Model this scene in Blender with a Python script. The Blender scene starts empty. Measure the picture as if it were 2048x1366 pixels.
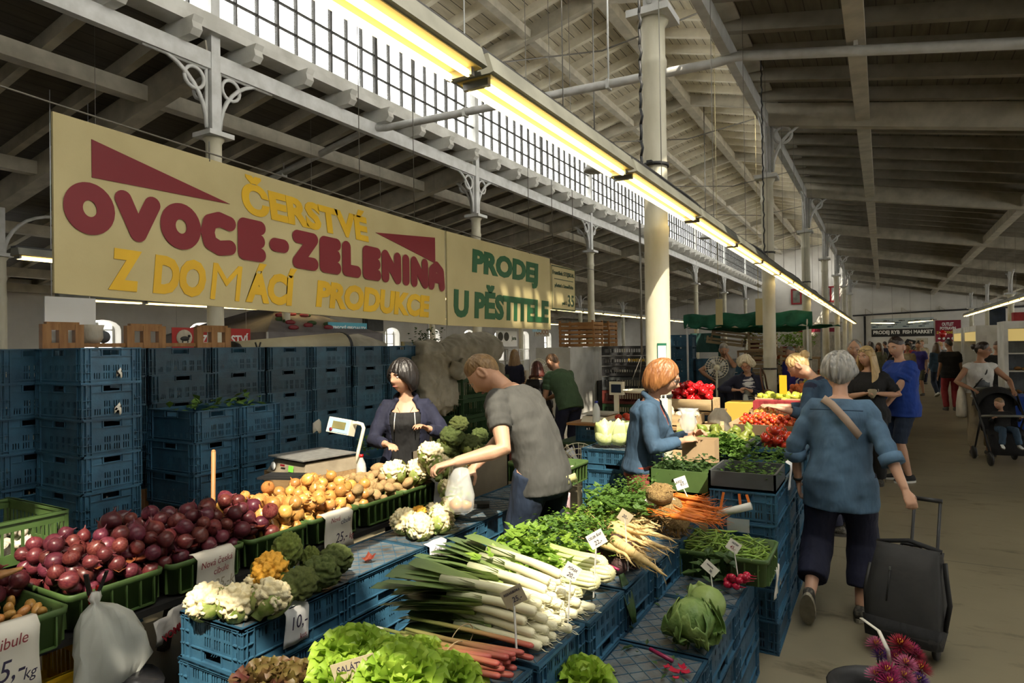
import bpy, math, random
from math import sin, cos, pi, radians, sqrt, atan2
from mathutils import Vector as V, Matrix, Euler, noise
R = random.Random(7)
S = bpy.context.scene
C = S.collection
# ------------------------------------------------------------------ camera
F_PX, CAMZ = 1300.0, 1.75
_psi, _pit, _rol = radians(29.71), radians(0.45), radians(0.83)
_f = V((-sin(_psi)*cos(_pit), cos(_psi)*cos(_pit), sin(_pit)))
_r0 = V((cos(_psi), sin(_psi), 0)); _u0 = _r0.cross(_f)
_r = _r0*cos(_rol) - _u0*sin(_rol); _u = _r0*sin(_rol) + _u0*cos(_rol)
cam_d = bpy.data.cameras.new('camera'); cam = bpy.data.objects.new('camera', cam_d); C.objects.link(cam)
cam_d.sensor_width = 36; cam_d.lens = 36*F_PX/2048; cam_d.clip_start = .05; cam_d.clip_end = 300
mw = Matrix((_r, _u, -_f)).transposed().to_4x4(); mw.translation = (0, 0, CAMZ); cam.matrix_world = mw
S.camera = cam
# ------------------------------------------------------------------ sky, sun, exposure
S.view_settings.view_transform = 'Standard'; S.view_settings.look = 'None'
S.view_settings.gamma = 1; S.view_settings.use_curve_mapping = False
S.view_settings.exposure = 0.62
try:
    S.cycles.use_denoising = True; S.cycles.max_bounces = 7; S.cycles.diffuse_bounces = 4
    S.cycles.glossy_bounces = 3; S.cycles.transmission_bounces = 4; S.cycles.transparent_max_bounces = 10
    S.cycles.sample_clamp_indirect = 6; S.cycles.caustics_reflective = False; S.cycles.caustics_refractive = False
except Exception: pass
w = bpy.data.worlds.new('sky'); S.world = w; w.use_nodes = True
_bg = w.node_tree.nodes['Background']; _bg.inputs[0].default_value = (.99, .97, .89, 1); _bg.inputs[1].default_value = 5.0
sun_d = bpy.data.lights.new('sun', 'SUN'); sun = bpy.data.objects.new('sun', sun_d); C.objects.link(sun)
SUN = V((-.42, .50, -.75)).normalized()
sun.rotation_euler = SUN.to_track_quat('-Z', 'Y').to_euler(); sun.location = (10, -10, 20)
sun_d.energy = 8.8; sun_d.angle = radians(.6); sun_d.color = (1.0, .89, .70)
# ------------------------------------------------------------------ materials
MATS = {}
def mat(n, c1, c2=None, sc=6, rough=.6, metal=0, bump=0, bsc=60, st=(1,1,1), rand=0, hue=0, spec=.4, det=4, lo=.35, hi=.65, trans=0, emit=0, sheen=0):
    if n in MATS: return MATS[n]
    m = bpy.data.materials.new(n); m.use_nodes = True; nt = m.node_tree; N = nt.nodes; L = nt.links
    b = N['Principled BSDF']; b.inputs['Roughness'].default_value = rough; b.inputs['Metallic'].default_value = metal
    b.inputs['Specular IOR Level'].default_value = spec
    c1 = (*c1, 1); c2 = (*c2, 1) if c2 else c1
    tc = N.new('ShaderNodeTexCoord'); mp = N.new('ShaderNodeMapping'); L.new(tc.outputs['Object'], mp.inputs[0]); mp.inputs['Scale'].default_value = st
    if rand:
        oi = N.new('ShaderNodeObjectInfo'); ad = N.new('ShaderNodeVectorMath'); ad.operation = 'SCALE'; ad.inputs['Scale'].default_value = 13
        cb = N.new('ShaderNodeCombineXYZ')
        for i in range(3): L.new(oi.outputs['Random'], cb.inputs[i])
        L.new(cb.outputs[0], ad.inputs[0]); L.new(ad.outputs[0], mp.inputs['Location'])
    nz = N.new('ShaderNodeTexNoise'); nz.inputs['Scale'].default_value = sc; nz.inputs['Detail'].default_value = det
    L.new(mp.outputs[0], nz.inputs['Vector'])
    rp = N.new('ShaderNodeValToRGB'); rp.color_ramp.elements[0].color = c1; rp.color_ramp.elements[1].color = c2
    rp.color_ramp.elements[0].position = lo; rp.color_ramp.elements[1].position = hi
    L.new(nz.outputs['Fac'], rp.inputs[0]); col = rp.outputs[0]
    if rand:
        hs = N.new('ShaderNodeHueSaturation'); mr = N.new('ShaderNodeMapRange'); mr.inputs[3].default_value = 1-rand; mr.inputs[4].default_value = 1+rand
        L.new(oi.outputs['Random'], mr.inputs[0]); L.new(mr.outputs[0], hs.inputs['Value']); L.new(col, hs.inputs['Color'])
        if hue:
            m2 = N.new('ShaderNodeMapRange'); m2.inputs[3].default_value = .5-hue; m2.inputs[4].default_value = .5+hue
            wn = N.new('ShaderNodeTexWhiteNoise'); wn.noise_dimensions = '1D'; L.new(oi.outputs['Random'], wn.inputs['W'])
            L.new(wn.outputs['Value'], m2.inputs[0]); L.new(m2.outputs[0], hs.inputs['Hue'])
        col = hs.outputs[0]
    L.new(col, b.inputs['Base Color'])
    if bump:
        n2 = N.new('ShaderNodeTexNoise'); n2.inputs['Scale'].default_value = bsc; n2.inputs['Detail'].default_value = 3
        L.new(mp.outputs[0], n2.inputs['Vector']); bp = N.new('ShaderNodeBump'); bp.inputs['Strength'].default_value = min(1, bump); bp.inputs['Distance'].default_value = .01*max(1, bump)
        L.new(n2.outputs['Fac'], bp.inputs['Height']); L.new(bp.outputs[0], b.inputs['Normal'])
    if trans:      # thin leaf or film: part of the light goes through
        t = N.new('ShaderNodeBsdfTranslucent'); L.new(col, t.inputs['Color']); mx = N.new('ShaderNodeMixShader'); mx.inputs[0].default_value = trans
        L.new(b.outputs[0], mx.inputs[1]); L.new(t.outputs[0], mx.inputs[2]); L.new(mx.outputs[0], N['Material Output'].inputs[0])
    if emit:
        b.inputs['Emission Color'].default_value = c1; b.inputs['Emission Strength'].default_value = emit
    MATS[n] = m; return m
def film(n, c, tr=.5, rough=.15):      # clear plastic or glass: partly transparent, partly glossy
    if n in MATS: return MATS[n]
    m = bpy.data.materials.new(n); m.use_nodes = True; N = m.node_tree.nodes; L = m.node_tree.links
    b = N['Principled BSDF']; b.inputs['Base Color'].default_value = (*c, 1); b.inputs['Roughness'].default_value = rough
    t = N.new('ShaderNodeBsdfTransparent'); mx = N.new('ShaderNodeMixShader'); mx.inputs[0].default_value = tr
    L.new(b.outputs[0], mx.inputs[1]); L.new(t.outputs[0], mx.inputs[2]); L.new(mx.outputs[0], N['Material Output'].inputs[0])
    MATS[n] = m; return m
M = lambda n: MATS[n]
mat('white_paint', (.60,.59,.55), (.44,.43,.39), 3, .55, bump=.15, bsc=20)
mat('nave_beam_lit', (.84,.79,.65), (.70,.65,.54), 4, .6, bump=.2, bsc=15)  # paler rafters: the nave's brightness is put into their colour
mat('beam_shade', (.27,.245,.195), (.20,.18,.14), 4, .6, bump=.2, bsc=15)  # darker rafters: the right aisle's dimness is put into their colour
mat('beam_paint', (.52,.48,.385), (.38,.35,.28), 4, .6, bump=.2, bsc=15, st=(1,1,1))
mat('dark_bar', (.03,.03,.028), (.06,.055,.05), 10, .6)
mat('column_paint', (.56,.53,.42), (.44,.41,.30), 5, .5, bump=.2, bsc=30, st=(1,1,.4))
mat('iron_paint', (.58,.58,.57), (.46,.46,.44), 6, .5)
mat('wall_plaster', (.66,.64,.60), (.56,.54,.50), 1.2, .85, bump=.25, bsc=14)
mat('lamp_metal', (.17,.17,.14), (.11,.11,.09), 5, .45)
mat('lamp_top', (.03,.03,.03), None, 5, .5)
mat('tube', (1,.80,.36), None, 1, .4, emit=3.6)
mat('lamp_reflector', (.62,.46,.15), None, 5, .5)
mat('black', (.012,.012,.013), (.02,.02,.02), 5, .5)
mat('steel', (.45,.45,.43), (.33,.33,.31), 20, .35, metal=.9)
mat('lamp_white', (.8,.76,.6), None, 5, .5)
mat('wire', (.16,.15,.13), None, 5, .5, metal=.5)
mat('blue_crate', (.034,.108,.178), (.024,.070,.118), 9, .42, bump=.1, bsc=80, rand=.18)
mat('crate_dirt', (.12,.15,.17), (.055,.05,.045), 9, .45, bump=.4, bsc=40, lo=.3, hi=.7)
mat('green_box', (.070,.125,.036), (.050,.092,.026), 7, .45, rand=.12)
mat('dark_green', (.020,.055,.022), (.014,.04,.016), 7, .5)
mat('grey_box', (.06,.065,.07), (.045,.05,.05), 7, .5)
mat('black_crate', (.02,.02,.022), (.03,.03,.03), 8, .45)
mat('red_crate', (.13,.025,.02), (.09,.02,.016), 8, .5)
mat('wood', (.36,.23,.11), (.25,.15,.065), 5, .6, st=(1,8,8), bump=.2)
mat('pale_wood', (.52,.39,.22), (.40,.29,.15), 5, .65, st=(1,6,6), bump=.2, rand=.15)
mat('orange_wood', (.34,.17,.06), (.24,.11,.035), 4, .5, st=(1,6,1))
mat('cardboard', (.40,.28,.16), (.33,.22,.12), 4, .8)
mat('paper', (.74,.71,.63), (.66,.63,.55), 3, .8, trans=.15)
mat('white_paper', (.80,.80,.80), (.72,.72,.72), 3, .7)
mat('ink_dark', (.025,.02,.05), None, 4, .6)
mat('ink_red', (.20,.025,.03), None, 4, .6)
mat('sign_cream', (.46,.39,.20), (.39,.325,.155), 2.2, .55, bump=.05, lo=.3, hi=.75)
mat('sign_red', (.16,.008,.014), None, 3, .5)
mat('sign_yellow', (.62,.38,.012), (.54,.32,.010), 3, .5)
mat('sign_green', (.014,.085,.030), None, 3, .5)
mat('white_sheet', (.70,.72,.76), (.64,.66,.70), 1, .6)
mat('sky_glass', (.8,.85,.9), None)
film('glass', (.75,.82,.85), .88, .1); film('bag_film', (.80,.82,.80), .48, .3); film('thin_film', (.85,.87,.86), .68, .25)
# floor: worn concrete with joints, stains and scuffs
def floor_mat():
    m = mat('concrete', (.25,.215,.142), (.155,.135,.09), .9, .42, bump=.12, bsc=5, det=9, lo=.25, hi=.75)
    nt = m.node_tree; N = nt.nodes; L = nt.links; b = N['Principled BSDF']; src = b.inputs['Base Color'].links[0].from_socket
    tc = N.new('ShaderNodeTexCoord'); mp = N.new('ShaderNodeMapping'); mp.inputs['Scale'].default_value = (1.2, 3.2, 1); L.new(tc.outputs['Object'], mp.inputs[0])
    nz = N.new('ShaderNodeTexNoise'); nz.inputs['Scale'].default_value = 1.6; nz.inputs['Detail'].default_value = 8; nz.inputs['Roughness'].default_value = .7; L.new(mp.outputs[0], nz.inputs['Vector'])
    rp = N.new('ShaderNodeValToRGB'); rp.color_ramp.elements[0].position = .30; rp.color_ramp.elements[1].position = .44; rp.color_ramp.elements[0].color = (.45,.42,.38,1); rp.color_ramp.elements[1].color = (1,1,1,1)
    L.new(nz.outputs['Fac'], rp.inputs[0])
    bk = N.new('ShaderNodeTexBrick'); bk.inputs['Scale'].default_value = 1; bk.inputs['Mortar Size'].default_value = .006; bk.inputs['Brick Width'].default_value = 3.4; bk.inputs['Row Height'].default_value = 3.1; bk.offset = .5
    bk.inputs['Color1'].default_value = bk.inputs['Color2'].default_value = (1,1,1,1); bk.inputs['Mortar'].default_value = (.35,.33,.3,1); L.new(tc.outputs['Object'], bk.inputs['Vector'])
    x1 = N.new('ShaderNodeMixRGB'); x1.blend_type = 'MULTIPLY'; x1.inputs[0].default_value = 1; L.new(src, x1.inputs[1]); L.new(rp.outputs[0], x1.inputs[2])
    x2 = N.new('ShaderNodeMixRGB'); x2.blend_type = 'MULTIPLY'; x2.inputs[0].default_value = 1; L.new(x1.outputs[0], x2.inputs[1]); L.new(bk.outputs['Color'], x2.inputs[2])
    L.new(x2.outputs[0], b.inputs['Base Color'])
    b.inputs['Specular IOR Level'].default_value = .25
floor_mat()
def board_mat(n, c1, c2, w_):          # roof boarding: planks running across the rafters
    m = mat(n, c1, c2, 2.5, .7, st=(6,.7,1), bump=.15, bsc=30); nt = m.node_tree; N = nt.nodes; L = nt.links; b = N['Principled BSDF']; src = b.inputs['Base Color'].links[0].from_socket
    tc = N.new('ShaderNodeTexCoord'); sp = N.new('ShaderNodeSeparateXYZ'); L.new(tc.outputs['Object'], sp.inputs[0])
    d = N.new('ShaderNodeMath'); d.operation = 'DIVIDE'; d.inputs[1].default_value = w_; L.new(sp.outputs[0], d.inputs[0])
    fr = N.new('ShaderNodeMath'); fr.operation = 'FRACT'; L.new(d.outputs[0], fr.inputs[0])
    gt = N.new('ShaderNodeMath'); gt.operation = 'GREATER_THAN'; gt.inputs[1].default_value = .93; L.new(fr.outputs[0], gt.inputs[0])
    x = N.new('ShaderNodeMixRGB'); L.new(gt.outputs[0], x.inputs[0]); L.new(src, x.inputs[1]); x.inputs[2].default_value = (.05,.045,.04,1); L.new(x.outputs[0], b.inputs['Base Color'])
board_mat('boards', (.74,.68,.54), (.58,.53,.42), .17); board_mat('boards_shade', (.15,.135,.10), (.11,.098,.072), .17); board_mat('boards_dim', (.115,.10,.08), (.08,.072,.058), .17)  # nave boards paler, aisle boards darker, standing in for bright and dim light
# ------------------------------------------------------------------ mesh builder
def wmat(o):
    m = Matrix.Translation(o.location) @ o.rotation_euler.to_matrix().to_4x4()
    return wmat(o.parent) @ m if o.parent else m
def basis(d, up=(0,0,1)):
    d = V(d).normalized(); u = V(up)
    if abs(d.dot(u.normalized())) > .98: u = V((0,1,0)) if abs(d.y) < .9 else V((1,0,0))
    s = d.cross(u).normalized(); return s, s.cross(d).normalized(), d
class MB:
    def __init__(s): s.v = []; s.f = []; s.sm = []
    def add(s, vs, fs, sm=False):
        o = len(s.v); s.v += [tuple(p) for p in vs]; s.f += [tuple(i+o for i in f) for f in fs]; s.sm += [sm]*len(fs); return s
    def bx(s, x0, y0, z0, x1, y1, z1, mx=None):
        p = [V((x,y,z)) for z in (z0,z1) for y in (y0,y1) for x in (x0,x1)]
        if mx is not None: p = [mx@q for q in p]
        return s.add(p, [(0,2,3,1),(4,5,7,6),(0,1,5,4),(2,6,7,3),(0,4,6,2),(1,3,7,5)])
    def cb(s, c, d, rot=None):
        mx = Matrix.Translation(V(c)) @ (Euler(rot).to_matrix().to_4x4() if rot else Matrix())
        return s.bx(-d[0]/2,-d[1]/2,-d[2]/2,d[0]/2,d[1]/2,d[2]/2,mx)
    def beam(s, a, b, w, h, up=(0,0,1)):
        a, b = V(a), V(b); x, y, d = basis(b-a, up); l = (b-a).length
        mx = Matrix((x, y, d)).transposed().to_4x4(); mx.translation = a
        return s.bx(-w/2,-h/2,0,w/2,h/2,l,mx)
    def tube(s, pts, r, seg=8, cap=True, flat=1, up=(0,0,1), sm=True):
        pts = [V(p) for p in pts]; n = len(pts); rr = r if hasattr(r,'__len__') else [r]*n; vs = []; x = None
        for i, p in enumerate(pts):
            d = (pts[min(i+1,n-1)]-pts[max(i-1,0)])
            if d.length < 1e-9: d = V((0,0,1))
            d.normalize()
            if x is None: x, y, d = basis(d, up); y = d.cross(x)
            else:
                x = x - d*x.dot(d)
                if x.length < 1e-6: x, y, d = basis(d, up); y = d.cross(x)
                x.normalize(); y = d.cross(x)*1.0
            for k in range(seg):
                a = 2*pi*k/seg; vs.append(p + x*(cos(a)*rr[i]) + y*(sin(a)*rr[i]*flat))
        fs = [(i*seg+k, i*seg+(k+1)%seg, (i+1)*seg+(k+1)%seg, (i+1)*seg+k) for i in range(n-1) for k in range(seg)]
        if cap: fs += [tuple(range(seg-1,-1,-1)), tuple((n-1)*seg+k for k in range(seg))]
        return s.add(vs, fs, sm)
    def lathe(s, prof, seg=16, c=(0,0,0), mx=None, sm=True):
        c = V(c); vs = []
        for r, z in prof:
            for k in range(seg):
                a = 2*pi*k/seg; p = V((r*cos(a), r*sin(a), z)); vs.append((mx@p if mx is not None else p)+c)
        n = len(prof)
        fs = [(i*seg+k, i*seg+(k+1)%seg, (i+1)*seg+(k+1)%seg, (i+1)*seg+k) for i in range(n-1) for k in range(seg)]
        if prof[0][0] > 1e-6: fs.append(tuple(range(seg-1,-1,-1)))
        if prof[-1][0] > 1e-6: fs.append(tuple((n-1)*seg+k for k in range(seg)))
        return s.add(vs, fs, sm)
    def ball(s, c, r, seg=12, rng=8, fn=None, mx=None):
        c = V(c); r = r if hasattr(r,'__len__') else (r,r,r); vs = []
        for i in range(rng+1):
            e = -pi/2+pi*i/rng
            for k in range(seg):
                a = 2*pi*k/seg; d = V((cos(e)*cos(a), cos(e)*sin(a), sin(e)))
                q = fn(d) if fn else 1.0
                p = V((d.x*r[0]*q, d.y*r[1]*q, d.z*r[2]*q)); vs.append((mx@p if mx is not None else p)+c)
        fs = [(i*seg+k, i*seg+(k+1)%seg, (i+1)*seg+(k+1)%seg, (i+1)*seg+k) for i in range(rng) for k in range(seg)]
        return s.add(vs, fs, True)
    def loft(s, rings, cap=True, sm=True):
        n = len(rings[0]); vs = [p for r in rings for p in r]
        fs = [(i*n+k, i*n+(k+1)%n, (i+1)*n+(k+1)%n, (i+1)*n+k) for i in range(len(rings)-1) for k in range(n)]
        if cap: fs += [tuple(range(n-1,-1,-1)), tuple((len(rings)-1)*n+k for k in range(n))]
        return s.add(vs, fs, sm)
    def prism(s, poly, a, b, ax='y'):      # poly in the plane across ax, extruded from a to b
        f = {'y': lambda u,v,t:(u,t,v), 'x': lambda u,v,t:(t,u,v), 'z': lambda u,v,t:(u,v,t)}[ax]; n = len(poly)
        vs = [f(u,v,a) for u,v in poly]+[f(u,v,b) for u,v in poly]
        return s.add(vs, [tuple(range(n-1,-1,-1)), tuple(range(n,2*n))]+[(k,(k+1)%n,n+(k+1)%n,n+k) for k in range(n)])
    def sheet(s, grid, sm=True):
        h, wd = len(grid), len(grid[0]); vs = [p for r in grid for p in r]
        return s.add(vs, [(i*wd+k, i*wd+k+1, (i+1)*wd+k+1, (i+1)*wd+k) for i in range(h-1) for k in range(wd-1)], sm)
    def mesh(s, name):
        me = bpy.data.meshes.new(name); me.from_pydata(s.v, [], s.f); me.polygons.foreach_set('use_smooth', s.sm); me.update(); return me
    def build(s, name, m=None, parent=None, loc=None, rot=None, vox=0, thick=0, sub=0, smooth=0, W=False):
        me = s.mesh(name)
        if W and parent: me.transform(wmat(parent).inverted())
        me.materials.append(M(m) if isinstance(m, str) else m)
        o = bpy.data.objects.new(name, me); C.objects.link(o); o.parent = parent
        if loc is not None: o.location = loc
        if rot is not None: o.rotation_euler = rot
        if vox:
            q = o.modifiers.new('r','REMESH'); q.mode = 'VOXEL'; q.voxel_size = vox; q.use_smooth_shade = True
            if smooth: q = o.modifiers.new('s','SMOOTH'); q.iterations = smooth; q.factor = .5
        if thick: q = o.modifiers.new('t','SOLIDIFY'); q.thickness = thick; q.offset = 0
        if sub: q = o.modifiers.new('u','SUBSURF'); q.levels = q.render_levels = sub
        return o
def tag(o, label, cat, group=None):
    o['label'] = label; o['category'] = cat
    if group: o['group'] = group
    return o
def root(name, label, cat, loc=(0,0,0), rz=0, group=None):
    o = bpy.data.objects.new(name, None); C.objects.link(o); o.location = loc; o.rotation_euler = (0,0,rz); o.empty_display_size = .1
    return tag(o, label, cat, group)
def struct(o): o['kind'] = 'structure'; return o
def stuff(o): o['kind'] = 'stuff'; return o
KIDS = {}
def kids(o): return [c for c in bpy.data.objects if c.parent == o]
def dup(o, loc, rot=None, label=None, group=None, scale=None, cache={}):
    if o.name not in cache: cache[o.name] = [(c, [g for g in kids(c)]) for c in kids(o)]
    r = o.copy(); C.objects.link(r); r.location = loc
    if rot is not None: r.rotation_euler = rot if hasattr(rot,'__len__') else (0,0,rot)
    if scale is not None: r.scale = scale if hasattr(scale,'__len__') else (scale,)*3
    if label: r['label'] = label
    if group: r['group'] = group
    for c, gs in cache[o.name]:
        d = c.copy(); C.objects.link(d); d.parent = r
        for g in gs:
            e = g.copy(); C.objects.link(e); e.parent = d
    return r
def ray(x, y): return _f + _r*((x-1024)/F_PX) - _u*((y-683)/F_PX)
def at_z(x, y, z): d = ray(x, y); return V((0,0,CAMZ)) + d*((z-CAMZ)/d.z)
def at_x(x, y, X): d = ray(x, y); return V((0,0,CAMZ)) + d*(X/d.x)
def at_y(x, y, Y): d = ray(x, y); return V((0,0,CAMZ)) + d*(Y/d.y)
ORD = ['first','second','third','fourth','fifth','sixth','seventh','eighth','ninth','tenth','eleventh','twelfth','thirteenth','fourteenth','fifteenth','sixteenth','seventeenth','eighteenth','nineteenth','twentieth']
def ordn(i): return ORD[i] if i < 20 else '%d%s' % (i+1, 'st' if (i+1)%10==1 else 'nd' if (i+1)%10==2 else 'rd' if (i+1)%10==3 else 'th')
def text(name, body, m, parent, o, rx, ux, size, bold=0, xs=1.0, shear=0, align='CENTER', depth=.002, sp=1.0, lift=.003, scaley=1.0):
    """raised lettering: origin o, reading direction rx, up direction ux"""
    cu = bpy.data.curves.new(name, 'FONT'); cu.body = body; cu.size = 1; cu.align_x = align; cu.align_y = 'CENTER'; cu.offset = bold; cu.shear = shear; cu.space_character = sp
    cu.resolution_u = 3; cu.extrude = depth/size/2
    t = bpy.data.objects.new(name, cu); C.objects.link(t); bpy.context.view_layer.update()
    me = bpy.data.meshes.new_from_object(t.evaluated_get(bpy.context.evaluated_depsgraph_get()))
    bpy.data.objects.remove(t); bpy.data.curves.remove(cu)
    rx = V(rx).normalized(); ux = V(ux).normalized(); nz = rx.cross(ux)
    mx = Matrix((rx*size*xs, ux*size*scaley, nz*size)).transposed().to_4x4(); mx.translation = V(o)+nz*lift
    me.transform((wmat(parent).inverted() if parent else Matrix())@mx); me.materials.clear(); me.materials.append(M(m))
    ob = bpy.data.objects.new(name, me); C.objects.link(ob); ob.parent = parent; return ob
# ================================================================== THE HALL
ROWS = (-12.31, -6.92, -1.53, 3.86); Y0, BAY, YE, YB, XL, XR = 4.99, 5.77, 45.4, -9.0, -17.7, 9.25
def zr(x):  # underside of the roof boards
    if x < -6.92: return 5.56-.19*(-6.92-x)
    if x > -1.53: return 5.56-.19*(x+1.53)
    return 8.2-.26*abs(x+4.22)
struct(MB().bx(XL-.3, YB-.3, -.2, XR+.3, YE+.3, 0).build('floor', 'concrete'))
# arched windows of the long outer wall
def arch_wall(nm, X, sgn, n_open):
    b = MB(); H = 3.55; y = YB; pitch = BAY/2; wy = .46 if sgn > 0 else 1.05; z0, zs = 1.0, 2.35 if sgn > 0 else 2.7
    c = [Y0+BAY*.775+pitch*k for k in n_open]; edges = YB
    T = .45*sgn
    def bxx(y0, z0, y1, z1): b.bx(min(X, X-T), y0, z0, max(X, X-T), y1, z1)
    for yc in c:
        bxx(edges, 0, yc-wy, H); bxx(yc-wy, 0, yc+wy, z0); edges = yc+wy
        pts = [(yc-wy, zs)]+[(yc-wy*cos(pi*i/8), zs+.26*sin(pi*i/8)) for i in range(1,8)]+[(yc+wy, zs)]
        for (ya, za), (yb, zb) in zip(pts, pts[1:]): b.prism([(ya,za),(yb,zb),(yb,H),(ya,H)], min(X, X-T), max(X, X-T), 'x')
    bxx(edges, 0, YE+.3, H)
    struct(b.build(nm, 'wall_plaster'))
    first = None; off = 20 if sgn < 0 else 0
    for i, yc in enumerate(c):
        if first:
            o = first.copy(); C.objects.link(o); o.location = (0, yc-c[0], 0)
            g = pane.copy(); C.objects.link(g); g.parent = o; struct(g); o.name = 'window_%d' % (i+1+off)
        else:
            f = MB(); XX = X-T*.75
            for q in (-wy+.03, -.02, .02, wy-.03): f.bx(XX-.03, yc+q-.03, z0, XX+.03, yc+q+.03, zs+.2)
            for zz in (z0+.04, 1.5, 1.95, zs): f.bx(XX-.02, yc-wy, zz-.02, XX+.02, yc+wy, zz+.02)
            o = first = struct(f.build('window_%d' % (1+off), 'white_paint')); pane = MB().bx(XX-.005, yc-wy, z0, XX+.005, yc+wy, zs+.26).build('glass_pane', 'glass', o); struct(pane)
arch_wall('wall_left', XL, 1, range(-4, 13))
arch_wall('wall_right', XR, -1, range(-4, 13))  # unseen windows added on this side, widened to brighten the right aisle
gab = [(XL-.45,0),(XL-.45,3.5),(XL,3.52),(-6.92,5.58),(-6.92,7.62),(-4.22,8.32),(-1.53,7.62),(-1.53,5.58),(XR+.3,3.55),(XR+.3,0)]
struct(MB().prism(gab, YE, YE+.3).build('wall_end', 'wall_plaster'))
struct(MB().prism(gab, YB-.3, YB).build('wall_rear', 'wall_plaster'))
# roofs: boards with rafters under them
NR = int((YE-YB)/(BAY/7)); ry0 = Y0-2*BAY-BAY/14
def roof(nm, xa, xb, za, zb, holes=()):
    b = MB(); T = .07
    def slab(x0, y0, x1, y1):
        z0 = za+(zb-za)*(x0-xa)/(xb-xa); z1 = za+(zb-za)*(x1-xa)/(xb-xa)
        b.prism([(x0,z0),(x1,z1),(x1,z1+T),(x0,z0+T)], y0, y1)
    if holes:
        x0, y0, x1, y1 = holes
        slab(xa, YB, SIDE[0], YE); slab(SIDE[0], YB, x0, y0); slab(SIDE[0], SIDE[1], x0, YE); slab(x1, YB, xb, YE); slab(x0, YB, x1, y0); slab(x0, y1, x1, YE)
    else: slab(xa, YB, xb, YE)
    o = struct(b.build(nm, 'boards_dim' if nm == 'ceiling_left' else 'boards_shade' if nm == 'ceiling_right' else 'boards')); r = None
    dz = (zb-za)/(xb-xa)
    for k in range(66):
        y = ry0+BAY/7*k
        if y > YE-.1: break
        if y < YB+.1: continue
        if holes and holes[1]-.1 < y < holes[3]+.1 and int(k) % 7 != 0: continue
        if r is None: ky = y; r = MB().beam((xa, y, za-.085), (xb, y, zb-.085), .10, .17).build('rafter', 'nave_beam_lit' if 'nave' in nm else 'beam_shade' if nm == 'ceiling_right' else 'beam_paint', o); q = r
        else: q = r.copy(); C.objects.link(q); q.location = (0, y-ky, 0)
        struct(q)
    return o
LIGHT = (-.25, -1.75, 1.47, 6.1); SIDE = (-1.15, 3.3)
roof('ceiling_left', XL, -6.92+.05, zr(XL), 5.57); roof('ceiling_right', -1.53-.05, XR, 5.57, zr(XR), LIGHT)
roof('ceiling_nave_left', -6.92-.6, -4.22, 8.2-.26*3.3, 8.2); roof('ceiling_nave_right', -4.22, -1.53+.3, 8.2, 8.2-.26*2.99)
# glazed rooflight added out of view so the sun reaches the near stall
g = MB(); zz = lambda x: zr(x)+.1
g.bx(SIDE[0], SIDE[1]-.05, zz(SIDE[0])-.05, LIGHT[0], SIDE[1], zz(LIGHT[0])); g.bx(SIDE[0], LIGHT[1], zz(SIDE[0])-.05, SIDE[0]+.05, SIDE[1], zz(SIDE[0])+.05)
for x in (LIGHT[0], LIGHT[2]): g.bx(x-.03, LIGHT[1] if x > 0 else SIDE[1], zz(x)-.05, x+.03, LIGHT[3], zz(x)+.05)
o = struct(g.build('window_90', 'white_paint'))
struct(MB().prism([(SIDE[0], zz(SIDE[0])), (LIGHT[2], zz(LIGHT[2])), (LIGHT[2], zz(LIGHT[2])+.01), (SIDE[0], zz(SIDE[0])+.01)], LIGHT[1], LIGHT[3]).build('glass_pane', 'glass', o))
# unseen hood added outside the far clerestory to keep sun off the crates
struct(MB().prism([(-1.6,7.5),(-.62,7.26),(-.62,7.36),(-1.6,7.6)], YB, 3.4).build('added_sun_hood', 'boards'))
# purlins, principal rafters, wall plates
tn = [0]
def trim(b, m='beam_paint'): tn[0] += 1; return struct(b.build('trim_%d' % tn[0], m))
for x in (-17.5, -16.3, -13.6, -11.0, -8.2, -.2, 2.55, 5.2, 7.9): trim(MB().bx(x-.09, YB, zr(x)-.36, x+.09, YE, zr(x)-.165))
trim(MB().bx(-4.32, YB, 7.78, -4.12, YE, 8.0)); trim(MB().bx(-5.75, YB, zr(-5.7)-.32, -5.6, YE, zr(-5.7)-.17))
for s_, X in ((1, -6.92), (-1, -1.53)):
    trim(MB().bx(X-.05, YB, 5.10, X+.05, YE, 5.30), 'iron_paint')
    b = MB().bx(X-.12, YB, 5.50, X+.16, YE, 5.60).bx(X-.12, YB, 5.60, X+.12, YE, 5.72); trim(b, 'white_paint')
    trim(MB().bx(X-.10, YB, 7.38, X+.12, YE, 7.55), 'white_paint')
    for k in range(60):        # moulded rafter ends under the sill
        y = ry0+BAY/7*k
        if not -1 < y < YE-.2: continue
        b = MB().prism([(X-s_*.2, 5.30), (X+s_*.26, 5.30), (X+s_*.32, 5.36), (X+s_*.30, 5.44), (X+s_*.34, 5.50), (X-s_*.2, 5.50)], y-.06, y+.06)
        if k and k % 1 == 0 and s_ == 1: trim(b, 'white_paint')
for k in range(-2, 8):
    y = Y0+BAY*k
    if y > YE-.5 or y < YB: continue
    for xa, xb in ((XL, -6.92), (-1.53, XR)):
        trim(MB().beam((xa, y, zr(xa+.001)-.27), (xb, y, zr(xb-.001 if xb > 0 else xb-.001)-.27), .16, .34))
    trim(MB().beam((-6.92, y, 7.32), (-4.22, y, 7.94), .14, .26).beam((-4.22, y, 7.94), (-1.53, y, 7.32), .14, .26))
    trim(MB().tube([(-6.92, y, 7.3), (-4.22, y, 6.95), (-1.53, y, 7.3)], .015, 5), 'wire')
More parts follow.
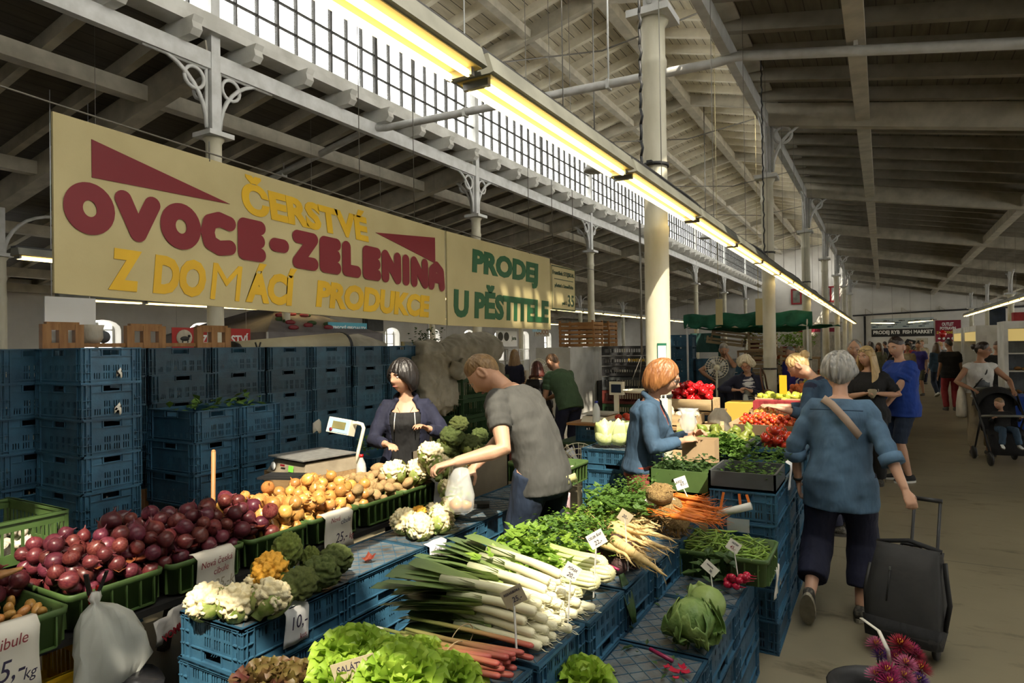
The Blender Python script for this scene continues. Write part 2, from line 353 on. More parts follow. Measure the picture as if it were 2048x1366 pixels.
# clerestory windows, one to a bay
fr = MB(); x0 = -6.92
n = 18
for i in range(n+1):
    y = BAY*i/n; t = .055 if i in (0, n) else .03 if i == 9 else .016 if i % 3 == 0 else .009
    fr.bx(x0-.03, y-t, 5.72, x0+.03, y+t, 7.38)
for k in range(6): z = 5.72+1.66*k/5; t = .03 if k in (0,5) else .011; fr.bx(x0-.02, 0, z-t, x0+.02, BAY, z+t)
wi = 40; f0 = None
for X in (-6.92, -1.53):
    for k in range(-2, 7):
        wi += 1
        if f0 is None: f0 = fr.build('window_41', 'dark_bar'); p0 = MB().bx(x0-.004, 0, 5.72, x0+.004, BAY, 7.38).build('glass_pane', 'glass', f0); o = f0; p = p0
        else: o = f0.copy(); C.objects.link(o); o.name = 'window_%d' % wi; p = p0.copy(); C.objects.link(p); p.parent = o
        o.location = (X+6.92, Y0+BAY*k, 0); struct(o); struct(p)
# red framed windows high in the end wall
def end_window(i, xa, xb, za, zb, m):
    f = MB(); y = YE-.02
    for x in (xa, (xa+xb)/2, xb): f.bx(x-.05, y-.06, za, x+.05, y+.02, zb)
    for z in (za, zb): f.bx(xa-.05, y-.06, z-.05, xb+.05, y+.02, z+.05)
    o = struct(f.build('window_%d' % i, m)); struct(MB().bx(xa, y-.02, za, xb, y-.01, zb).build('glass_pane', 'pane_dark' if i == 80 else 'pane_lit', o))
mat('frame_red', (.25,.015,.02)); mat('pane_dark', (.10,.11,.09), (.25,.25,.22), 3, .15); mat('pane_lit', (.7,.74,.75), (.3,.32,.3), 2, .2)
end_window(80, -5.05, -4.0, 4.25, 5.15, 'frame_red'); end_window(81, -3.25, -2.35, 4.3, 5.2, 'frame_red')
# pipes and ledge on the end wall
trim(MB().tube([(-1.6,YE-.08,3.35),(2.0,YE-.08,3.45),(XR,YE-.08,3.6)], .05, 6), 'black'); trim(MB().tube([(-.95,YE-.1,0),(-.95,YE-.1,3.3)], .06, 6), 'black')
trim(MB().bx(-9, YE-.2, 2.9, -1.7, YE, 3.0), 'beam_paint')
for x in (-.9, 1.0, 2.9): trim(MB().beam((x, YE-.05, 3.4), (x, YE-.05, 3.75), .05, .05).beam((x, YE-.05, 3.75), (x+.4, YE-.05, 3.42), .03, .03), 'beam_paint')
# ------------------------------------------------------------------ cast-iron columns
def bracket_mb(sx, sy):   # pierced quarter-arch bracket with a ring, in the plane of (sx, sy)
    b = MB(); d = V((sx, sy, 0)); q = lambda u, z: d*u+V((0,0,z))
    arc = [q(.09+.72*(1-cos(a)), 4.42+.72*sin(a)) for a in [i*pi/2/9 for i in range(10)]]
    b.tube(arc, .026, 6); b.tube([q(.09, 4.4), q(.09, 5.12)], .022, 6); b.tube([q(.07, 5.1), q(.86, 5.1)], .022, 6)
    b.tube([q(.245+.125*cos(t), 4.945+.125*sin(t)) for t in [i*2*pi/14 for i in range(15)]], .022, 6)
    b.tube([q(.37, 4.98), q(.52, 5.1)], .018, 5); return b
def column(kind, label, loc):
    r = root('iron_column', label, 'column', loc, 0, 'columns in rows along the hall'); t = .094
    ht = {'main':4.33, 'left':4.33, 'outer':3.35}[kind]
    prof = [(t*1.5,0),(t*1.5,.12),(t*1.15,.18),(t*1.06,.22)]+[(t*(1.06-.1*z/4), z) for z in (.8,1.5)]+[(t*1.08,1.52),(t*1.08,1.55),(t*1.02,1.57),(t*1.0,2.6),(t*1.05,2.62),(t*1.05,2.66),(t*.98,2.68),(t*.95,ht-.42),(t*1.08,ht-.40),(t*1.08,ht-.36),(t*.97,ht-.33),(t*.97,ht-.1),(t*1.25,ht-.06),(t*1.3,ht-.04)]
    MB().lathe(prof, 24).build('shaft', 'column_paint', r)
    MB().bx(-.165,-.165,ht-.04,.165,.165,ht+.015).build('capital', 'iron_paint', r)
    top = {'main':5.1, 'left':5.1, 'outer':3.95}[kind]
    if kind != 'outer':
        MB().bx(-.06,-.06,ht+.015,.06,.06,7.3 if kind == 'left' else 5.1).build('upper_post', 'iron_paint', r)
        for sx, sy in ((0,1),(0,-1),(-1 if kind == 'left' else 1,0)): bracket_mb(sx, sy).build('bracket', 'iron_paint', r)
    else:
        MB().bx(-.06,-.06,ht+.015,.06,.06,4.15).build('upper_post', 'iron_paint', r)
        for sy in (1,-1):
            MB().tube([V((0, sy*(.06+.75*(1-cos(a))), ht-.02+.75*sin(a))) for a in [i*pi/2/8 for i in range(9)]], .03, 6).build('bracket', 'iron_paint', r)
    return r
names = {-1.53:('main','between the aisle and the stalls'), -6.92:('left','under the long clerestory window'), -12.31:('outer','behind the crate wall near the arched windows'), 3.86:('outer','beyond the chiller cabinets on the right')}
for X, (kd, wh) in names.items():
    p = None
    for k in range(0 if X < 3 else 3, 7):
        loc = (X, Y0+BAY*k, 0); lb = 'cream cast-iron column %s, %s from the near end of its row' % (wh, ordn(k if X < 3 else k-3))
        if p is None: p = column(kd, lb, loc)
        else: dup(p, loc, None, lb)
# straps on the near columns carry hooks and cords
for k in range(3):
    y = Y0+BAY*k
    for z in (1.35, 3.15):
        b = MB().lathe([(.098,z-.012),(.106,z-.012),(.106,z+.012),(.098,z+.012)], 20, (-1.53,y,0)).bx(-1.55,y-.16,z-.01,-1.51,y-.1,z+.01)
        tag(b.build('column_strap', 'black'), 'thin dark metal strap around the %s aisle column, %s' % (ordn(k), 'at head height' if z < 2 else 'above the lamp'), 'strap')
# ------------------------------------------------------------------ water pipe across the hall
yp = 7.85
pp = root('water_pipe', 'pale grey water pipe crossing the nave between the roof beams', 'pipe', (-6.92, yp, 5.2))
MB().tube([(-15,yp,zr(-15)-.42),(-7.0,yp,zr(-7.0)-.30),(-6.7,yp,5.2),(-1.7,yp,5.06),(-1.4,yp,5.08),(9,yp,zr(9)-.42)], .055, 10).build('tube', 'iron_paint', pp, W=True)
for x in (-12,-9,-5.2,-3.0,-.2,2.6): MB().tube([(x,yp,(zr(x)-.36 if x<-7 or x>-1.4 else 5.2-.028*(x+6.7))),(x,yp,zr(x)-.1)], .012, 6).bx(x-.02,yp-.06,(zr(x)-.41 if x<-7 or x>-1.4 else 5.13-.028*(x+6.7)),x+.02,yp+.06,(zr(x)-.30 if x<-7 or x>-1.4 else 5.25-.028*(x+6.7))).build('clamp', 'iron_paint', pp, W=True)
# ------------------------------------------------------------------ fluorescent lamps
def lamp(label, loc, grp):
    r = root('fluorescent_lamp', label, 'lamp', loc, 0, grp); L = 1.56
    hs = MB(); prof = [(-.075,.010),(-.092,.014),(-.07,.085),(.07,.085),(.092,.014),(.075,.010)]
    hs.prism(prof, .01, L-.01).build('housing', 'lamp_metal', r); MB().bx(-.055,0,.085,.055,L,.105).build('cable_tray', 'lamp_top', r)
    MB().bx(-.074,.02,.006,.074,L-.02,.011).build('reflector', 'lamp_reflector', r)
    for y in (.03, L-.06): MB().bx(-.055,y,-.022,.055,y+.02,.012).build('end_bracket', 'steel', r)
    for x in (-.04,.035): MB().tube([(x,.05,-.012),(x,L-.05,-.012)], .013, 8).build('lamp_tube', 'tube', r)
    MB().tube([(0,.8,.1),(0,.8,1.1)],.003,4).build('hanger','wire',r)
    return r
p = None; z = 2.735
for nm, X, y0, n, where in (('fluorescent lamps over the aisle', -1.30, .42, 25, 'bright row over the stall front'), ('fluorescent lamps on the right', 2.95, 13.5, 12, 'row over the chiller cabinets'), ('fluorescent lamps behind the sign', -7.6, 3.2, 17, 'row behind the big cream sign'), ('fluorescent lamps near the outer wall', -12.7, 6.0, 14, 'row furthest back near the arched windows')):
    for k in range(n):
        lb = 'twin-tube lamp in the %s, %s from near end' % (where, ordn(k)); loc = (X, y0+1.58*k, z if X != -12.7 else 2.72)
        if p is None: p = lamp(lb, loc, nm); q = p
        else: q = dup(p, loc, None, lb, nm)
        for c in kids(q):
            if c.name.startswith('hanger'): h_ = (zr(X)+.02-loc[2]); c.scale = (1,1,h_-.1); c.location = (0,0,.1-.1*(h_-.1))
for y in (3.95, 8.8): # chains carrying the bright row
    b = MB()
    for i in range(26): z0 = 2.835+i*.1; b.tube([(-1.30,y,z0),(-1.30+.012*(i%2),y+.012*(1-i%2),z0+.05),(-1.30,y,z0+.1)], .009, 5)
    tag(b.build('lamp_chain', 'black'), 'dark link chain with cable dropping to the %s bright lamp row' % ('near end of the' if y < 5 else 'second hanger of the'), 'chain')
b = MB(); b.tube([(-1.29+.03*sin(y_*1.7),y_,2.856+.012*abs(sin(y_*2.1))) for y_ in [2+.25*i for i in range(60)]], .012, 5)
tag(b.build('lamp_cable', 'black'), 'black cable lying along the top of the bright lamp row', 'cable')
for i, (px, py, Y) in enumerate(((1190, 338, 9.2), (1412, 474, 17.5))):
    c = at_y(px, py, Y); r = root('pendant_lamp', 'round grey pendant lamp shade %s' % ('beside the near bright tubes' if i == 0 else 'further along near the third column'), 'lamp', c)
    MB().lathe([(.17,-.04),(.165,0),(.10,.09),(.05,.12),(.05,.2)], 18).build('shade', 'iron_paint', r); MB().lathe([(.16,-.038),(0,-.038)],18).build('lens','steel',r)
    MB().tube([(0,0,.2),(0,0,zr(c.x)-c.z+.02)], .012, 5).build('stem', 'wire', r)
# ================================================================== CRATES AND BOXES
def panel(b, u0, u1, z0, z1, holes, P, th=.006):
    us = sorted({u0, u1, *[h[0] for h in holes], *[h[1] for h in holes]}); zs = sorted({z0, z1, *[h[2] for h in holes], *[h[3] for h in holes]})
    for i in range(len(us)-1):
        k = 0
        while k < len(zs)-1:
            uc = (us[i]+us[i+1])/2; solid = lambda k: not any(h[0] < uc < h[1] and h[2] < (zs[k]+zs[k+1])/2 < h[3] for h in holes)
            if not solid(k): k += 1; continue
            e = k
            while e+1 < len(zs)-1 and solid(e+1): e += 1
            for t, flip in ((0, 0), (th, 1)):
                q = [P(us[i],zs[k],t), P(us[i+1],zs[k],t), P(us[i+1],zs[e+1],t), P(us[i],zs[e+1],t)]
                b.add(q[::-1] if flip else q, [(0,1,2,3)])
            k = e+1
def crate_mb(L=.555, W=.37, H=.18, inv=False):
    b = MB(); zf = (lambda z: H-z) if inv else (lambda z: z)
    for (A, B, ax_) in ((L, W, 0), (W, L, 1)):
        for s_ in (1, -1):
            def P(u, z, t, A=A, B=B, ax_=ax_, s_=s_):
                v = s_*(B/2-.012-t); u = u*s_
                return (u, -v, zf(z)) if ax_ == 0 else (v, u, zf(z))
            holes = []; e = A/2-.07; ng = 6 if A > .5 else 4; gw = 2*e/ng
            for g in range(ng):
                for j in range(3):
                    u = -e+gw*(g+.5)+(j-1)*.0145
                    for za, zb in ((.030,.066),(.078,.114)):
                        if g == 0 and za > .07: continue
                        holes.append((u-.0036, u+.0036, za, zb))
            for u in (-A/2+.042, A/2-.042): holes += [(u-.003, u+.003, .03, .08), (u-.003, u+.003, .1, .14)]
            hw = .062 if A > .5 else .05
            holes.append((-hw, hw, H-.047, H-.015))
            if inv is None: pass
            panel(b, -A/2+.006, A/2-.006, .004, H, holes, P)
            def rb(u0, u1, z0, z1, d=.012):
                p = [P(u, z, t) for t in (0, -d) for z in (z0, z1) for u in (u0, u1)]
                b.add(p, [(0,2,3,1),(4,5,7,6),(0,1,5,4),(2,6,7,3),(0,4,6,2),(1,3,7,5)])
            rb(-A/2, A/2, H-.008, H); rb(-A/2, A/2, .0, .008)
            for u in (-A/2+.008, -A/2+.027, -A/2+.058, A/2-.058, A/2-.027, A/2-.008): rb(u-.0022, u+.0022, .008, H-.008, .0105)
            for zz_ in (.022, .07, .122): rb(-A/2, -A/2+.058, zz_-.0018, zz_+.0018, .0105); rb(A/2-.058, A/2, zz_-.0018, zz_+.0018, .0105)
            rb(-A/2+.06, A/2-.06, .020, .023, .006); rb(-A/2+.06, A/2-.06, H-.056, H-.052, .008); rb(-hw-.012, -hw-.008, H-.054, H-.008, .008); rb(hw+.008, hw+.012, H-.054, H-.008, .008)
    b.bx(-L/2+.018, -W/2+.018, min(zf(.006), zf(.012)), L/2-.018, W/2-.018, max(zf(.006), zf(.012)))
    if inv:   # lattice of ribs under the bottom, facing up
        z0 = H-.010
        for i in range(-3, 8):
            for sg in (1, -1):
                pts = []
                a = V((-L/2+.02+i*.085-.0, -W/2+.02, 0)); d = V((sg, 1, 0))
                if sg == -1: a = V((L/2-.02-i*.085, -W/2+.02, 0))
                t0, t1 = 0, W-.04; lo, hi = -L/2+.02, L/2-.02
                for t in (t0, t1): pass
                ta = (lo-a.x)/d.x; tb = (hi-a.x)/d.x; ta, tb = min(ta, tb), max(ta, tb); t0 = max(0, ta); t1 = min(t1, tb)
                if t1-t0 > .03: b.beam(a+d*t0+V((0,0,z0+.004)), a+d*t1+V((0,0,z0+.004)), .003, .009)
        z1 = H
        for x0,y0,x1,y1 in ((-L/2,-W/2,L/2,-W/2+.014),(-L/2,W/2-.014,L/2,W/2),(-L/2,-W/2,-L/2+.014,W/2),(L/2-.014,-W/2,L/2,W/2)): b.bx(x0,y0,z1-.012,x1,y1,z1)
    return b
CR = {}
def crate(loc, label, rz=0, H=.18, inv=False, top=False, grp='blue slotted crates', m='blue_crate', name='plastic_crate', tilt=0):
    k = (H, inv, m)
    if k not in CR: CR[k] = crate_mb(H=H, inv=inv).mesh('plastic_crate'); CR[k].materials.append(M(m))
    o = bpy.data.objects.new(name, CR[k]); C.objects.link(o); o.location = loc; o.rotation_euler = (0, tilt, rz); tag(o, label, 'crate', grp)
    if top:
        if 'plate' not in CR: CR['plate'] = MB().bx(-.255,-.165,0,.255,.165,.0025).mesh('base_plate'); CR['plate'].materials.append(M('crate_dirt'))
        p = bpy.data.objects.new('base_plate', CR['plate']); C.objects.link(p); p.parent = o; p.location = (0, 0, H-.006); p['label'] = 'dirty grey underside of the upturned crate'
    return o
def stack(x, y, n, where, rz=0, H=.18, inv=False, top=False, base=0, grp='blue slotted crates', m='blue_crate', seen=99, jit=.006, col='blue'):
    for i in range(n):
        fromtop = n-1-i
        if fromtop >= seen: continue
        pos = 'topmost' if fromtop == 0 else 'lowest' if i == 0 else ordn(fromtop)+' from the top'
        crate((x+R.uniform(-jit, jit), y+R.uniform(-jit, jit), base+H*i), '%s slotted crate %s, %s' % (col, where, pos), rz+R.uniform(-.01,.01), H, inv, top and fromtop == 0, grp, m)
# wall of stacked crates behind the stall
HW = .2225
stack(-4.48, 2.30, 8, 'in the near corner stack of the crate wall', 0, HW, seen=8)
stack(-5.06, 2.12, 8, 'in the stack cut by the left picture edge', 0, HW, seen=6)
for k in range(7):
    stack(-5.28, 2.78+.575*k, 8, 'in back row stack %d of the crate wall' % (k+1), pi/2, HW, seen=8 if k > 2 else 5, jit=.012)
stack(-4.40, 2.98, 6, 'in the lower stack holding loose leaves', 0, HW, seen=5)
stack(-4.42, 3.37, 6, 'in the lower stack beside the corner, further in', 0, HW, seen=5)
stack(-3.68, 1.44, 4, 'under the green garlic crate', 0, .20, seen=2)
# left front block: upturned crates
for k in range(5):
    nm = ('with the ten-crown paper', 'with an onion skin on it', 'under the middle cauliflowers', 'under the black wallet', 'behind the grey shirt man')[k]
    stack(-2.262, 1.862+.556*k, 4, nm, pi/2, .18, True, True, seen=4 if k < 3 else 3)
# middle island, upper tier
for k in range(7):
    nm = ('under the lettuces','under the rhubarb','under the leeks','under the cut celery','under the beetroot','under the parsley roots','under the carrots')[k]
    stack(-1.275+.012*k, 1.27+.384*k, 4, nm, 0, .18, True, True)
    if k < 4: pass
# lower tier along the aisle
for k in range(4):
    stack(-.785, 1.70+.558*k, 3, ('at the near end of the low tier','with red scraps on top','under the savoy cabbage','under the bean box')[k], pi/2, .18, True, True)
# far part of the stall
for k in range(7):
    stack(-.72, 4.16+.56*k, 5, 'in aisle side stack %d beyond the beans' % (k+1), pi/2, .18, False, seen=5 if k < 3 else 2)
    if k > 1: stack(-1.14, 4.16+.56*k, 5, 'in inner stack %d beyond the column' % (k-1), pi/2, .18, False, seen=2)
stack(-1.97, 5.3, 5, 'under the pointed cabbages', 0, .175, True, True); stack(-1.97, 5.7, 5, 'behind the pointed cabbages', 0, .175, True, True)
# blue crates beyond the big column
stack(-3.68, 13.6, 8, 'in the tall blue pile beyond the near column', 0, .243, seen=8, col='blue'); stack(-3.08, 13.7, 6, 'beside the tall blue pile', 0, .24); stack(-2.55, 13.45, 6, 'behind the elderly shopper', 0, .24, seen=4)
# ---- solid green produce boxes
def rrect(hx, hy, r, z, n=4):
    o = []
    for cx, cy, a0 in ((hx-r,hy-r,0),(-hx+r,hy-r,pi/2),(-hx+r,-hy+r,pi),(hx-r,-hy+r,3*pi/2)):
        o += [V((cx+r*cos(a0+pi/2*i/n), cy+r*sin(a0+pi/2*i/n), z)) for i in range(n+1)]
    return o
def green_box_mb(hx=.275, hy=.195, H=.14):
    b = MB(); t = .018
    b.loft([rrect(hx-t,hy-t,.03,0), rrect(hx-t*.7,hy-t*.7,.03,H-.03), rrect(hx-.002,hy-.002,.035,H-.026), rrect(hx,hy,.035,H-.004), rrect(hx-.006,hy-.006,.03,H), rrect(hx-.014,hy-.014,.028,H-.006), rrect(hx-t-.006,hy-t-.006,.025,.008)])
    for s_ in (1,-1):
        for k in range(6): y = -hy+.05+k*(2*hy-.1)/5; b.bx(s_*(hx-t)-.012*(s_<0)-.0, y-.003, .004, s_*(hx-t)+.014*(s_>0), y+.003, H-.026)
        for k in range(8): x = -hx+.05+k*(2*hx-.1)/7; b.bx(x-.003, s_*(hy-t)-.012*(s_<0), .004, x+.003, s_*(hy-t)+.014*(s_>0), H-.026)
        b.bx(s_*(hx-t)-.012*(s_<0), -hy+.05, .0, s_*(hx-t)+.014*(s_>0), hy-.05, .006)
    return b
gb = green_box_mb().mesh('produce_box'); gb.materials.append(M('green_box'))
def gbox(loc, label, rz=0, m=None):
    o = bpy.data.objects.new('produce_box', gb); C.objects.link(o); o.location = loc; o.rotation_euler = (0,0,rz); return tag(o, label, 'box', 'solid green produce boxes')
GX, GZ, GP = -2.985, .68, .405
GY = [1.10+GP*k for k in range(7)]
for k, wh in enumerate(('at the near end, with a wooden scoop','behind the hanging white bag','beside the first onion price paper','full of yellow onions','behind the second onion price paper','full of potatoes','behind the potato price paper')):
    gbox((GX+(.06 if k == 0 else R.uniform(-.01,.01)), GY[k], GZ-(.012 if k == 0 else 0)), 'green ribbed box '+wh)
gbox((-.78, 3.58, .54), 'green ribbed box holding the french beans', 0); gbox((-2.25, 4.45, .73), 'green ribbed box of mushrooms behind the grey shirt man', 0)
# trestle table under the boxes
tb = root('trestle_table', 'dark trestle table carrying the green boxes', 'table', (-3.2, 2.4, 0))
MB().bx(-3.78,.6,.64,-2.70,3.70,.668).bx(-3.78,.6,.58,-3.74,3.70,.64).build('table_top', 'black', tb, W=True)
for y in (1.0, 2.3, 3.5):
    for x in (-3.7, -2.80): MB().beam((x, y, 0), (x+(.12 if x < -3 else -.12), y+.05, .64), .05, .05).build('leg', 'black', tb, W=True)
    MB().beam((-3.6,y,.25),(-2.9,y,.30),.03,.03).build('stretcher', 'black', tb, W=True)
t = root('stall_table', 'small dark table under the broccoli box', 'table', (-2.72, 3.98, 0)); MB().bx(-2.98,3.72,.62,-2.46,4.25,.665).build('table_top', 'black', t, W=True)
for x in (-2.95,-2.5):
    for y in (3.75,4.2): MB().bx(x-.02,y-.02,0,x+.02,y+.02,.62).build('leg', 'black', t, W=True)
# green crate of garlic on the left
def slat_crate(label, loc, L, W, H, m, rz=0, name='slatted_crate', cat='crate', n=14, grp=None):
    b = MB()
    b.bx(-L/2,-W/2,0,L/2,W/2,.012)
    for s_ in (1,-1):
        for z0,z1 in ((0,.05),(H-.05,H)): b.bx(-L/2, s_*W/2-.006, z0, L/2, s_*W/2+.006, z1); b.bx(s_*L/2-.006, -W/2, z0, s_*L/2+.006, W/2, z1)
        b.bx(-L/2, s_*W/2-.012, H-.012, L/2, s_*W/2+.014, H); b.bx(s_*L/2-.012, -W/2, H-.012, s_*L/2+.014, W/2, H)
        for i in range(n): x = -L/2+L*(i+.5)/n; b.bx(x-.005, s_*W/2-.005, .05, x+.005, s_*W/2+.005, H-.05)
        for i in range(int(n*W/L)): y = -W/2+W*(i+.5)/int(n*W/L); b.bx(s_*L/2-.005, y-.005, .05, s_*L/2+.005, y+.005, H-.05)
        for y in (-W/2, W/2): b.bx(s_*L/2-.03, y-.008, 0, s_*L/2+.008, y+.008, H)
    o = b.build(name, m, None, loc, (0,0,rz)); return tag(o, label, cat, grp)
slat_crate('green slatted crate of garlic on the left blue stack', (-3.68, 1.44, .802), .555, .40, .20, 'green_box')
slat_crate('yellow slatted crate under the near green box', (-3.0, 1.30, .30), .5, .38, .22, 'sign_yellow'); slat_crate('dark green slatted crate under the trestle table', (-2.75, 1.45, .0), .5, .4, .28, 'dark_green', n=24)
# ---- shallow boxes and trays on the far stall
def tray(name, label, loc, L, W, H, m, cat='box', rz=0, t=.012, flare=.0):
    b = MB(); b.bx(-L/2,-W/2,0,L/2,W/2,t)
    for s_ in (1,-1):
        b.prism([(s_*(L/2-t),0),(s_*L/2,0),(s_*(L/2+flare),H),(s_*(L/2+flare-t),H)], -W/2, W/2); b.prism([(s_*(W/2-t),0),(s_*W/2,0),(s_*(W/2+flare),H),(s_*(W/2+flare-t),H)], -L/2, L/2, 'x')
    return tag(b.build(name, m, None, loc, (0,0,rz)), label, cat)
tray('shallow_crate', 'shallow dark grey crate of herbs above the bag roll', (-.72, 4.10, .905), .37, .40, .10, 'grey_box', 'crate')
tray('shallow_crate', 'shallow green crate of kale behind the carrots', (-1.12, 4.22, .82), .38, .36, .14, 'green_box', 'crate')
tray('produce_tray', 'grey tray heaped with pears beside the column', (-1.2, 5.42, .91), .55, .55, .07, 'grey_box', 'tray')
tray('cardboard_tray', 'open cardboard tray full of cherry tomatoes', (-.95, 6.5, .91), .52, .5, .10, 'cardboard', 'tray', flare=.05)
tray('cardboard_tray', 'cardboard tray of red and yellow apples', (-.95, 7.25, .93), .5, .5, .11, 'cardboard', 'tray')
tray('produce_tray', 'blue tray of big red tomatoes at aisle edge', (-.70, 5.52, .905), .36, .52, .05, 'blue_crate', 'tray')
tray('pepper_crate', 'wooden crate heaped with red peppers behind the column', (-2.05, 8.0, .95), .6, .42, .14, 'pale_wood', 'crate')
tray('pepper_crate', 'wooden crate of yellow peppers by the bending blonde', (-1.05, 8.5, .95), .62, .5, .14, 'pale_wood', 'crate')
tray('onion_crate', 'wooden crate of white onions before the red peppers', (-2.0, 7.2, .86), .5, .4, .12, 'pale_wood', 'crate')
for i, (x, y, h) in enumerate(((-2.05, 8.0, .95), (-1.05, 8.5, .95), (-2.0, 7.2, .86), (-1.45, 7.5, .6))):
    r = root('stall_table', 'dark plank stall table %s' % ('under the red peppers','under the yellow peppers','under the white onions','with empty wooden crates')[i], 'table', (x, y, 0))
    MB().bx(-.36,-.3,h-.03,.36,.3,h-.002).build('table_top', 'wood', r)
    for sx in (-.3,.3):
        for sy in (-.24,.24): MB().bx(sx-.025,sy-.025,0,sx+.025,sy+.025,h-.03).build('leg', 'wood', r)
# ---- wooden fruit crates
def fruit_crate(label, loc, L=.5, W=.36, H=.15, rz=0, tilt=(0,0), m='pale_wood', grp='wooden fruit crates'):
    b = MB()
    for x in (-L/2+.01, L/2-.01): 
        for z in (.01, H*.55): b.bx(x-.008,-W/2,z,x+.008,W/2,z+H*.34)
    for y in (-W/2, W/2):
        for z in (.01, H*.55): b.bx(-L/2,y-.006,z,L/2,y+.006,z+H*.3)
    for sx in (-1,1):
        for sy in (-1,1): b.bx(sx*(L/2-.02)-.018,sy*(W/2-.02)-.018,0,sx*(L/2-.02)+.018,sy*(W/2-.02)+.018,H+.015)
    for k in range(4): b.bx(-L/2,-W/2+.01+k*W/4,.0,L/2,-W/2+.01+k*W/4+W/4-.03,.01)
    return tag(b.build('fruit_crate', m, None, loc, (tilt[0],tilt[1],rz)), label, 'crate', grp)
n_ = 0
for i in range(3):
    fruit_crate('brown wooden crate on the white fridge, %s layer' % ('bottom','middle','top')[i], (-5.25, 12.0, 1.73+.17*i), .75, .5, .16, R.uniform(-.05,.05), m='orange_wood'); fruit_crate('brown wooden crate beyond the near one on the fridge, %s layer' % ('bottom','middle','top')[i], (-5.2, 12.75, 1.73+.17*i), .7, .45, .16, R.uniform(-.05,.05), m='orange_wood')
for i in range(6): fruit_crate('pale wooden crate in the left pile behind the elderly shopper, %s from top' % ordn(5-i), (-2.15+R.uniform(-.04,.04), 14.2, .9+.17*i), .5, .4, .16, R.uniform(-.1,.1)); fruit_crate('pale wooden crate in the right pile behind the elderly shopper, %s from top' % ordn(5-i), (-1.62+R.uniform(-.03,.03), 14.2, .55+.19*i), .45, .4, .16, R.uniform(-.1,.1))
for i in range(3): fruit_crate('long pale crate slanting on the pile, %s board' % ordn(i), (-2.9+.1*i, 14.25, 1.72+.16*i), .75, .4, .14, .1*i, (0, .14))
for i in range(2): fruit_crate('empty wooden crate between pears and white onions, %s' % ('near one','far one')[i], (-1.75+.1*i, 6.35+.45*i, .62+.16*i), .46, .34, .14, .2)
for i, (mm, lb) in enumerate((('dark_green','dark green'),('red_crate','dark red'),('grey_box','grey green'),('black_crate','black'),('black_crate','black'),('black_crate','black'))):
    slat_crate('%s crate in the pile beside the white fridge, %s from bottom' % (lb, ordn(i)), (-4.15, 11.6, .42+(.25 if i else 0)+.25*max(0,i-1) if i < 3 else 1.18+.19*(i-3)), .75, .5, .24 if i < 3 else .17, mm, n=16)
for i in range(2): slat_crate('black slatted pallet box at the base of the dark pile, %s layer' % ('upper' if i else 'lower'), (-4.15, 11.6, .0+.21*i), .76, .52, .2, 'black_crate')
# ================================================================== PRODUCE
def grad(n, stops, ax=0, sc=1.0, rough=.45, bump=0, trans=0, nz=.06, streak=(1,30,30)):   # pigment that changes along the plant
    m = mat(n, (1,1,1), None, 1, rough, trans=trans); nt = m.node_tree; N = nt.nodes; L = nt.links; b = N['Principled BSDF']
    tc = N.new('ShaderNodeTexCoord'); sp = N.new('ShaderNodeSeparateXYZ'); L.new(tc.outputs['Object'], sp.inputs[0])
    mp = N.new('ShaderNodeMapping'); mp.inputs['Scale'].default_value = streak; L.new(tc.outputs['Object'], mp.inputs[0])
    n2 = N.new('ShaderNodeTexNoise'); n2.inputs['Scale'].default_value = 3; L.new(mp.outputs[0], n2.inputs['Vector'])
    mr = N.new('ShaderNodeMapRange'); mr.inputs[1].default_value = stops[0][0]*sc; mr.inputs[2].default_value = stops[-1][0]*sc; L.new(sp.outputs[ax], mr.inputs[0])
    ad = N.new('ShaderNodeMath'); ad.operation = 'MULTIPLY_ADD'; ad.inputs[1].default_value = nz*4; L.new(n2.outputs['Fac'], ad.inputs[0]); 
    sb = N.new('ShaderNodeMath'); sb.operation = 'SUBTRACT'; sb.inputs[1].default_value = nz*2; L.new(mr.outputs[0], sb.inputs[0]); L.new(sb.outputs[0], ad.inputs[2])
    rp = N.new('ShaderNodeValToRGB'); L.new(ad.outputs[0], rp.inputs[0]); e = rp.color_ramp.elements; lo, hi = stops[0][0], stops[-1][0]
    for i, (p, c) in enumerate(stops):
        q = (p-lo)/(hi-lo)
        x = e[0] if i == 0 else e[1] if i == len(stops)-1 else e.new(q)
        x.position = q; x.color = (*c, 1)
    L.new(rp.outputs[0], b.inputs['Base Color'])
    if trans:
        for q in N:
            if q.type == 'BSDF_TRANSLUCENT': L.new(rp.outputs[0], q.inputs['Color'])
    return m
mat('red_onion', (.062,.009,.016), (.115,.024,.026), 2.6, .36, st=(2.4,2.4,.5), rand=.3, hue=.02, spec=.35)
mat('yellow_onion', (.52,.27,.075), (.40,.17,.04), 2.6, .34, st=(2.2,2.2,.5), rand=.25, hue=.012, spec=.5)
mat('potato', (.40,.26,.11), (.27,.17,.08), 5, .75, bump=.4, bsc=14, rand=.2, hue=.01)
mat('curd', (.78,.70,.47), (.66,.55,.30), 3, .75, bump=.35, bsc=22, rand=.08); mat('orange_curd', (.72,.36,.035), (.55,.28,.03), 3, .7, bump=.35, bsc=22)
mat('broccoli', (.155,.195,.052), (.090,.125,.030), 7, .8, bump=1.0, bsc=55, rand=.2, hue=.012); mat('romanesco', (.24,.30,.06), (.15,.2,.035), 7, .8, bump=1.0, bsc=40, rand=.15)
mat('stalk', (.32,.40,.14), (.24,.33,.10), 6, .6); mat('cauli_leaf', (.20,.30,.045), (.42,.46,.16), 3, .5, bump=.2, bsc=20, trans=.25)
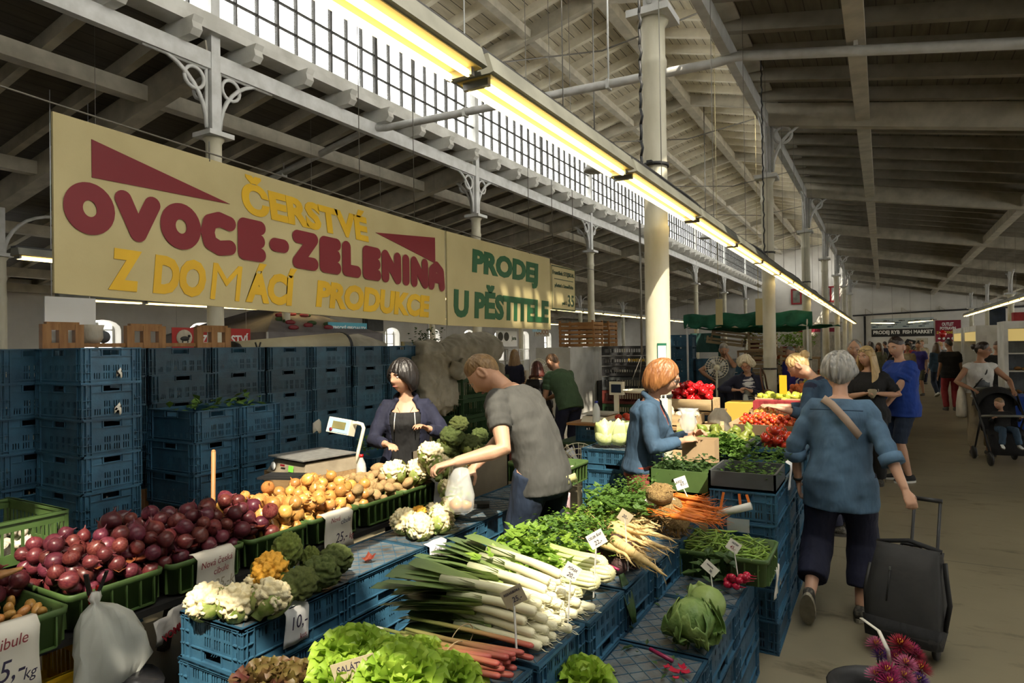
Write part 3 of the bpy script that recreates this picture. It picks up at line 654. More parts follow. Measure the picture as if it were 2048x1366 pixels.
mat('lettuce', (.36,.50,.06), (.22,.37,.035), 4, .45, bump=.3, bsc=22, trans=.4, rand=.12); mat('red_lettuce', (.09,.012,.022), (.13,.15,.022), 5, .5, bump=.3, bsc=22, trans=.3)
mat('celery_leaf', (.27,.40,.055), (.16,.29,.035), 5, .5, trans=.4); mat('parsley_leaf', (.115,.22,.035), (.065,.14,.022), 6, .5, trans=.35); mat('dark_leaf', (.05,.10,.025), (.03,.065,.018), 6, .5, trans=.3)
mat('savoy', (.085,.175,.035), (.24,.34,.10), 12, .5, bump=1.4, bsc=24, trans=.2); mat('pale_cabbage', (.52,.60,.22), (.62,.66,.36), 3, .45, bump=.25, bsc=8, rand=.06)
mat('beet', (.035,.016,.018), (.06,.03,.025), 5, .6, bump=.3, bsc=20); mat('beet_stem', (.22,.012,.06), None, 4, .4)
mat('celeriac', (.36,.24,.09), (.20,.12,.045), 7, .8, bump=1.2, bsc=16); mat('parsnip', (.60,.44,.20), (.48,.33,.14), 4, .6, st=(14,2,2), bump=.3, bsc=14)
mat('carrot', (.58,.16,.018), (.48,.11,.012), 4, .5, st=(10,2,2), rand=.12); mat('bean', (.16,.27,.035), (.22,.34,.06), 4, .4, rand=.25)
mat('radish', (.42,.012,.045), (.33,.008,.03), 4, .25, rand=.15); mat('tomato', (.48,.02,.012), (.58,.06,.015), 1, .18, rand=.2, spec=.6); mat('cherry', (.50,.035,.012), (.60,.11,.02), 1, .2, rand=.3, hue=.015, spec=.6)
mat('pepper', (.50,.010,.014), (.42,.008,.012), 2, .15, rand=.15, spec=.6); mat('yellow_pepper', (.55,.52,.07), (.38,.44,.05), 2, .2, rand=.2, hue=.03); mat('pear', (.17,.21,.03), (.11,.14,.022), 3, .4, bump=.1, bsc=60, rand=.22, hue=.015)
mat('apple', (.55,.30,.05), (.45,.06,.02), 1.4, .3, rand=.2, hue=.02); mat('white_onion', (.62,.55,.42), (.50,.40,.30), 3, .4, rand=.15); mat('garlic', (.55,.50,.42), (.42,.35,.28), 4, .6, rand=.15)
mat('skin_scrap', (.30,.10,.035), (.18,.03,.025), 4, .3, trans=.3); mat('cut_end', (.62,.60,.36), (.50,.47,.22), 6, .6)
grad('leek', sc=-1, stops=[(0,(.66,.62,.42)),(.06,(.58,.58,.30)),(.15,(.34,.41,.12)),(.28,(.12,.20,.06)),(.64,(.055,.12,.055))]); grad('leek_leaf', sc=-1, stops=[(.14,(.26,.34,.10)),(.26,(.075,.14,.05)),(.66,(.04,.095,.045))], trans=.25)
grad('rhubarb', sc=-1, stops=[(0,(.34,.06,.05)),(.03,(.30,.012,.03)),(.09,(.40,.06,.08)),(.15,(.46,.46,.20)),(.5,(.34,.42,.12))]); grad('celery', sc=-1, stops=[(0,(.55,.52,.30)),(.08,(.52,.58,.22)),(.3,(.36,.50,.11))], streak=(1,60,60))
def deposit(n, sample, rr, zb, zt, tries=9, seed=1, flat=.9):
    q = random.Random(seed); out = []; fails = 0
    while len(out) < n and fails < 60:
        best = None
        for _ in range(tries):
            x, y = sample(q); r = q.uniform(*rr); z = zb+r
            for (a, b, c, d) in out:
                dd = (a-x)**2+(b-y)**2; s_ = (d+r)*flat
                if dd < s_*s_: z = max(z, c+sqrt(s_*s_-dd))
            if z > zt(x, y): continue
            if best is None or z < best[2]: best = (x, y, z, r)
        if best is None: fails += 1; continue
        out.append(best)
    return out
def meshes(n, fn, m, name):
    o = []
    for i in range(n): me = fn(i).mesh(name); me.materials.append(M(m)); o.append(me)
    return o
def scatter(name, ms, items, label, cat, grp, upright=.5, sc=1.0, lab=None, seed=3):
    q = random.Random(seed); L = []
    for i, (x, y, z, r) in enumerate(items):
        o = bpy.data.objects.new(name, ms[i % len(ms)]); C.objects.link(o); o.location = (x, y, z); s_ = r*sc; o.scale = (s_*q.uniform(.93,1.07), s_*q.uniform(.93,1.07), s_*q.uniform(.92,1.08))
        o.rotation_euler = (q.gauss(0, upright), q.gauss(0, upright), q.uniform(0, 6.28)); tag(o, lab(i) if lab else label, cat, grp); L.append(o)
    return L
def onion(i):
    b = MB(); t = (1.15, 1.45, 1.25, 1.05)[i % 4]
    b.lathe([(.05,-.93),(.12,-.90),(.42,-.82),(.75,-.62),(.95,-.28),(1.0,.05),(.92,.38),(.70,.68),(.40,.90),(.17,1.04),(.09,1.18),(.07,1.05+t*.35),(.015,1.1+t*.4)], 14)
    for k in range(5): a = k*1.3; b.tube([(.05*cos(a),.05*sin(a),-.9),(.14*cos(a),.14*sin(a),-1.0),(.2*cos(a+.4),.2*sin(a+.4),-1.03)], .012, 4)
    b.v = [(x*(1+.06*noise.noise(V((x,y,z+i*7)))), y*(1+.06*noise.noise(V((y,x,z+i*3)))), z) for x,y,z in b.v]; return b
def lump(i, e=(1.25,.95,.85), amp=.16, seg=16, rng=11):
    return MB().ball((0,0,0), e, seg, rng, lambda d: 1+amp*noise.noise(d*1.3+V((i*5.1,0,0))))
ro = meshes(4, onion, 'red_onion', 'red_onion'); yo = meshes(4, onion, 'yellow_onion', 'yellow_onion'); po = meshes(5, lump, 'potato', 'potato'); wo = meshes(2, onion, 'white_onion', 'white_onion')
def mound(x, y, x0, x1, zl, h, ya, yb):
    u = (x-x0)/(x1-x0); return zl + h*max(0, 1-abs(2*u-1.15)**2.2)*min(1, max(.35, (y-ya)/.25))*min(1, max(.35, (yb-y)/.15))
FX0, FX1 = -3.22, -2.755
it = deposit(262, lambda q: (q.uniform(FX0, FX1), q.uniform(1.34, 2.30)), (.030,.043), .765, lambda x,y: mound(x,y,FX0,FX1,.86,.22,.9,2.9), seed=5)
it += [t for t in deposit(60, lambda q: (q.uniform(-3.3, -2.97), q.uniform(.86, 1.32)), (.030,.042), .775, lambda x,y: .88+.12*(1-abs((x+3.16)/.2)), seed=8)]
scatter('red_onion', ro, it[:299], 'dark red onion heaped in the near green boxes', 'onion', 'red onions heaped in the green boxes', 1.0)
it = deposit(190, lambda q: (q.uniform(FX0, FX1), q.uniform(2.14, 3.02)), (.028,.044), .77, lambda x,y: mound(x,y,FX0,FX1,.855,.17,1.7,3.2) if y > 2.3 or x < -3.02 else .80, seed=6)
scatter('yellow_onion', yo, it, 'yellow onion heaped in the middle green boxes', 'onion', 'yellow onions heaped in the green boxes', .8)
it = deposit(150, lambda q: (q.uniform(FX0, FX1), q.uniform(2.92, 3.68)), (.028,.043), .77, lambda x,y: mound(x,y,FX0,FX1,.86,.17,2.5,4.0), seed=9)
scatter('potato', po, it, 'brown potato in the far green boxes', 'potato', 'potatoes in the green boxes', .6)
it = deposit(26, lambda q: (q.uniform(-2.95, -2.72), q.uniform(.92, 1.25)), (.018,.026), .77, lambda x,y: .85, seed=4)
scatter('shallot', meshes(2, lambda i: lump(i,(1.5,.9,.9),.1), 'yellow_onion', 'shallot'), it, 'small golden shallot in the nearest green box', 'shallot', 'shallots in the nearest box', .5)
it = deposit(60, lambda q: (q.uniform(-3.92, -3.45), q.uniform(1.27, 1.60)), (.022,.03), .815, lambda x,y: .95, seed=14)
scatter('garlic_bulb', meshes(2, lambda i: MB().lathe([(.2,-.8),(.85,-.55),(1,-.1),(.8,.35),(.35,.7),(.15,1.1),(.05,1.4)],10), 'garlic', 'garlic_bulb'), it, 'garlic bulb in the green crate on the left', 'garlic', 'garlic bulbs in the green crate', .5)
def scraps(label, pts, m='skin_scrap', s0=.03, seed=2):
    q = random.Random(seed); b = MB()
    for p in pts:
        c = V(p); a = q.uniform(0,6.28); s_ = s0*q.uniform(.6,1.3); g = []
        for i in range(4):
            g.append([c+V((s_*(cos(a)*(i-1.5)-sin(a)*(j-1))*.5, s_*(sin(a)*(i-1.5)+cos(a)*(j-1))*.5, .004+s_*.35*((j-1)**2+.25*(i-1.5)**2))) for j in range(3)])
        b.sheet(g)
    o = b.build('onion_skin', m, None, thick=.001); stuff(o); return o
q_ = random.Random(3)
scraps('', [(q_.uniform(-2.86,-2.74), q_.uniform(1.45,2.3), .835+q_.uniform(0,.02)) for _ in range(26)])
o = scraps('', [(q_.uniform(-3.1,-2.74), q_.uniform(2.4,2.95), .87+q_.uniform(0,.05)) for _ in range(18)], 'yellow_onion')
sk = MB(); g = [[V((-2.20+.012*i+.006*j, 2.36+.010*j, .724+.008*abs(i-2)+.007*(j-1)**2)) for j in range(4)] for i in range(5)]; sk.sheet(g); tag(sk.build('onion_skin', 'skin_scrap', thick=.001), 'dry orange onion skin lying alone on upturned crate', 'onion skin')
# wooden scoop in the nearest box
b = MB(); b.loft([[V((-3.12+.05*i+.0, .98+.05*i, .84+.018*i))+V((cos(a)*w_*.7, -cos(a)*w_*.7, sin(a)*w_*.55)) for a in [2*pi*k/10 for k in range(10)]] for i, w_ in enumerate((.012,.05,.055,.05,.03,.012))])
tag(b.build('wooden_scoop', 'orange_wood'), 'wooden scoop lying in the nearest green box of shallots', 'scoop')
# ---- cauliflower, broccoli
def leaf_sheet(b, base, out, up, L, W, curl=.5, ruf=0, n=6, m=4, seed=0, fr=.80, fq=9):
    base, out, up = V(base), V(out).normalized(), V(up).normalized(); s_ = out.cross(up).normalized(); g = []
    for i in range(n+1):
        t = i/n; wv = W*sin(pi*min(1, .12+t*fr))**.7; r = []
        for j in range(-m, m+1):
            u = j/m; tt = t*(1-.30*u*u*(fr < .7)); c = base+out*(L*tt*cos(curl*tt))+up*(L*tt*sin(curl*tt)); ed = max(abs(u), (t-.35)/.65)**2 if fr < .7 else max(abs(u)**1.2, 0)
            k = ruf*sin(u*fq+seed+2.2*t)*ed if fr >= .7 else ruf*ed*(sin(atan2(u, t+.15)*fq+seed)+.5*sin(atan2(u, t+.15)*fq*1.9+seed*2))
            r.append(c+s_*(wv*u*.5)+up*(W*.16*u*u*(fr >= .7)+k*W)-out*(.10*L*ed*(fr < .7)))
        g.append(r)
    return b.sheet(g)
def curdfn(sc, amp, sd):
    def f(d):
        v = noise.voronoi(d*sc+V((sd,sd*2,0)))[0]; v2 = noise.voronoi(d*sc*2.6+V((sd,0,sd)))[0]
        return 1-amp*min(1.1, v[0]*1.15)**2-amp*.28*min(1.1, v2[0]*1.15)**2
    return f
HEADS = {}
def head(kind, i):
    k = (kind, i)
    if k in HEADS: return HEADS[k]
    m, sc, amp, e = {'cauliflower':('curd',3.2,.34,(1,1,.82)),'orange_cauliflower':('orange_curd',3.2,.34,(1,1,.82)),'broccoli':('broccoli',2.8,.26,(1,1,.85)),'romanesco':('romanesco',3.6,.28,(.9,.9,1.15))}[kind]
    b = MB().ball((0,0,0), e, 60, 40, curdfn(sc, amp, i*3.7+1)); me = b.mesh('curd'); me.materials.append(M(m)); me2 = []
    for j in range(5 if 'caul' in kind else 2):
        a = j*1.26+i; lb = MB(); leaf_sheet(lb, (.45*cos(a),.45*sin(a),-.85), (cos(a),sin(a),.55), (-cos(a)*.5,-sin(a)*.5,1), (1.15 if 'caul' in kind else .8)*R.uniform(.8,1.1), .75, .75, .05, seed=j); l = lb.mesh('leaf'); l.materials.append(M('cauli_leaf')); me2.append(l)
    st = MB().lathe([(.26,-1.05),(.25,-.9),(.35,-.55),(.5,-.3)], 10).mesh('stem'); st.materials.append(M('stalk'))
    HEADS[k] = (me, me2, st); return HEADS[k]
def brassica(kind, label, loc, r, rot=(0,0,0), i=0, leaves=True, grp=None):
    me, ls, st = head(kind, i); cat = {'orange_cauliflower':'cauliflower'}.get(kind, kind)
    t = root(kind, label, cat, loc, 0, grp); t.rotation_euler = rot; t.scale = (r,r,r)
    for nm, q in [('curd', me), ('stem', st)]+([('leaf', l) for l in ls] if leaves else []):
        o = bpy.data.objects.new(nm, q); C.objects.link(o); o.parent = t
    return t
def pz(px, py, z, dz=0): v = at_z(px, py, z); v.z += dz; return v
for px, py, z, r, kd, lb, rot in (
    (410,1200,.79,.085,'cauliflower','shaded cream cauliflower at the near corner of the upturned crate',(.3,-.2,0)), (475,1203,.79,.085,'cauliflower','white cauliflower with a curling leaf at crate front edge',(.4,.3,1)),
    (543,1192,.80,.088,'cauliflower','white cauliflower with one long leaf stalk beside the broccoli',(.5,.5,2)), (512,1168,.78,.06,'cauliflower','small yellowish cauliflower behind the white front ones',(0,0,3)),
    (540,1138,.84,.085,'orange_cauliflower','orange cauliflower with green leaves on the front crate',(.6,.3,0)), (573,1102,.87,.08,'romanesco','pale green knobbly romanesco above the orange cauliflower',(0,.3,0)),
    (600,1166,.80,.082,'broccoli','dark broccoli head in front, leaning on the white cauliflower',(.2,.2,0)), (645,1142,.80,.088,'broccoli','large dark broccoli head over the crate edge',(.1,.3,1)), (672,1118,.82,.082,'broccoli','dark broccoli head at the far end of front crate',(.2,0,2)), (620,1120,.80,.06,'romanesco','small green head between the broccoli and romanesco',(0,0,2)),
    (806,1040,.80,.085,'cauliflower','cauliflower with leafy flank at left of the middle three',(.4,-.3,0)), (840,1052,.79,.088,'cauliflower','nearest cauliflower of the middle three, over the crate edge',(.7,.3,1)), (884,1038,.80,.085,'cauliflower','right cauliflower of the middle three with green leaf tips',(.5,.5,2)),
    (838,1024,.82,.05,'orange_cauliflower','small orange cauliflower half hidden by the middle three',(0,0,1)), (868,1020,.80,.06,'cauliflower','yellowish cauliflower behind the middle three',(.2,0,3)), (903,1010,.80,.085,'cauliflower','cauliflower just below the red-ink price paper',(.4,.4,3)),
    (787,942,.93,.10,'cauliflower','leafy cauliflower at the left end of the raised heap',(.3,-.2,0)), (836,940,.92,.10,'cauliflower','cauliflower in the middle of the raised heap by potatoes',(.4,.2,2)), (862,905,1.05,.10,'cauliflower','topmost cauliflower of the raised heap below the broccoli',(.3,.2,1)), (880,932,.96,.10,'cauliflower','bright cauliflower at the right of the raised heap',(.5,.4,3)),
    (895,975,.86,.07,'cauliflower','cauliflower with fresh leaves just beyond the potatoes',(.5,.3,2)),
    (914,925,.96,.055,'orange_cauliflower','orange cauliflower beside the raised white heads',(.4,.5,1)), (935,938,.93,.06,'orange_cauliflower','second orange cauliflower by the shopper elbow',(.4,.5,2)),
    (918,848,1.22,.075,'broccoli','topmost broccoli head on the peak of the heap',(0,.2,0)), (905,872,1.14,.095,'broccoli','broccoli head just under the peak',(.2,0,1)), (893,897,1.05,.10,'broccoli','broccoli head low on the left slope of the heap',(.3,0,2)), (938,890,1.07,.095,'broccoli','broccoli head on the right slope of the heap',(.2,.4,3)), (958,905,1.0,.08,'broccoli','broccoli head behind the shopper arm',(.1,.3,4)), (912,918,.98,.06,'broccoli','small dark broccoli in front of the heap',(.3,.2,5)), (935,925,.97,.05,'broccoli','smallest broccoli beside the orange heads',(.2,.3,6)), (960,870,1.1,.07,'broccoli','broccoli head furthest right, half behind grey shirt',(.2,.3,7))):
    brassica(kd, lb, pz(px,py,z), r, rot, int(px) % 3, leaves=kd != 'broccoli' or r > .09)
mat('old_card', (.17,.14,.10), (.12,.10,.07), 4, .85); tray('cardboard_box', 'battered cardboard box walling in the broccoli heap', (-2.72, 3.98, .67), .50, .52, .33, 'old_card'); 
# ---- leeks: white root ends face the aisle
def leek(i):
    q = random.Random(i); b = MB(); L = .34; bend = q.uniform(-.04,.04)
    pts = [(-x, bend*(x/.5)**2, .01*sin(x*9)) for x in (0,.008,.05,.14,.24,L)]
    b.tube(pts, [.011,.0165,.0175,.0155,.016,.021], 10, flat=1)
    for k in range(4): a = k*1.5; b.tube([(0,.008*cos(a),.008*sin(a)),(.012,.014*cos(a),.014*sin(a)),(.025,.018*cos(a+.3),.016*sin(a+.3))], .0011, 3)
    lv = []
    for k in range(5):
        l = MB(); g = []; a = (k-2)*.16+q.uniform(-.05,.05); W = q.uniform(.028,.042); up = q.uniform(-.05,.12); LL = q.uniform(.26,.40); dr = q.uniform(.05,.2)
        for j in range(8):
            t = j/7; x = .20+LL*t; y = bend*(x/.5)**2+sin(a)*LL*t; z = .006*(k-2)+up*LL*t-dr*LL*t*t*.6; w_ = W*(.55+.6*t)*(1 if t < .9 else .7); z0 = .012*(1-t)
            g.append([(-x, y-w_, z+z0*.0+.010*(1-t)), (-x, y, z-.008*(1-t)), (-x, y+w_, z+.010*(1-t))])
        l.sheet(g); me = l.mesh('leaf'); me.materials.append(M('leek_leaf')); lv.append(me)
    me = b.mesh('shaft'); me.materials.append(M('leek')); return me, lv
LK = [leek(i) for i in range(5)]; q = random.Random(11)
k = 0
for layer, (n, z) in enumerate(((10,.748),(9,.780),(8,.812),(6,.844),(4,.874))):
    for j in range(n):
        y = 1.79+.42*(j+.5+.15*layer)/n*(1-.05*layer); me, lv = LK[k % 5]; k += 1
        t = root('leek', 'long leek with white root end on the island crates', 'leek', (-1.00-.022*layer+q.uniform(-.035,.03)-(.0 if j else .0), y+.12, z), q.uniform(-.17,.17)+.04, 'leeks laid across the island'); t.rotation_euler = (q.uniform(-.3,.3), q.uniform(-.03,.05)+.02*layer, t.rotation_euler.z)
        for nm, m_ in [('shaft', me)]+[('leaf', l) for l in lv]:
            o = bpy.data.objects.new(nm, m_); C.objects.link(o); o.parent = t
# ---- rhubarb
for k in range(18):
    b = MB(); L = q.uniform(.38,.52); b.tube([(-x, .02*sin(x*4+k), 0) for x in (0,.01,.1,.2,.35,L)], [.008,.013,.012,.011,.010,.007], 8, flat=.65)
    me = b.mesh('stalk'); me.materials.append(M('rhubarb')); o = bpy.data.objects.new('rhubarb_stalk', me); C.objects.link(o); lay = k//7
    o.location = (-1.02+q.uniform(-.06,.03), 1.64+.26*(k % 7+.5*lay)/7, .742+.022*lay); o.rotation_euler = (0, .02, q.uniform(-.14,.14)+.1); tag(o, 'red-footed rhubarb stalk in the bundle before the leeks', 'rhubarb', 'rhubarb stalks in the bundle')
for i, (x, a) in enumerate(((-1.2,0),(-1.25,.1))):
    b = MB(); b.tube([(x, 1.70+.12*i+.07*cos(t), .768+.042*sin(t)) for t in [i_*2*pi/16 for i_ in range(17)]], .002, 4); tag(b.build('bundle_tie', 'pale_wood'), 'thin rubber tie round the %s rhubarb bundle' % ('near','far')[i], 'tie')
# ---- leafy things
def leaf_cloud(b, pts, size, q, n_each=1, spread=.03, lobes=3):
    for p in pts:
        for _ in range(n_each):
            c = V(p)+V((q.gauss(0,spread), q.gauss(0,spread), q.gauss(0,spread*.7))); a = q.uniform(0,6.28); el = q.uniform(-.5,.9); d = V((cos(a)*cos(el), sin(a)*cos(el), sin(el))); s_, u, d = basis(d); L = size*q.uniform(.6,1.3)
            for lo in range(lobes):
                ang = (lo-(lobes-1)/2)*.85; dd = d*cos(ang)+s_*sin(ang); ss = s_*cos(ang)-d*sin(ang); l = L*(1 if lo == (lobes-1)/2 else .75); w_ = l*.34; fo = u*(.12*l)
                b.add([c, c+dd*l*.5+ss*w_+fo, c+dd*l, c+dd*l*.5-ss*w_+fo, c+dd*l*.55-fo*.6], [(0,4,1),(1,4,2),(2,4,3),(3,4,0)], True)
def salad(name, label, loc, r, m, seed, n=34, ruf=.30, tilt=0):
    q = random.Random(seed); t = root(name, label, 'lettuce', loc); t.rotation_euler = (tilt, 0, seed); n = min(n, 26)
    MB().ball((0,0,r*.35), (r*.42,r*.42,r*.4), 12, 8).build('heart', m, t)
    for k in range(n):
        a = k*2.4; lv = k/n; el = 1.30-lv*1.05; L = r*(.75+.45*lv); b = MB(); d = V((cos(a)*cos(el), sin(a)*cos(el), sin(el))); up = V((-cos(a)*sin(el), -sin(a)*sin(el), cos(el)))
        leaf_sheet(b, (cos(a)*r*.08, sin(a)*r*.08, r*.10), d, up, L, L*1.15, -.35+.5*(1-lv), ruf*q.uniform(.8,1.2)*.24, 8, 10, q.uniform(0,6), .55, 13); b.build('leaf', m, t)
    return t
for i, (px, py, z, r, lb) in enumerate(((705,1296,.80,.135,'curly green lettuce nearest the left front crates'),(775,1312,.80,.12,'frilly green lettuce in the middle of the front row'),(835,1305,.79,.11,'narrow-leaved pale lettuce behind the front row'),(800,1345,.82,.14,'big curly lettuce above the lettuce price card'),(890,1345,.78,.12,'loose green lettuce at the rhubarb side'),(690,1350,.78,.12,'curly lettuce cut by the bottom edge beside the card'))):
    salad('lettuce', lb, pz(px,py,z,-.05), r, 'lettuce', i+2, 34)
for i, (px, py, lb) in enumerate(((530,1362,'dark red and green lettuce at the bottom edge'),(588,1366,'dark red lettuce beside the curly green ones'),(1165,1352,'green lettuce low on the near crate at bottom edge'))):
    salad('red_lettuce' if i < 2 else 'lettuce', lb, pz(px,py,.72 if i < 2 else .60,-.04), .12, 'red_lettuce' if i < 2 else 'lettuce', i+20, 20)
def greens(name, label, cat, pts, m, size, n, spread, seed, stem=None, root_xy=None, lobes=3):
    q = random.Random(seed); b = MB(); c = sum((V(p) for p in pts), V())/len(pts); leaf_cloud(b, pts, size, q, n, spread, lobes); t = root(name, label, cat, c)
    stuff(b.build('foliage', m, t, W=True))
    if stem:
        s_ = MB()
        for p in pts:
            for _ in range(3): e = V(p)+V((q.gauss(0,spread),q.gauss(0,spread),q.gauss(0,spread*.5))); s0 = V(root_xy)+V((q.gauss(0,.01),q.gauss(0,.03),q.gauss(0,.01))); s_.tube([s0, (s0+e)/2+V((0,0,.015)), e], [.0035,.003,.0015], 5)
        s_.build('stems', stem, t, W=True)
    return t
# celery with cut base
for i, (px, py, z, dy) in enumerate(((1195,1165,.80,.03),(1225,1150,.80,.0),(1165,1180,.765,.05),(1210,1130,.83,-.02))):
    e = pz(px, py, z); t = root('celery', 'bunch of stalk celery, %s' % ('second from the leeks, cut base showing','base turned to the aisle under the leaf','nearest the leeks, bowed stalks','on top of the celery heap')[i], 'celery', e, q.uniform(-.06,.08)-.05)
    for k in range(10):
        a = k*.63; rr = .036; b = MB(); o1 = (rr*cos(a), rr*.75*sin(a))
        b.tube([(0,o1[0]*.5,o1[1]*.6),(-.02,o1[0]*.95,o1[1]*.95),(-.12,o1[0],o1[1]),(-.24,o1[0]*1.2,o1[1]*1.1+.01),(-.36,o1[0]*1.9,o1[1]*1.6+.02)], [.010,.015,.013,.010,.006], 7, flat=.7); b.build('stalk', 'celery', t)
    MB().ball((-.004,0,0),(.012,.032,.026),10,6).build('cut_base', 'cut_end', t)
    pts = [V((-.36+q.gauss(0,.05), q.gauss(0,.06), .03+q.gauss(0,.03))) for _ in range(34)]; b = MB(); leaf_cloud(b, pts, .045, q, 3, .03, 3); stuff(b.build('foliage', 'celery_leaf', t))
greens('celery_foliage', 'heap of light green celery leaves above the leeks', 'celery leaves', [at_z(x,y,z)+V((q.gauss(0,.03),q.gauss(0,.03),0)) for x,y,z in [(q.uniform(975,1110), q.uniform(1085,1130), q.uniform(.80,.90)) for _ in range(70)]], 'celery_leaf', .06, 3, .03, 31)
greens('parsley_foliage', 'feathery green tops of the parsley root bunches', 'parsley tops', [at_z(x, 1075-(x-1060)*.15+y, z) for x,y,z in [(q.uniform(1060,1215), q.uniform(-32,22), q.uniform(.80,.90)) for _ in range(150)]], 'parsley_leaf', .022, 9, .025, 32)
greens('parsley_foliage', 'lighter celery and parsley leaves beneath the dark bunches', 'parsley tops', [at_z(x, 1040-(x-1140)*.25+y, z) for x,y,z in [(q.uniform(1120,1230), q.uniform(-18,30), q.uniform(.80,.90)) for _ in range(60)]], 'celery_leaf', .028, 6, .03, 37)
greens('parsley_bunch', 'dark flat-leaf parsley heaped beyond the parsley roots', 'parsley', [at_z(x,y,z) for x,y,z in [(q.uniform(1180,1290), q.uniform(985,1022), q.uniform(.82,.95)) for _ in range(95)]], 'parsley_leaf', .035, 6, .03, 33)
greens('dill_bunch', 'feathery dill bunch below the redheaded shopper', 'dill', [at_z(x,y,z) for x,y,z in [(q.uniform(1235,1320), q.uniform(962,985), q.uniform(.85,.93)) for _ in range(40)]], 'parsley_leaf', .016, 10, .03, 34)
greens('beet_leaves', 'pale crumpled beet leaves beside the beetroot', 'beet leaves', [at_z(x,y,z) for x,y,z in [(q.uniform(1130,1195), q.uniform(1100,1125), .80) for _ in range(16)]], 'celery_leaf', .06, 2, .03, 35)
b = MB(); leaf_sheet(b, at_z(1238,1150,.76), (.35,-.1,-.75), (1,0,.5), .20, .09, -.1, .03); tag(b.build('beet_leaf', 'dark_leaf', thick=.001), 'single drooping green leaf over the island edge', 'leaf')
# beetroot
bm_ = meshes(2, lambda i: MB().lathe([(.02,-1.7),(.05,-1.3),(.25,-.95),(.75,-.6),(1,-.05),(.85,.55),(.4,.85),(.15,1.0)],14), 'beet', 'beetroot')
for i, (px, py, z) in enumerate(((1165,1102,.78),(1180,1120,.76),(1215,1095,.79),(1222,1112,.77),(1248,1112,.77),(1262,1100,.78),(1240,1130,.76),(1268,1120,.76),(1232,1085,.80))):
    c = pz(px, py, z); o = bpy.data.objects.new('beetroot', bm_[i % 2]); C.objects.link(o); o.location = c; o.scale = (.042,)*3; o.rotation_euler = (1.2, q.uniform(-1,1), q.uniform(-.8,.3)); tag(o, 'dusty dark beetroot under the parsley roots', 'beetroot', 'beetroot heaped on the island')
b = MB()
for x, y in ((1205,1108),(1180,1100),(1142,1085),(1238,1140)): c = at_z(x, y, .78); b.tube([c, c+V((-.05,.01,.01))], .006, 6)
tag(b.build('beet_stalk', 'beet_stem'), 'magenta beet stems lying among the beetroot', 'beet stems')
# parsley roots: tapered, whiskered
def taproot(L, r, q, wob=.04):
    b = MB(); n = 9; pts = []; y = z = 0
    for i in range(n):
        t = i/(n-1); pts.append((L*t, y, z)); y += q.gauss(0, wob*.25*t); z += q.gauss(0, wob*.12*t)-.004*t*t
    b.tube([(-.012,0,0)]+pts, [r*.55]+[max(.0012, r*(1-(i/(n-1)))**.75*(1 if i else .9)) for i in range(n)], 9)
    for k in range(5):
        t = q.uniform(.25,.85); i = int(t*(n-1)); p = V(pts[i]); b.tube([p, p+V((.04,q.uniform(-.03,.03),q.uniform(-.01,.01))), p+V((.09,q.uniform(-.06,.06),q.uniform(-.03,.0)))], [.0022,.0015,.0006], 4)
    for k in range(3): b.tube([(-.012,0,0),(-.06,q.uniform(-.015,.015),.01),(-.14,q.uniform(-.03,.03),.02)], [.004,.0028,.0015], 4)
    return b
pr_ = meshes(6, lambda i: taproot(random.Random(i).uniform(.24,.36), (.016,.021,.029,.018,.024,.015)[i], random.Random(i+40)), 'parsnip', 'parsley_root')
for k in range(30):
    px, py = 1205+q.uniform(-8,25), 1048+2.6*(k-12)*.9; lay = q.uniform(0,.05)
    if py > 1100: px += 35; 
    c = at_z(px, min(py,1098), .80+lay*1.2); o = bpy.data.objects.new('parsley_root', pr_[k % 6]); C.objects.link(o); o.location = c; o.rotation_euler = (q.uniform(0,6), .05+.06*(k % 3), -.25+q.uniform(-.22,.22)-.012*k+.12); tag(o, 'pale tapering parsley root in the bunches beside the beetroot', 'parsley root', 'parsley roots in bunches')
# celeriac
cl_ = meshes(2, lambda i: lump(i+9,(1,1,.9),.22,22,16), 'celeriac', 'celeriac')
for i, (px, py, z, r, lb) in enumerate(((1320,988,.94,.070,'rooty celeriac on top of the celeriac heap'),(1325,1022,.84,.068,'celeriac under the top one, behind price cards'),(1296,1028,.80,.07,'celeriac lying left beside the parsley roots'),(1352,1040,.80,.07,'celeriac at the aisle edge of the heap'),(1345,1012,.86,.055,'celeriac by the carrots'))):
    c = pz(px, py, z); t = root('celeriac', lb, 'celeriac', c); o = bpy.data.objects.new('bulb', cl_[i % 2]); C.objects.link(o); o.parent = t; o.scale = (r,)*3; o.rotation_euler = (0,0,i); b = MB()
    for k in range(26): a = q.uniform(0,6.28); z0 = q.uniform(-1,-.3) if i else q.uniform(.4,.9); rr = sqrt(max(0,1-z0*z0)); p = V((cos(a)*rr*r*.9, sin(a)*rr*r*.9, z0*r*.85)); b.tube([p, p*1.25+V((0,0,-.01)), p*1.45+V((q.gauss(0,.02),q.gauss(0,.02),-.02))], [.004,.003,.001], 4)
    b.build('rootlets', 'celeriac', t)
ca_ = meshes(4, lambda i: taproot((.17,.2,.15,.19)[i], (.014,.016,.017,.013)[i], random.Random(i+60), .02), 'carrot', 'carrot')
for k in range(34):
    c = at_z(1355+q.uniform(-12,22), 988+k*1.4, .80+q.uniform(0,.06)); o = bpy.data.objects.new('carrot', ca_[k % 4]); C.objects.link(o); o.location = c; o.rotation_euler = (q.uniform(0,6), .06, q.uniform(-.35,.15)); tag(o, 'orange carrot in the heap at the end of the island', 'carrot', 'carrots heaped at the island end')
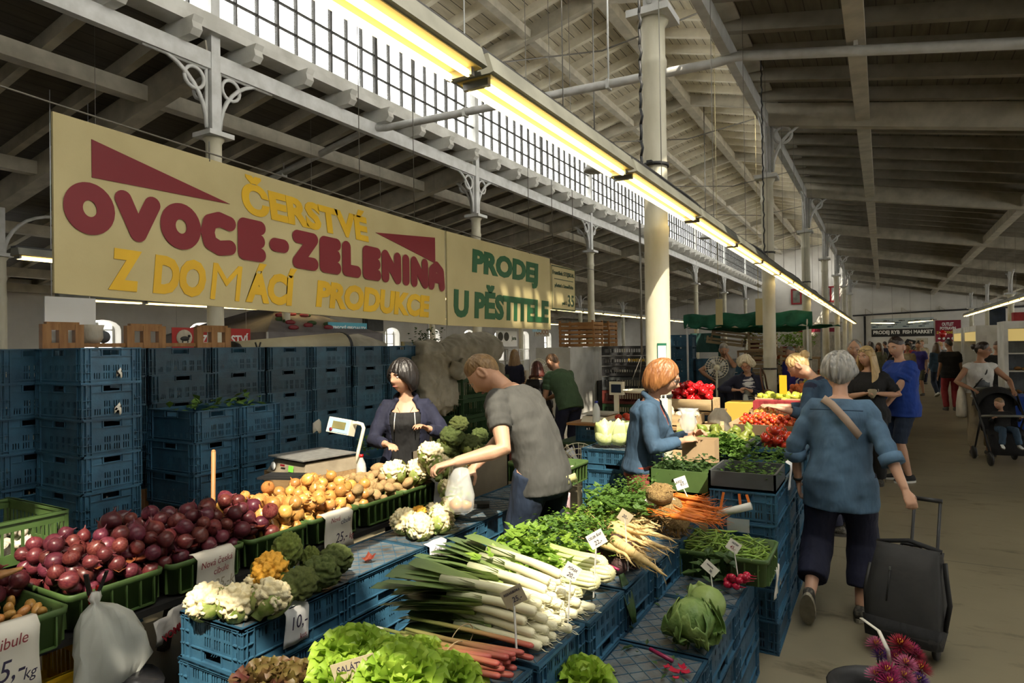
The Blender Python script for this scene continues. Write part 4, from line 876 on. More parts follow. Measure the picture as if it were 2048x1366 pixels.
# french beans
def bean(i): return MB().tube([(x*.06, .012*(1-x*x)*(i-1), .004*(1-x*x)) for x in (-1,-.92,-.6,-.2,.2,.6,.92,1)], [.001,.003,.0042,.0045,.0045,.0042,.003,.0008], 6)
bn = meshes(3, bean, 'bean', 'french_bean')
for k in range(290):
    x, y = q.uniform(-1.0,-.56), q.uniform(3.43,3.73); lay = k/290; z = .60+.07*lay+.045*lay*(1-((x+.82)/.3)**2)
    o = bpy.data.objects.new('french_bean', bn[k % 3]); C.objects.link(o); o.location = (x,y,z); o.rotation_euler = (q.uniform(0,6), q.gauss(0,.28), q.uniform(0,6.28)); s_ = q.uniform(.8,1.2); o.scale = (s_,s_*.95,s_); tag(o, 'green french bean in the ribbed green box', 'bean', 'french beans in the green box')
b = MB().bx(-1.02,3.42,.552,-.54,3.75,.61); stuff(b.build('bean_bed', 'bean'))
# radishes with leaves
c = at_z(1465,1165,.585); t = root('radish_bunch', 'bunch of red radishes with leaves on the low crates', 'radishes', c)
for k in range(13):
    p = V((q.uniform(-.05,.08), q.uniform(-.05,.05), q.uniform(0,.05))); b = MB().ball(p, (.019,.017,.017), 10, 8); b.tube([p+V((.012,0,0)), p+V((.035,.004,-.002)), p+V((.05,-.003,.004))], [.006,.002,.0006], 5); b.build('radish', 'radish', t)
b = MB(); leaf_cloud(b, [V((-.10+q.gauss(0,.04), .06+q.gauss(0,.05), .05+q.gauss(0,.03))) for _ in range(26)], .065, q, 2, .02, 1); stuff(b.build('foliage', 'dark_leaf', t))
# savoy cabbage
c = at_z(1385,1232,.66); t = root('savoy_cabbage', 'crinkled dark savoy cabbage on the low crates', 'cabbage', V((c.x,c.y,.545)))
MB().ball((0,0,.10),(.085,.085,.085),20,14,lambda d: 1+.05*noise.noise(d*5)).build('heart', 'savoy', t)
for k in range(11):
    a = k*.9; el = (.9,.55,.25)[k % 3]; b = MB(); d = V((cos(a)*cos(el), sin(a)*cos(el), sin(el))); up = V((-cos(a)*sin(el), -sin(a)*sin(el), cos(el))); leaf_sheet(b, (cos(a)*.03,sin(a)*.03,.03), d, up, .15, .20, .75, .09, 12, 9, k, .62, 13); b.build('leaf', 'savoy', t, thick=.002)
c = at_z(1428,1205,.63); t = root('cabbage', 'plain round green cabbage behind the crinkled savoy', 'cabbage', V((c.x-.03,c.y,.62))); MB().ball((0,0,0),(.08,.08,.075),20,14,lambda d: 1+.03*noise.noise(d*3)).build('head', 'savoy_round', t) if mat('savoy_round', (.16,.23,.05), (.22,.30,.09), 8, .5, bump=.4, bsc=30) else 0
b = MB(); leaf_sheet(b, (.0,.03,-.04), (-.6,.6,.3), (0,-.5,1), .12, .12, .5, .05); b.build('leaf', 'savoy_round', t, thick=.002)
# pointed white cabbages
def pointed(i): return MB().lathe([(.15,-.95),(.6,-.85),(.95,-.45),(1,0),(.85,.5),(.55,.95),(.25,1.3),(.05,1.5)],20)
pc = meshes(2, pointed, 'pale_cabbage', 'head')
for i, (px, py, lb) in enumerate(((1170,872,'pale pointed cabbage at the left on the blue crates'),(1197,868,'pale pointed cabbage in the middle on the blue crates'),(1228,872,'pale pointed cabbage half behind the redheaded shopper'))):
    c = at_x(px, py, -2.08+.11*i); t = root('pointed_cabbage', lb, 'cabbage', V((c.x,5.22+.04*i,.985)), i*1.1); o = bpy.data.objects.new('head', pc[i % 2]); C.objects.link(o); o.parent = t; o.scale = (.085,.085,.095)
    for a in (0,2.1,4.2): b = MB(); leaf_sheet(b, (.05*cos(a),.05*sin(a),-.085), (cos(a)*.3,sin(a)*.3,1), (-cos(a),-sin(a),.3), .20, .13, .1, .01); b.build('leaf', 'pale_cabbage', t, thick=.003)
# fruit on the far stall
pe = meshes(3, lambda i: MB().lathe([(.05,-1),(.5,-.9),(.9,-.5),(1,-.1),(.85,.35),(.55,.8),(.38,1.15),(.22,1.4),(.04,1.45),(.05,1.8),(.0,1.82)],14), 'pear', 'pear')
it = deposit(64, lambda q: (q.uniform(-1.45,-.96), q.uniform(5.16,5.68)), (.034,.042), .925, lambda x,y: 1.06+.14*(1-abs((x+1.2)/.28)**2)*min(1,(y-5.1)/.35), seed=21); scatter('pear', pe, it, 'green pear heaped in the tray beside the column', 'pear', 'pears heaped by the column', .9)
tm = meshes(2, lambda i: MB().ball((0,0,0),(1,1,.85),16,12,lambda d: 1+.04*cos(5*atan2(d.y,d.x))*(1-abs(d.z))), 'tomato', 'tomato'); cal = MB()
for k in range(5): a = k*1.257; cal.add([(0,0,.84),(.25*cos(a-.4),.25*sin(a-.4),.86),(.6*cos(a),.6*sin(a),.80),(.25*cos(a+.4),.25*sin(a+.4),.86)],[(0,1,2),(0,2,3)])
calm = cal.mesh('calyx'); calm.materials.append(M('dark_leaf'))
it = deposit(30, lambda q: (q.uniform(-.84,-.57), q.uniform(5.30,5.74)), (.038,.045), .925, lambda x,y: 1.04+.07*(1-abs((x+.7)/.2)), seed=22)
for o in scatter('tomato', tm, it, 'large red tomato in the blue tray at aisle edge', 'tomato', 'large tomatoes in the blue tray', .5): k_ = bpy.data.objects.new('calyx', calm); C.objects.link(k_); k_.parent = o
it = deposit(190, lambda q: (q.uniform(-1.17,-.73), q.uniform(6.28,6.72)), (.019,.024), .98, lambda x,y: 1.04+.11*(1-abs((x+.95)/.27)**2), seed=23)
cm = meshes(2, lambda i: MB().ball((0,0,0),(1,1,.95),10,8), 'cherry', 'cherry_tomato'); scatter('cherry_tomato', cm, it, 'small red cherry tomato heaped in the cardboard tray', 'tomato', 'cherry tomatoes in the cardboard tray', .5)
it = deposit(60, lambda q: (q.uniform(-1.15,-.75), q.uniform(7.03,7.47)), (.034,.04), .95, lambda x,y: 1.07+.11*(1-abs((x+.95)/.27)), seed=24); scatter('apple', meshes(2, lambda i: MB().lathe([(.05,-.8),(.5,-.9),(.9,-.5),(1,.05),(.85,.6),(.45,.85),(.08,.72)],14), 'apple', 'apple'), it, 'red and yellow apple in the cardboard tray', 'apple', 'apples in the tray', .8)
def pepper(i): return MB().ball((0,0,0),(1,1,1.15),18,10,lambda d: (1+.10*cos(4*atan2(d.y,d.x)))*(1-.15*max(0,-d.z)))
it = deposit(60, lambda q: (q.uniform(-2.28,-1.82), q.uniform(7.86,8.14)), (.04,.052), 1.0, lambda x,y: 1.12+.15*(1-abs((x+2.05)/.36)**2), seed=25); scatter('red_pepper', meshes(2, pepper, 'pepper', 'red_pepper'), it, 'glossy red pepper heaped in the wooden crate', 'pepper', 'red peppers in the wooden crate', .9)
it = deposit(46, lambda q: (q.uniform(-1.33,-.77), q.uniform(8.28,8.72)), (.04,.05), 1.0, lambda x,y: 1.12+.08*(1-abs((x+1.05)/.36)**2), seed=26); scatter('yellow_pepper', meshes(2, lambda i: MB().lathe([(.05,-1.6),(.3,-1.3),(.7,-.6),(.9,.2),(.8,.7),(.3,.9),(.06,.85),(.06,1.3)],12), 'yellow_pepper', 'yellow_pepper'), it, 'yellow green pepper in the wooden crate', 'pepper', 'yellow peppers in the crate', .9)
it = deposit(30, lambda q: (q.uniform(-2.22,-1.78), q.uniform(7.03,7.37)), (.04,.05), .88, lambda x,y: 1.04, seed=27); scatter('white_onion', wo, it, 'pale white onion in the crate before the red peppers', 'onion', 'white onions in the crate', .8)
greens('kale_heap', 'curly dark kale heaped between pears and tomatoes', 'kale', [V((q.gauss(-1.0,.09), q.gauss(4.95,.10), q.uniform(.94,1.05))) for _ in range(60)], 'parsley_leaf', .04, 8, .03, 51)
greens('herb_bed', 'loose green herbs in the dark grey crate', 'herbs', [V((q.uniform(-.88,-.56), q.uniform(3.95,4.9), q.uniform(.93,1.03))) for _ in range(70)], 'parsley_leaf', .022, 8, .03, 52)
greens('kale_heap', 'dark leaves heaped in the green crate behind carrots', 'kale', [V((q.uniform(-1.28,-.96), q.uniform(4.08,4.36), q.uniform(.93,1.0))) for _ in range(40)], 'dark_leaf', .03, 6, .03, 53)
greens('loose_leaves', 'wilted leaves in the lower blue stack', 'leaves', [V((q.uniform(-4.6,-4.15), q.uniform(2.85,3.5), 1.33+q.uniform(0,.05))) for _ in range(24)], 'parsley_leaf', .07, 2, .03, 54, lobes=1)
greens('loose_leaves', 'leaves in the crate behind the scale', 'leaves', [V((q.uniform(-4.1,-3.9), q.uniform(4.3,4.9), .86+q.uniform(0,.06))) for _ in range(24)], 'parsley_leaf', .07, 3, .03, 56, lobes=1)
stack(-4.02, 4.55, 4, 'behind the scale holding leaves', pi/2, .2, seen=1)
it = deposit(30, lambda q: (q.uniform(-2.45,-2.05), q.uniform(4.3,4.6)), (.02,.03), .78, lambda x,y: .90, seed=29); scatter('mushroom', meshes(1, lambda i: MB().lathe([(.3,-.8),(.3,0),(1,0),(.9,.4),(.5,.75),(.1,.85)],12), 'garlic', 'mushroom'), it, 'pale mushroom in the green box behind grey shirt man', 'mushroom', 'mushrooms in the green box', .4)
# leaf and stem litter on the low crates
b = MB(); leaf_cloud(b, [V((q.uniform(-.95,-.62), q.uniform(1.6,3.3), .548)) for _ in range(60)], .03, q, 1, .01, 1); stuff(b.build('leaf_litter', 'dark_leaf'))
b = MB(); b.tube([at_z(1300,1298,.56), at_z(1345,1322,.555)], .008, 6); tag(b.build('rhubarb_scrap', 'beet_stem'), 'dark red stalk lying across the low crates', 'stalk')
scraps('', [at_z(x,y,.548) for x,y in ((1348,1348),(1352,1360),(1365,1340),(1335,1338),(1372,1350))], 'radish', .022)
# ================================================================== SIGNS
def board(name, label, cat, X, y0, y1, zt0, zt1, zb0, zb1, m, th=.02):   # hanging board in the plane x = X
    t = root(name, label, cat, (X, (y0+y1)/2, (zb0+zb1)/2)); b = MB()
    q = [(y0,zb0),(y1,zb1),(y1,zt1),(y0,zt0)]; b.prism(q, X-th, X, 'x'); b.build('board', m, t, W=True); return t
t1 = board('market_sign', 'long cream sign with red and yellow Czech lettering', 'sign', -4.0, 1.88, 5.61, 3.10, 2.985, 2.085, 1.985, 'sign_cream')
def on1(u, v):   # sign coordinates 0..1 along and up
    y = 1.88+3.73*u; zb = 2.085-.10*u; zt = 3.10-.115*u; return V((-4.0, y, zb+(zt-zb)*v))
RX, UX = V((0,1,-.028)), V((0,0,1))
def shape(name, pts, m, t, f=on1):
    b = MB(); p = [f(u, v) for u, v in pts]; n = len(p); off = V((.005,0,0)); b.add(p+[q+off for q in p], [tuple(range(n, 2*n)), tuple(range(n-1,-1,-1))]+[(k,(k+1)%n,n+(k+1)%n,n+k) for k in range(n)]); return b.build(name, m, t, W=True)
shape('red_wedge', [(.054,.905),(.054,.685),(.302,.725)], 'sign_red', t1); shape('red_wedge', [(.71,.79),(.952,.895),(.952,.63)], 'sign_red', t1)
# heavy rounded lettering drawn from strokes
def strokes(name, word, m, t, f, u0, u1, v0, v1, wd, hgt, gap=.15, slant=0):
    """letters as thick rounded strokes in a unit box; hgt = metres tall"""
    G = {'O':[[(.5+.5*sin(k*pi/12),.5-.5*cos(k*pi/12)) for k in range(25)]],'V':[[(0,1),(.5,.02),(1,1)]],'C':[[(.95,.92),(.5,1),(.1,.85),(0,.5),(.1,.15),(.5,0),(.95,.08)]],
         'E':[[(.95,1),(.05,1),(.05,0),(.95,0)],[(.05,.5),(.9,.5)]],'-':[[(.2,.5),(.8,.5)]],'Z':[[(.05,1),(.95,1),(.05,0),(.95,0)]],'L':[[(.05,1),(.05,0),(.9,0)]],'N':[[(.02,0),(.02,1),(.98,0),(.98,1)]],'I':[[(.5,1),(.5,0)]],'A':[[(.0,0),(.08,.75),(.5,1),(.92,.75),(1,0)],[(.05,.38),(.95,.38)]]}
    wds = {'I':.22,'-':.75,'L':.82,'E':.85}; tot = sum(wds.get(c,1) for c in word)+gap*(len(word)-1); x = 0; b = MB(); li = 0
    for c in word:
        w_ = wds.get(c,1)
        for st in G[c]:
            P = [f(u0+(u1-u0)*((x+.0+p*w_)/tot), v0+(v1-v0)*q) for p, q in st]; r = wd/2
            for a, d in zip(P, P[1:]):
                e = (d-a).normalized(); nn = V((0,-e.z,e.y)); q = [a+nn*r, a-nn*r, d-nn*r, d+nn*r]; li += 1; o = V((.006+.00002*li,0,0)); b.add([p+o for p in q], [(0,1,2,3)])
            for a in P: li += 1; b.add([a+V((.006+.00002*li,0,0))+V((0,r*cos(k*pi/10),r*sin(k*pi/10))) for k in range(20)], [tuple(range(20))])
        x += w_+gap
    b.v = [(x, y, z) for x, y, z in b.v]; return b.build(name, m, t, W=True)
strokes('lettering', 'OVOCE-ZELENINA', 'sign_red', t1, on1, .026, .980, .402, .600, .104, .3, .56)
def word(name, body, m, t, f, u0, u1, v0, v1, n, bold=.035, shear=0):
    c = f((u0+u1)/2, (v0+v1)/2); w_ = (f(u1,v0)-f(u0,v0)).length; h = (f(u0,v1)-f(u0,v0)).length
    o = text(name, body, m, t, c, f(u1,v0)-f(u0,v0), UX, 1, bold, 1, shear, depth=.004)
    xs = [v.co.y for v in o.data.vertices]; zs = [v.co.z for v in o.data.vertices]; cx, cz = (min(xs)+max(xs))/2, (min(zs)+max(zs))/2; L = Matrix.Translation(t.location).inverted() @ c
    sx, sz = w_/(max(xs)-min(xs)), h/(max(zs)-min(zs)); sk = (f(u1,v0)-f(u0,v0)); k = sk.z/sk.y
    for v in o.data.vertices:
        y = (v.co.y-cx)*sx; v.co = V((v.co.x, L.y+y, L.z+(v.co.z-cz-k*(v.co.y-cx))*sz+k*y))
    return o
word('lettering', 'ČERSTVÉ', 'sign_yellow', t1, on1, .328, .685, .670, .985, 7, .05, -.12)
for b_, u0, u1, k in (('Z',.077,.132,.06),('DO',.150,.250,.055),('M',.258,.328,.0),('ÁCÍ',.334,.463,.055),('PRODUKCE',.514,.924,.055)): word('lettering', b_, 'sign_yellow', t1, on1, u0, u1, .045, .345 if 'Á' in b_ else .300, 18, k, .12)
t2 = board('market_sign', 'cream sign with dark green lettering beside the long sign', 'sign', -4.0, 5.645, 8.10, 2.985, 2.965, 1.985, 1.975, 'sign_cream')
on2 = lambda u, v: V((-4.0, 5.645+2.455*u, 1.985+.99*v-.012*u))
word('lettering', 'PRODEJ', 'sign_green', t2, on2, .195, .855, .54, .89, 6, .055, .05); word('lettering', 'U PĚSTITELE', 'sign_green', t2, on2, .045, .975, .09, .50, 11, .055, .05)
t3 = board('name_board', 'small cream board numbered 35 at the end of the sign row', 'sign', -4.0, 8.14, 8.95, 2.90, 2.89, 2.26, 2.26, 'sign_cream', .03)
on3 = lambda u, v: V((-4.0, 8.14+.81*u, 2.26+.635*v))
for b_, m_, a in (('František STEJSKAL','sign_ink',(.05,.95,.76,.88)),('pěstitel z Litoměřicka','sign_ink',(.13,.90,.49,.60)),('35','sign_ink',(.66,.92,.10,.37)),('pult č.','sign_ink',(.42,.62,.11,.21))):
    mat('sign_ink', (.02,.05,.025)); word('lettering', b_, m_, t3, on3, *a, 5, .02)
shape('rule', [(.12,.70),(.9,.70),(.9,.685),(.12,.685)], 'sign_ink', t3, on3)
for e in ((.015,.985,.985,.965),(.015,.985,.035,.015)): shape('border', [(e[0],e[2]),(e[1],e[2]),(e[1],e[3]),(e[0],e[3])], 'sign_ink', t3, on3)
for u in (.015,.98): shape('border', [(u,.98),(u+.006,.98),(u+.006,.02),(u,.02)], 'sign_ink', t3, on3)
# wires above the signs
b = MB(); b.tube([(-4.0,-2,3.32),(-4.0,1.88,3.145),(-4.0,4.5,3.05),(-4.0,8.95,2.95),(-4.0,18,3.05)], .006, 5); tag(b.build('hanging_wire', 'wire'), 'long taut wire carrying the cream signs', 'wire')
for i, y in enumerate((2.85, 4.33, 5.1, 7.5, 8.2, 8.9)):
    b = MB(); b.tube([(-4.0,y,3.0-.02*(y-3)+.05),(-4.03,y+.02,zr(-6.9)-.5 if y > 3 else 3.2)], .005, 4); tag(b.build('sign_hanger', 'wire'), 'thin hanger wire above the signs, %s from near end' % ordn(i), 'wire')
# ================================================================== PRICE PAPERS
def hung_paper(label, ctr, w_, h, lines, m='paper', rz=0, fold=.05, sag=.0, lean=.03):
    """sheet folded over a box lip, hanging down the aisle side; ctr = top middle on the lip; faces +x after rz"""
    t = root('price_paper', label, 'price paper', ctr, rz); g = []
    for i in range(9):
        v = i/8; s_ = -fold+v*(h+fold)
        x, z = ((s_, .006+.004*(s_/fold)) if s_ < 0 else (.010+lean*s_*.4+.006*sin(s_*22+w_*9), -s_))
        g.append([(x+.004*sin(j*1.3+i*.5), -w_/2+w_*j/7, z) for j in range(8)])
    MB().sheet(g).build('sheet', m, t, thick=.0012)
    for body, mm, y, z, sz, sh, tilt in lines:
        text('handwriting', body, mm, t, wmat(t) @ V((.026+lean*.4*h*z, y*w_, -h*z)), wmat(t).to_3x3() @ V((0,1,tilt)), wmat(t).to_3x3() @ V((lean*-.4,-tilt,1)), sz*h, .0, .82, sh, depth=.0008, lift=.002)
    return t
hung_paper('paper for czech onions, thirty-five crowns, on red onion box', (-2.70, 1.93, .825), .20, .205, [('Nová česká','ink_red',-.05,.20,.20,.25,.05),('cibule','ink_red',.05,.40,.20,.25,.08),('35,-k','ink_faint',.12,.70,.30,.3,.02)]) if mat('ink_faint', (.30,.26,.18)) else 0
hung_paper('paper for new onions, twenty-five crowns, on yellow onion box', (-2.70, 2.71, .825), .22, .205, [('Nová','ink_red',-.2,.14,.19,.25,.03),('cibule','ink_dark',.15,.24,.19,.25,.08),('25,-','ink_dark',-.02,.66,.36,.3,.03),('kg','ink_red',.33,.70,.22,.3,.03)])
hung_paper('white paper with blue writing at the last potato box', (-2.70, 3.70, .84), .19, .21, [('česne Zambory','ink_dark',0,.10,.13,.2,.03),('2 kusů','ink_dark',-.2,.34,.14,.2,.03),('20,-k','ink_dark',.12,.74,.26,.3,.03)], 'white_paper')
hung_paper('large paper for onions cut by the left picture edge', (-2.64, 1.07, .81), .22, .25, [('cibule','ink_red',.05,.20,.22,.25,.04),('25,-','ink_dark',-.05,.58,.40,.3,.02),('kg','ink_dark',.30,.70,.22,.3,.02)])
hung_paper('white paper marked ten crowns over the front crate edge', (-2.075, 1.84, .724), .125, .155, [('10,-','ink_dark',-.05,.40,.46,.2,.03),('kus','ink_red',.12,.78,.2,.2,.06)], 'white_paper', 0, .06)
hung_paper('pale paper for czech cauliflower, twenty crowns, over crate edge', (-2.075, 2.79, .724), .155, .20, [('Český','ink_dark',-.12,.16,.16,.2,.03),('květák','ink_dark',.05,.36,.16,.2,.05),('20,-kus','ink_dark',0,.80,.24,.3,.03)], 'white_paper', 0, .02)
hung_paper('small paper on a box by the shopper, red writing', (-2.40, 3.52, .86), .20, .15, [('Český česnek','ink_red',0,.18,.17,.2,.03),('30,-','ink_red',0,.55,.36,.3,.03),('kus','ink_dark',.3,.8,.18,.2,.03)], 'paper', .25, .01, lean=.3)
hung_paper('pinkish paper on the crates behind the grey shirt man', (-1.95, 4.12, .72), .10, .16, [('kus','ink_red',0,.2,.15,.2,.03),('8,-','ink_red',0,.6,.3,.2,.03)], 'pink_paper', -.3) if mat('pink_paper', (.72,.52,.56), (.66,.48,.5), 3, .8, trans=.15) else 0
hung_paper('blank white paper on the end of the bean crates', (-.525, 3.72, .56), .13, .17, [('25,-','ink_faint',0,.5,.25,.2,.03)], 'paper', 0, .01); hung_paper('long white paper on the dark grey herb crate', (-.525, 4.36, 1.01), .10, .17, [], 'white_paper', 0, .01)
hung_paper('white paper on the crates under the pointed cabbages', (-1.72, 5.10, .87), .10, .22, [('15,-','ink_dark',0,.4,.2,.2,.03)], 'white_paper', -pi/2, .01)
def torn(label, c, s_, rz=0):
    b = MB(); g = [[V((.014, -s_+s_*.5*j, -i*s_*.7+.012*((i*7+j*5) % 4))) for j in range(5)] for i in range(4)]; b.sheet(g); tag(b.build('torn_label', 'paper', None, c, (0,0,rz), thick=.001), label, 'label')
torn('torn paper scrap hanging on the crate wall above the scale', at_x(632, 845, -4.95), .055); torn('torn label remnant on the island crate near the celery', (-.995, 2.62, .62), .02); torn('second torn strip on the island crate by the beetroot', (-.99, 2.74, .63), .018); torn('label scrap on the corner stack, topmost crate', (-4.195, 2.33, 1.62), .018); torn('label scrap on the corner stack, second crate', (-4.195, 2.32, 1.40), .022); torn('label scrap on the lower stack top crate', (-4.20, 2.98, 1.24), .03)
# price cards on stakes
def stake(label, base, top, lines, w_=.085, h=.06, roll=0, yaw=0, m='paper'):
    base, top = V(base), V(top); t = root('price_stake', label, 'price card', base)
    MB().beam(base, base+(top-base)*.97, .010, .003, (1,0,0)).build('stake', 'white_paint', t, W=True)
    rx = V((cos(yaw), sin(yaw), 0)); u = (top-base).normalized(); u = (u-rx*u.dot(rx)).normalized(); nz = rx.cross(u); r2 = rx*cos(roll)+u*sin(roll); u2 = u*cos(roll)-rx*sin(roll); c = top+nz*.004
    b = MB(); p = [c+r2*x+u2*z for x, z in ((-w_/2,-h/2),(w_/2,-h/2),(w_/2,h/2),(-w_/2,h/2))]; b.add(p+[q-nz*.003 for q in p], [(0,1,2,3),(7,6,5,4),(0,4,5,1),(1,5,6,2),(2,6,7,3),(3,7,4,0)]); b.build('card', m, t, W=True)
    for body, mm, x, z, sz in lines: text('handwriting', body, mm, t, c+r2*(x*w_)+u2*(z*h), r2, u2, sz*h, .004, .9, .15, depth=.0006, lift=.001)
    return t
mat('kraft_card', (.36,.31,.21), (.30,.25,.16), 5, .8); YW = radians(29.7)
for px, py, z, tx, ty, hz, lb, ls, w_, h, rl, m in (
    (1034,1318,.73,1027,1192,None,'price card for rhubarb on a stake at island front',[('REBARBORA','ink_dark',0,.25,.2),('25,-','ink_dark',.1,-.18,.42)],.075,.058,.45,'kraft_card'),
    (1135,1255,.73,1142,1143,None,'bent price card on a leaning stake before the leeks',[('PÓREK','ink_dark',0,.2,.25),('20,-','ink_dark',.1,-.2,.4)],.06,.055,-.55,'paper'),
    (1187,1195,.74,1193,1078,None,'price card for celery on a stake',[('CELER ŘAP.','ink_dark',0,.22,.22),('22,-','ink_dark',0,-.2,.4)],.07,.06,.5,'paper'),
    (1256,1142,.74,1250,1033,None,'folded price card on a stake among the parsley roots',[('20,-','ink_dark',0,0,.4)],.06,.05,-.6,'kraft_card'),
    (1312,1040,.80,1308,1000,None,'price card on a stake before the celeriac',[('MRK.','ink_dark',-.15,.2,.3),('25,-','ink_dark',.1,-.15,.4)],.085,.058,-.55,'paper'),
    (1357,1058,.74,1347,1010,None,'price card at the aisle edge beside the celeriac',[('25,-','ink_dark',0,0,.35)],.075,.06,-.65,'paper'),
    (1385,1015,.80,1362,966,None,'price card for carrots on a leaning stake',[('KAREL.','ink_dark',-.2,.15,.3),('65,-','ink_dark',.15,-.1,.4)],.07,.07,.3,'paper'),
    (1480,1180,.56,1467,1092,None,'price card for beans and radishes on a tall stake',[('FAZOLE','ink_dark',0,.25,.22),('45,-','ink_red',0,-.18,.45)],.065,.052,-.6,'paper'),
    (1432,1230,.56,1420,1136,None,'price card for cabbage on a stake over the savoy',[('KAPUSTA','ink_dark',-.1,.15,.22),('20,-','ink_dark',.15,-.2,.34)],.075,.042,-.75,'paper'),
    (722,1400,.73,712,1345,None,'kraft price card for lettuces at the bottom edge',[('SALÁTY','ink_dark',-.08,.25,.3),('20,-30,-kus','ink_dark',0,-.2,.28)],.13,.085,.28,'kraft_card')):
    bpt = at_z(px, py, z); d = ray(tx, ty); k = (bpt.x**2+bpt.y**2)**.5/(d.x**2+d.y**2)**.5; stake(lb, bpt, V((0,0,CAMZ))+d*k, ls, w_, h, rl, YW, m)
# ================================================================== THINGS ON THE NEAR TABLE
# broom stick leaning behind the onions
tag(MB().tube([(-3.42,2.42,.0),(-3.36,2.40,1.17)], .0125, 10).ball((-3.36,2.40,1.17),.0125,10,6).build('wooden_stick', 'orange_wood'), 'upright wooden broom handle behind the onion boxes', 'stick')
# scale
sc_ = root('market_scale', 'steel market scale with a display on a bent arm', 'scale', (-3.52, 3.30, .90), radians(-9)); 
tag(MB().bx(-.25,-.25,0,.25,.25,.232).build('wooden_box', 'wood', None, (-3.54,3.34,.668), (0,0,radians(-9))), 'low wooden box under the market scale', 'box')
b = MB(); b.loft([[V((x*.225,y*.225,0)) for x,y in ((1,1),(-1,1),(-1,-1),(1,-1))], [V((x*.19+.0,y*.205+.02,.085)) for x,y in ((1,1),(-1,1),(-1,-1),(1,-1))]], sm=False); b.build('body', 'steel_warm', sc_) if mat('steel_warm', (.34,.29,.21), (.25,.21,.15), 9, .45, metal=.35, bump=.1, bsc=50) else 0
MB().bx(-.21,-.22,.105,.21,.22,.113).bx(-.12,-.12,.085,.12,.12,.105).build('platter', 'pale_steel', sc_) if mat('pale_steel', (.22,.22,.21), (.16,.16,.155), 30, .5, metal=.2) else 0
MB().cb((.07,-.2215,.045),(.05,.006,.04),(-.1,0,0)).build('sticker', 'lime', sc_) if mat('lime', (.18,.55,.06)) else 0
MB().lathe([(.028,0),(.028,.004),(0,.004)],14).build('seal', 'white_paper', sc_, (-.14,-.2235,.045), (pi/2-.1,0,0)); MB().cb((-.03,-.222,.06),(.05,.004,.014),(-.1,0,0)).build('badge', 'sign_red', sc_)
b = MB(); A = [(.20,.22,.02),(.215,.23,.12),(.25,.24,.24),(.262,.242,.285),(.25,.24,.31),(.20,.235,.318),(.15,.22,.31)]; b.tube(A, .013, 10); b.build('display_arm', 'lamp_white', sc_)
hd = MB(); mx = Matrix.Translation((.08,.19,.29)) @ Euler((-.25,.12,.30)).to_matrix().to_4x4(); hd.bx(-.095,-.04,-.055,.095,.04,.055,mx); o = hd.build('display_head', 'lamp_white', sc_)
s2 = MB(); s2.bx(-.088,-.044,-.048,.088,-.040,.048,mx); s2.build('display_face', 'pale_blue', o) if mat('pale_blue', (.30,.48,.55), None, 3, .3) else 0
s3 = MB(); s3.bx(-.05,-.047,-.022,.06,-.043,.03,mx); s3.build('display_screen', 'lcd', o) if mat('lcd', (.22,.20,.08), (.14,.13,.06), 6, .2) else 0
s4 = MB(); s4.cb((0,0,0),(.001,.001,.001)); MB().lathe([(.013,0),(.013,.006),(0,.006)],12,mx=mx @ Matrix.Translation((-.055,-.043,-.033)) @ Matrix.Rotation(pi/2,4,'X')).build('button', 'sign_red', o)
# second dark scale tray / tool in front of the scale
tag(MB().cb((0,0,0),(.30,.16,.014)).cb((0,0,.01),(.26,.12,.008)).build('black_tray', 'black', None, (-3.38,2.93,.93), (.0,.0,.35)), 'flat black tray leaning before the market scale', 'tray')
def bottle(label, c, r, h, cap, body='bag_film'):
    t = root('plastic_bottle', label, 'bottle', c); MB().lathe([(r*.9,0),(r,.02),(r,h*.55),(r*.85,h*.7),(r*.38,h*.88),(r*.38,h*.92)],14).build('body', body, t); MB().lathe([(r*.45,h*.91),(r*.45,h),(0,h)],12).build('cap', cap, t)
bottle('clear bottle with red cap behind the potatoes', at_z(723,965,.80)+V((0,0,-.02)), .035, .22, 'pepper'); bottle('small clear bottle with blue cap by the blue crates', at_x(1168,868,-2.1)+V((-.2,.75,.0)), .035, .20, 'ink_blue') if mat('ink_blue', (.05,.06,.35)) else 0
# hanging white bag with clip
tw = root('carrier_bag', 'white plastic bag clipped to the red onion box', 'bag', (-2.66,1.36,.83)); b = MB(); rings = []
for i, (z, w_, d, oy) in enumerate(((.012,.018,.014,0),(-.012,.03,.016,0),(-.03,.016,.014,0),(-.06,.075,.03,.015),(-.11,.115,.04,.03),(-.20,.155,.05,.05),(-.30,.165,.05,.06),(-.37,.13,.04,.045),(-.40,.075,.025,.03))):
    rings.append([V((.045+d*sin(a)*(1+.45*sin(a*5+i)), oy+w_*.82*cos(a)*(1+.12*sin(a*7+i*2)+.08*sin(a*3-i)), z)) for a in [2*pi*k/28 for k in range(28)]])
b.loft(rings).build('bag', 'white_bag', tw) if mat('white_bag', (.74,.75,.70), (.66,.68,.64), 2, .35, trans=.45, bump=.2, bsc=18) else 0
for i, s_ in enumerate((-1,1)): c_ = MB(); c_.beam((.03+.012*i,.012*s_,.0),(.04+.03*i,.03*s_,.085),.016,.008).build('clip_handle','black',tw); MB().beam((.03,.008*s_,-.035),(.03+.012*i,.012*s_,.03),.014,.01).build('clip_jaw','pepper',tw)
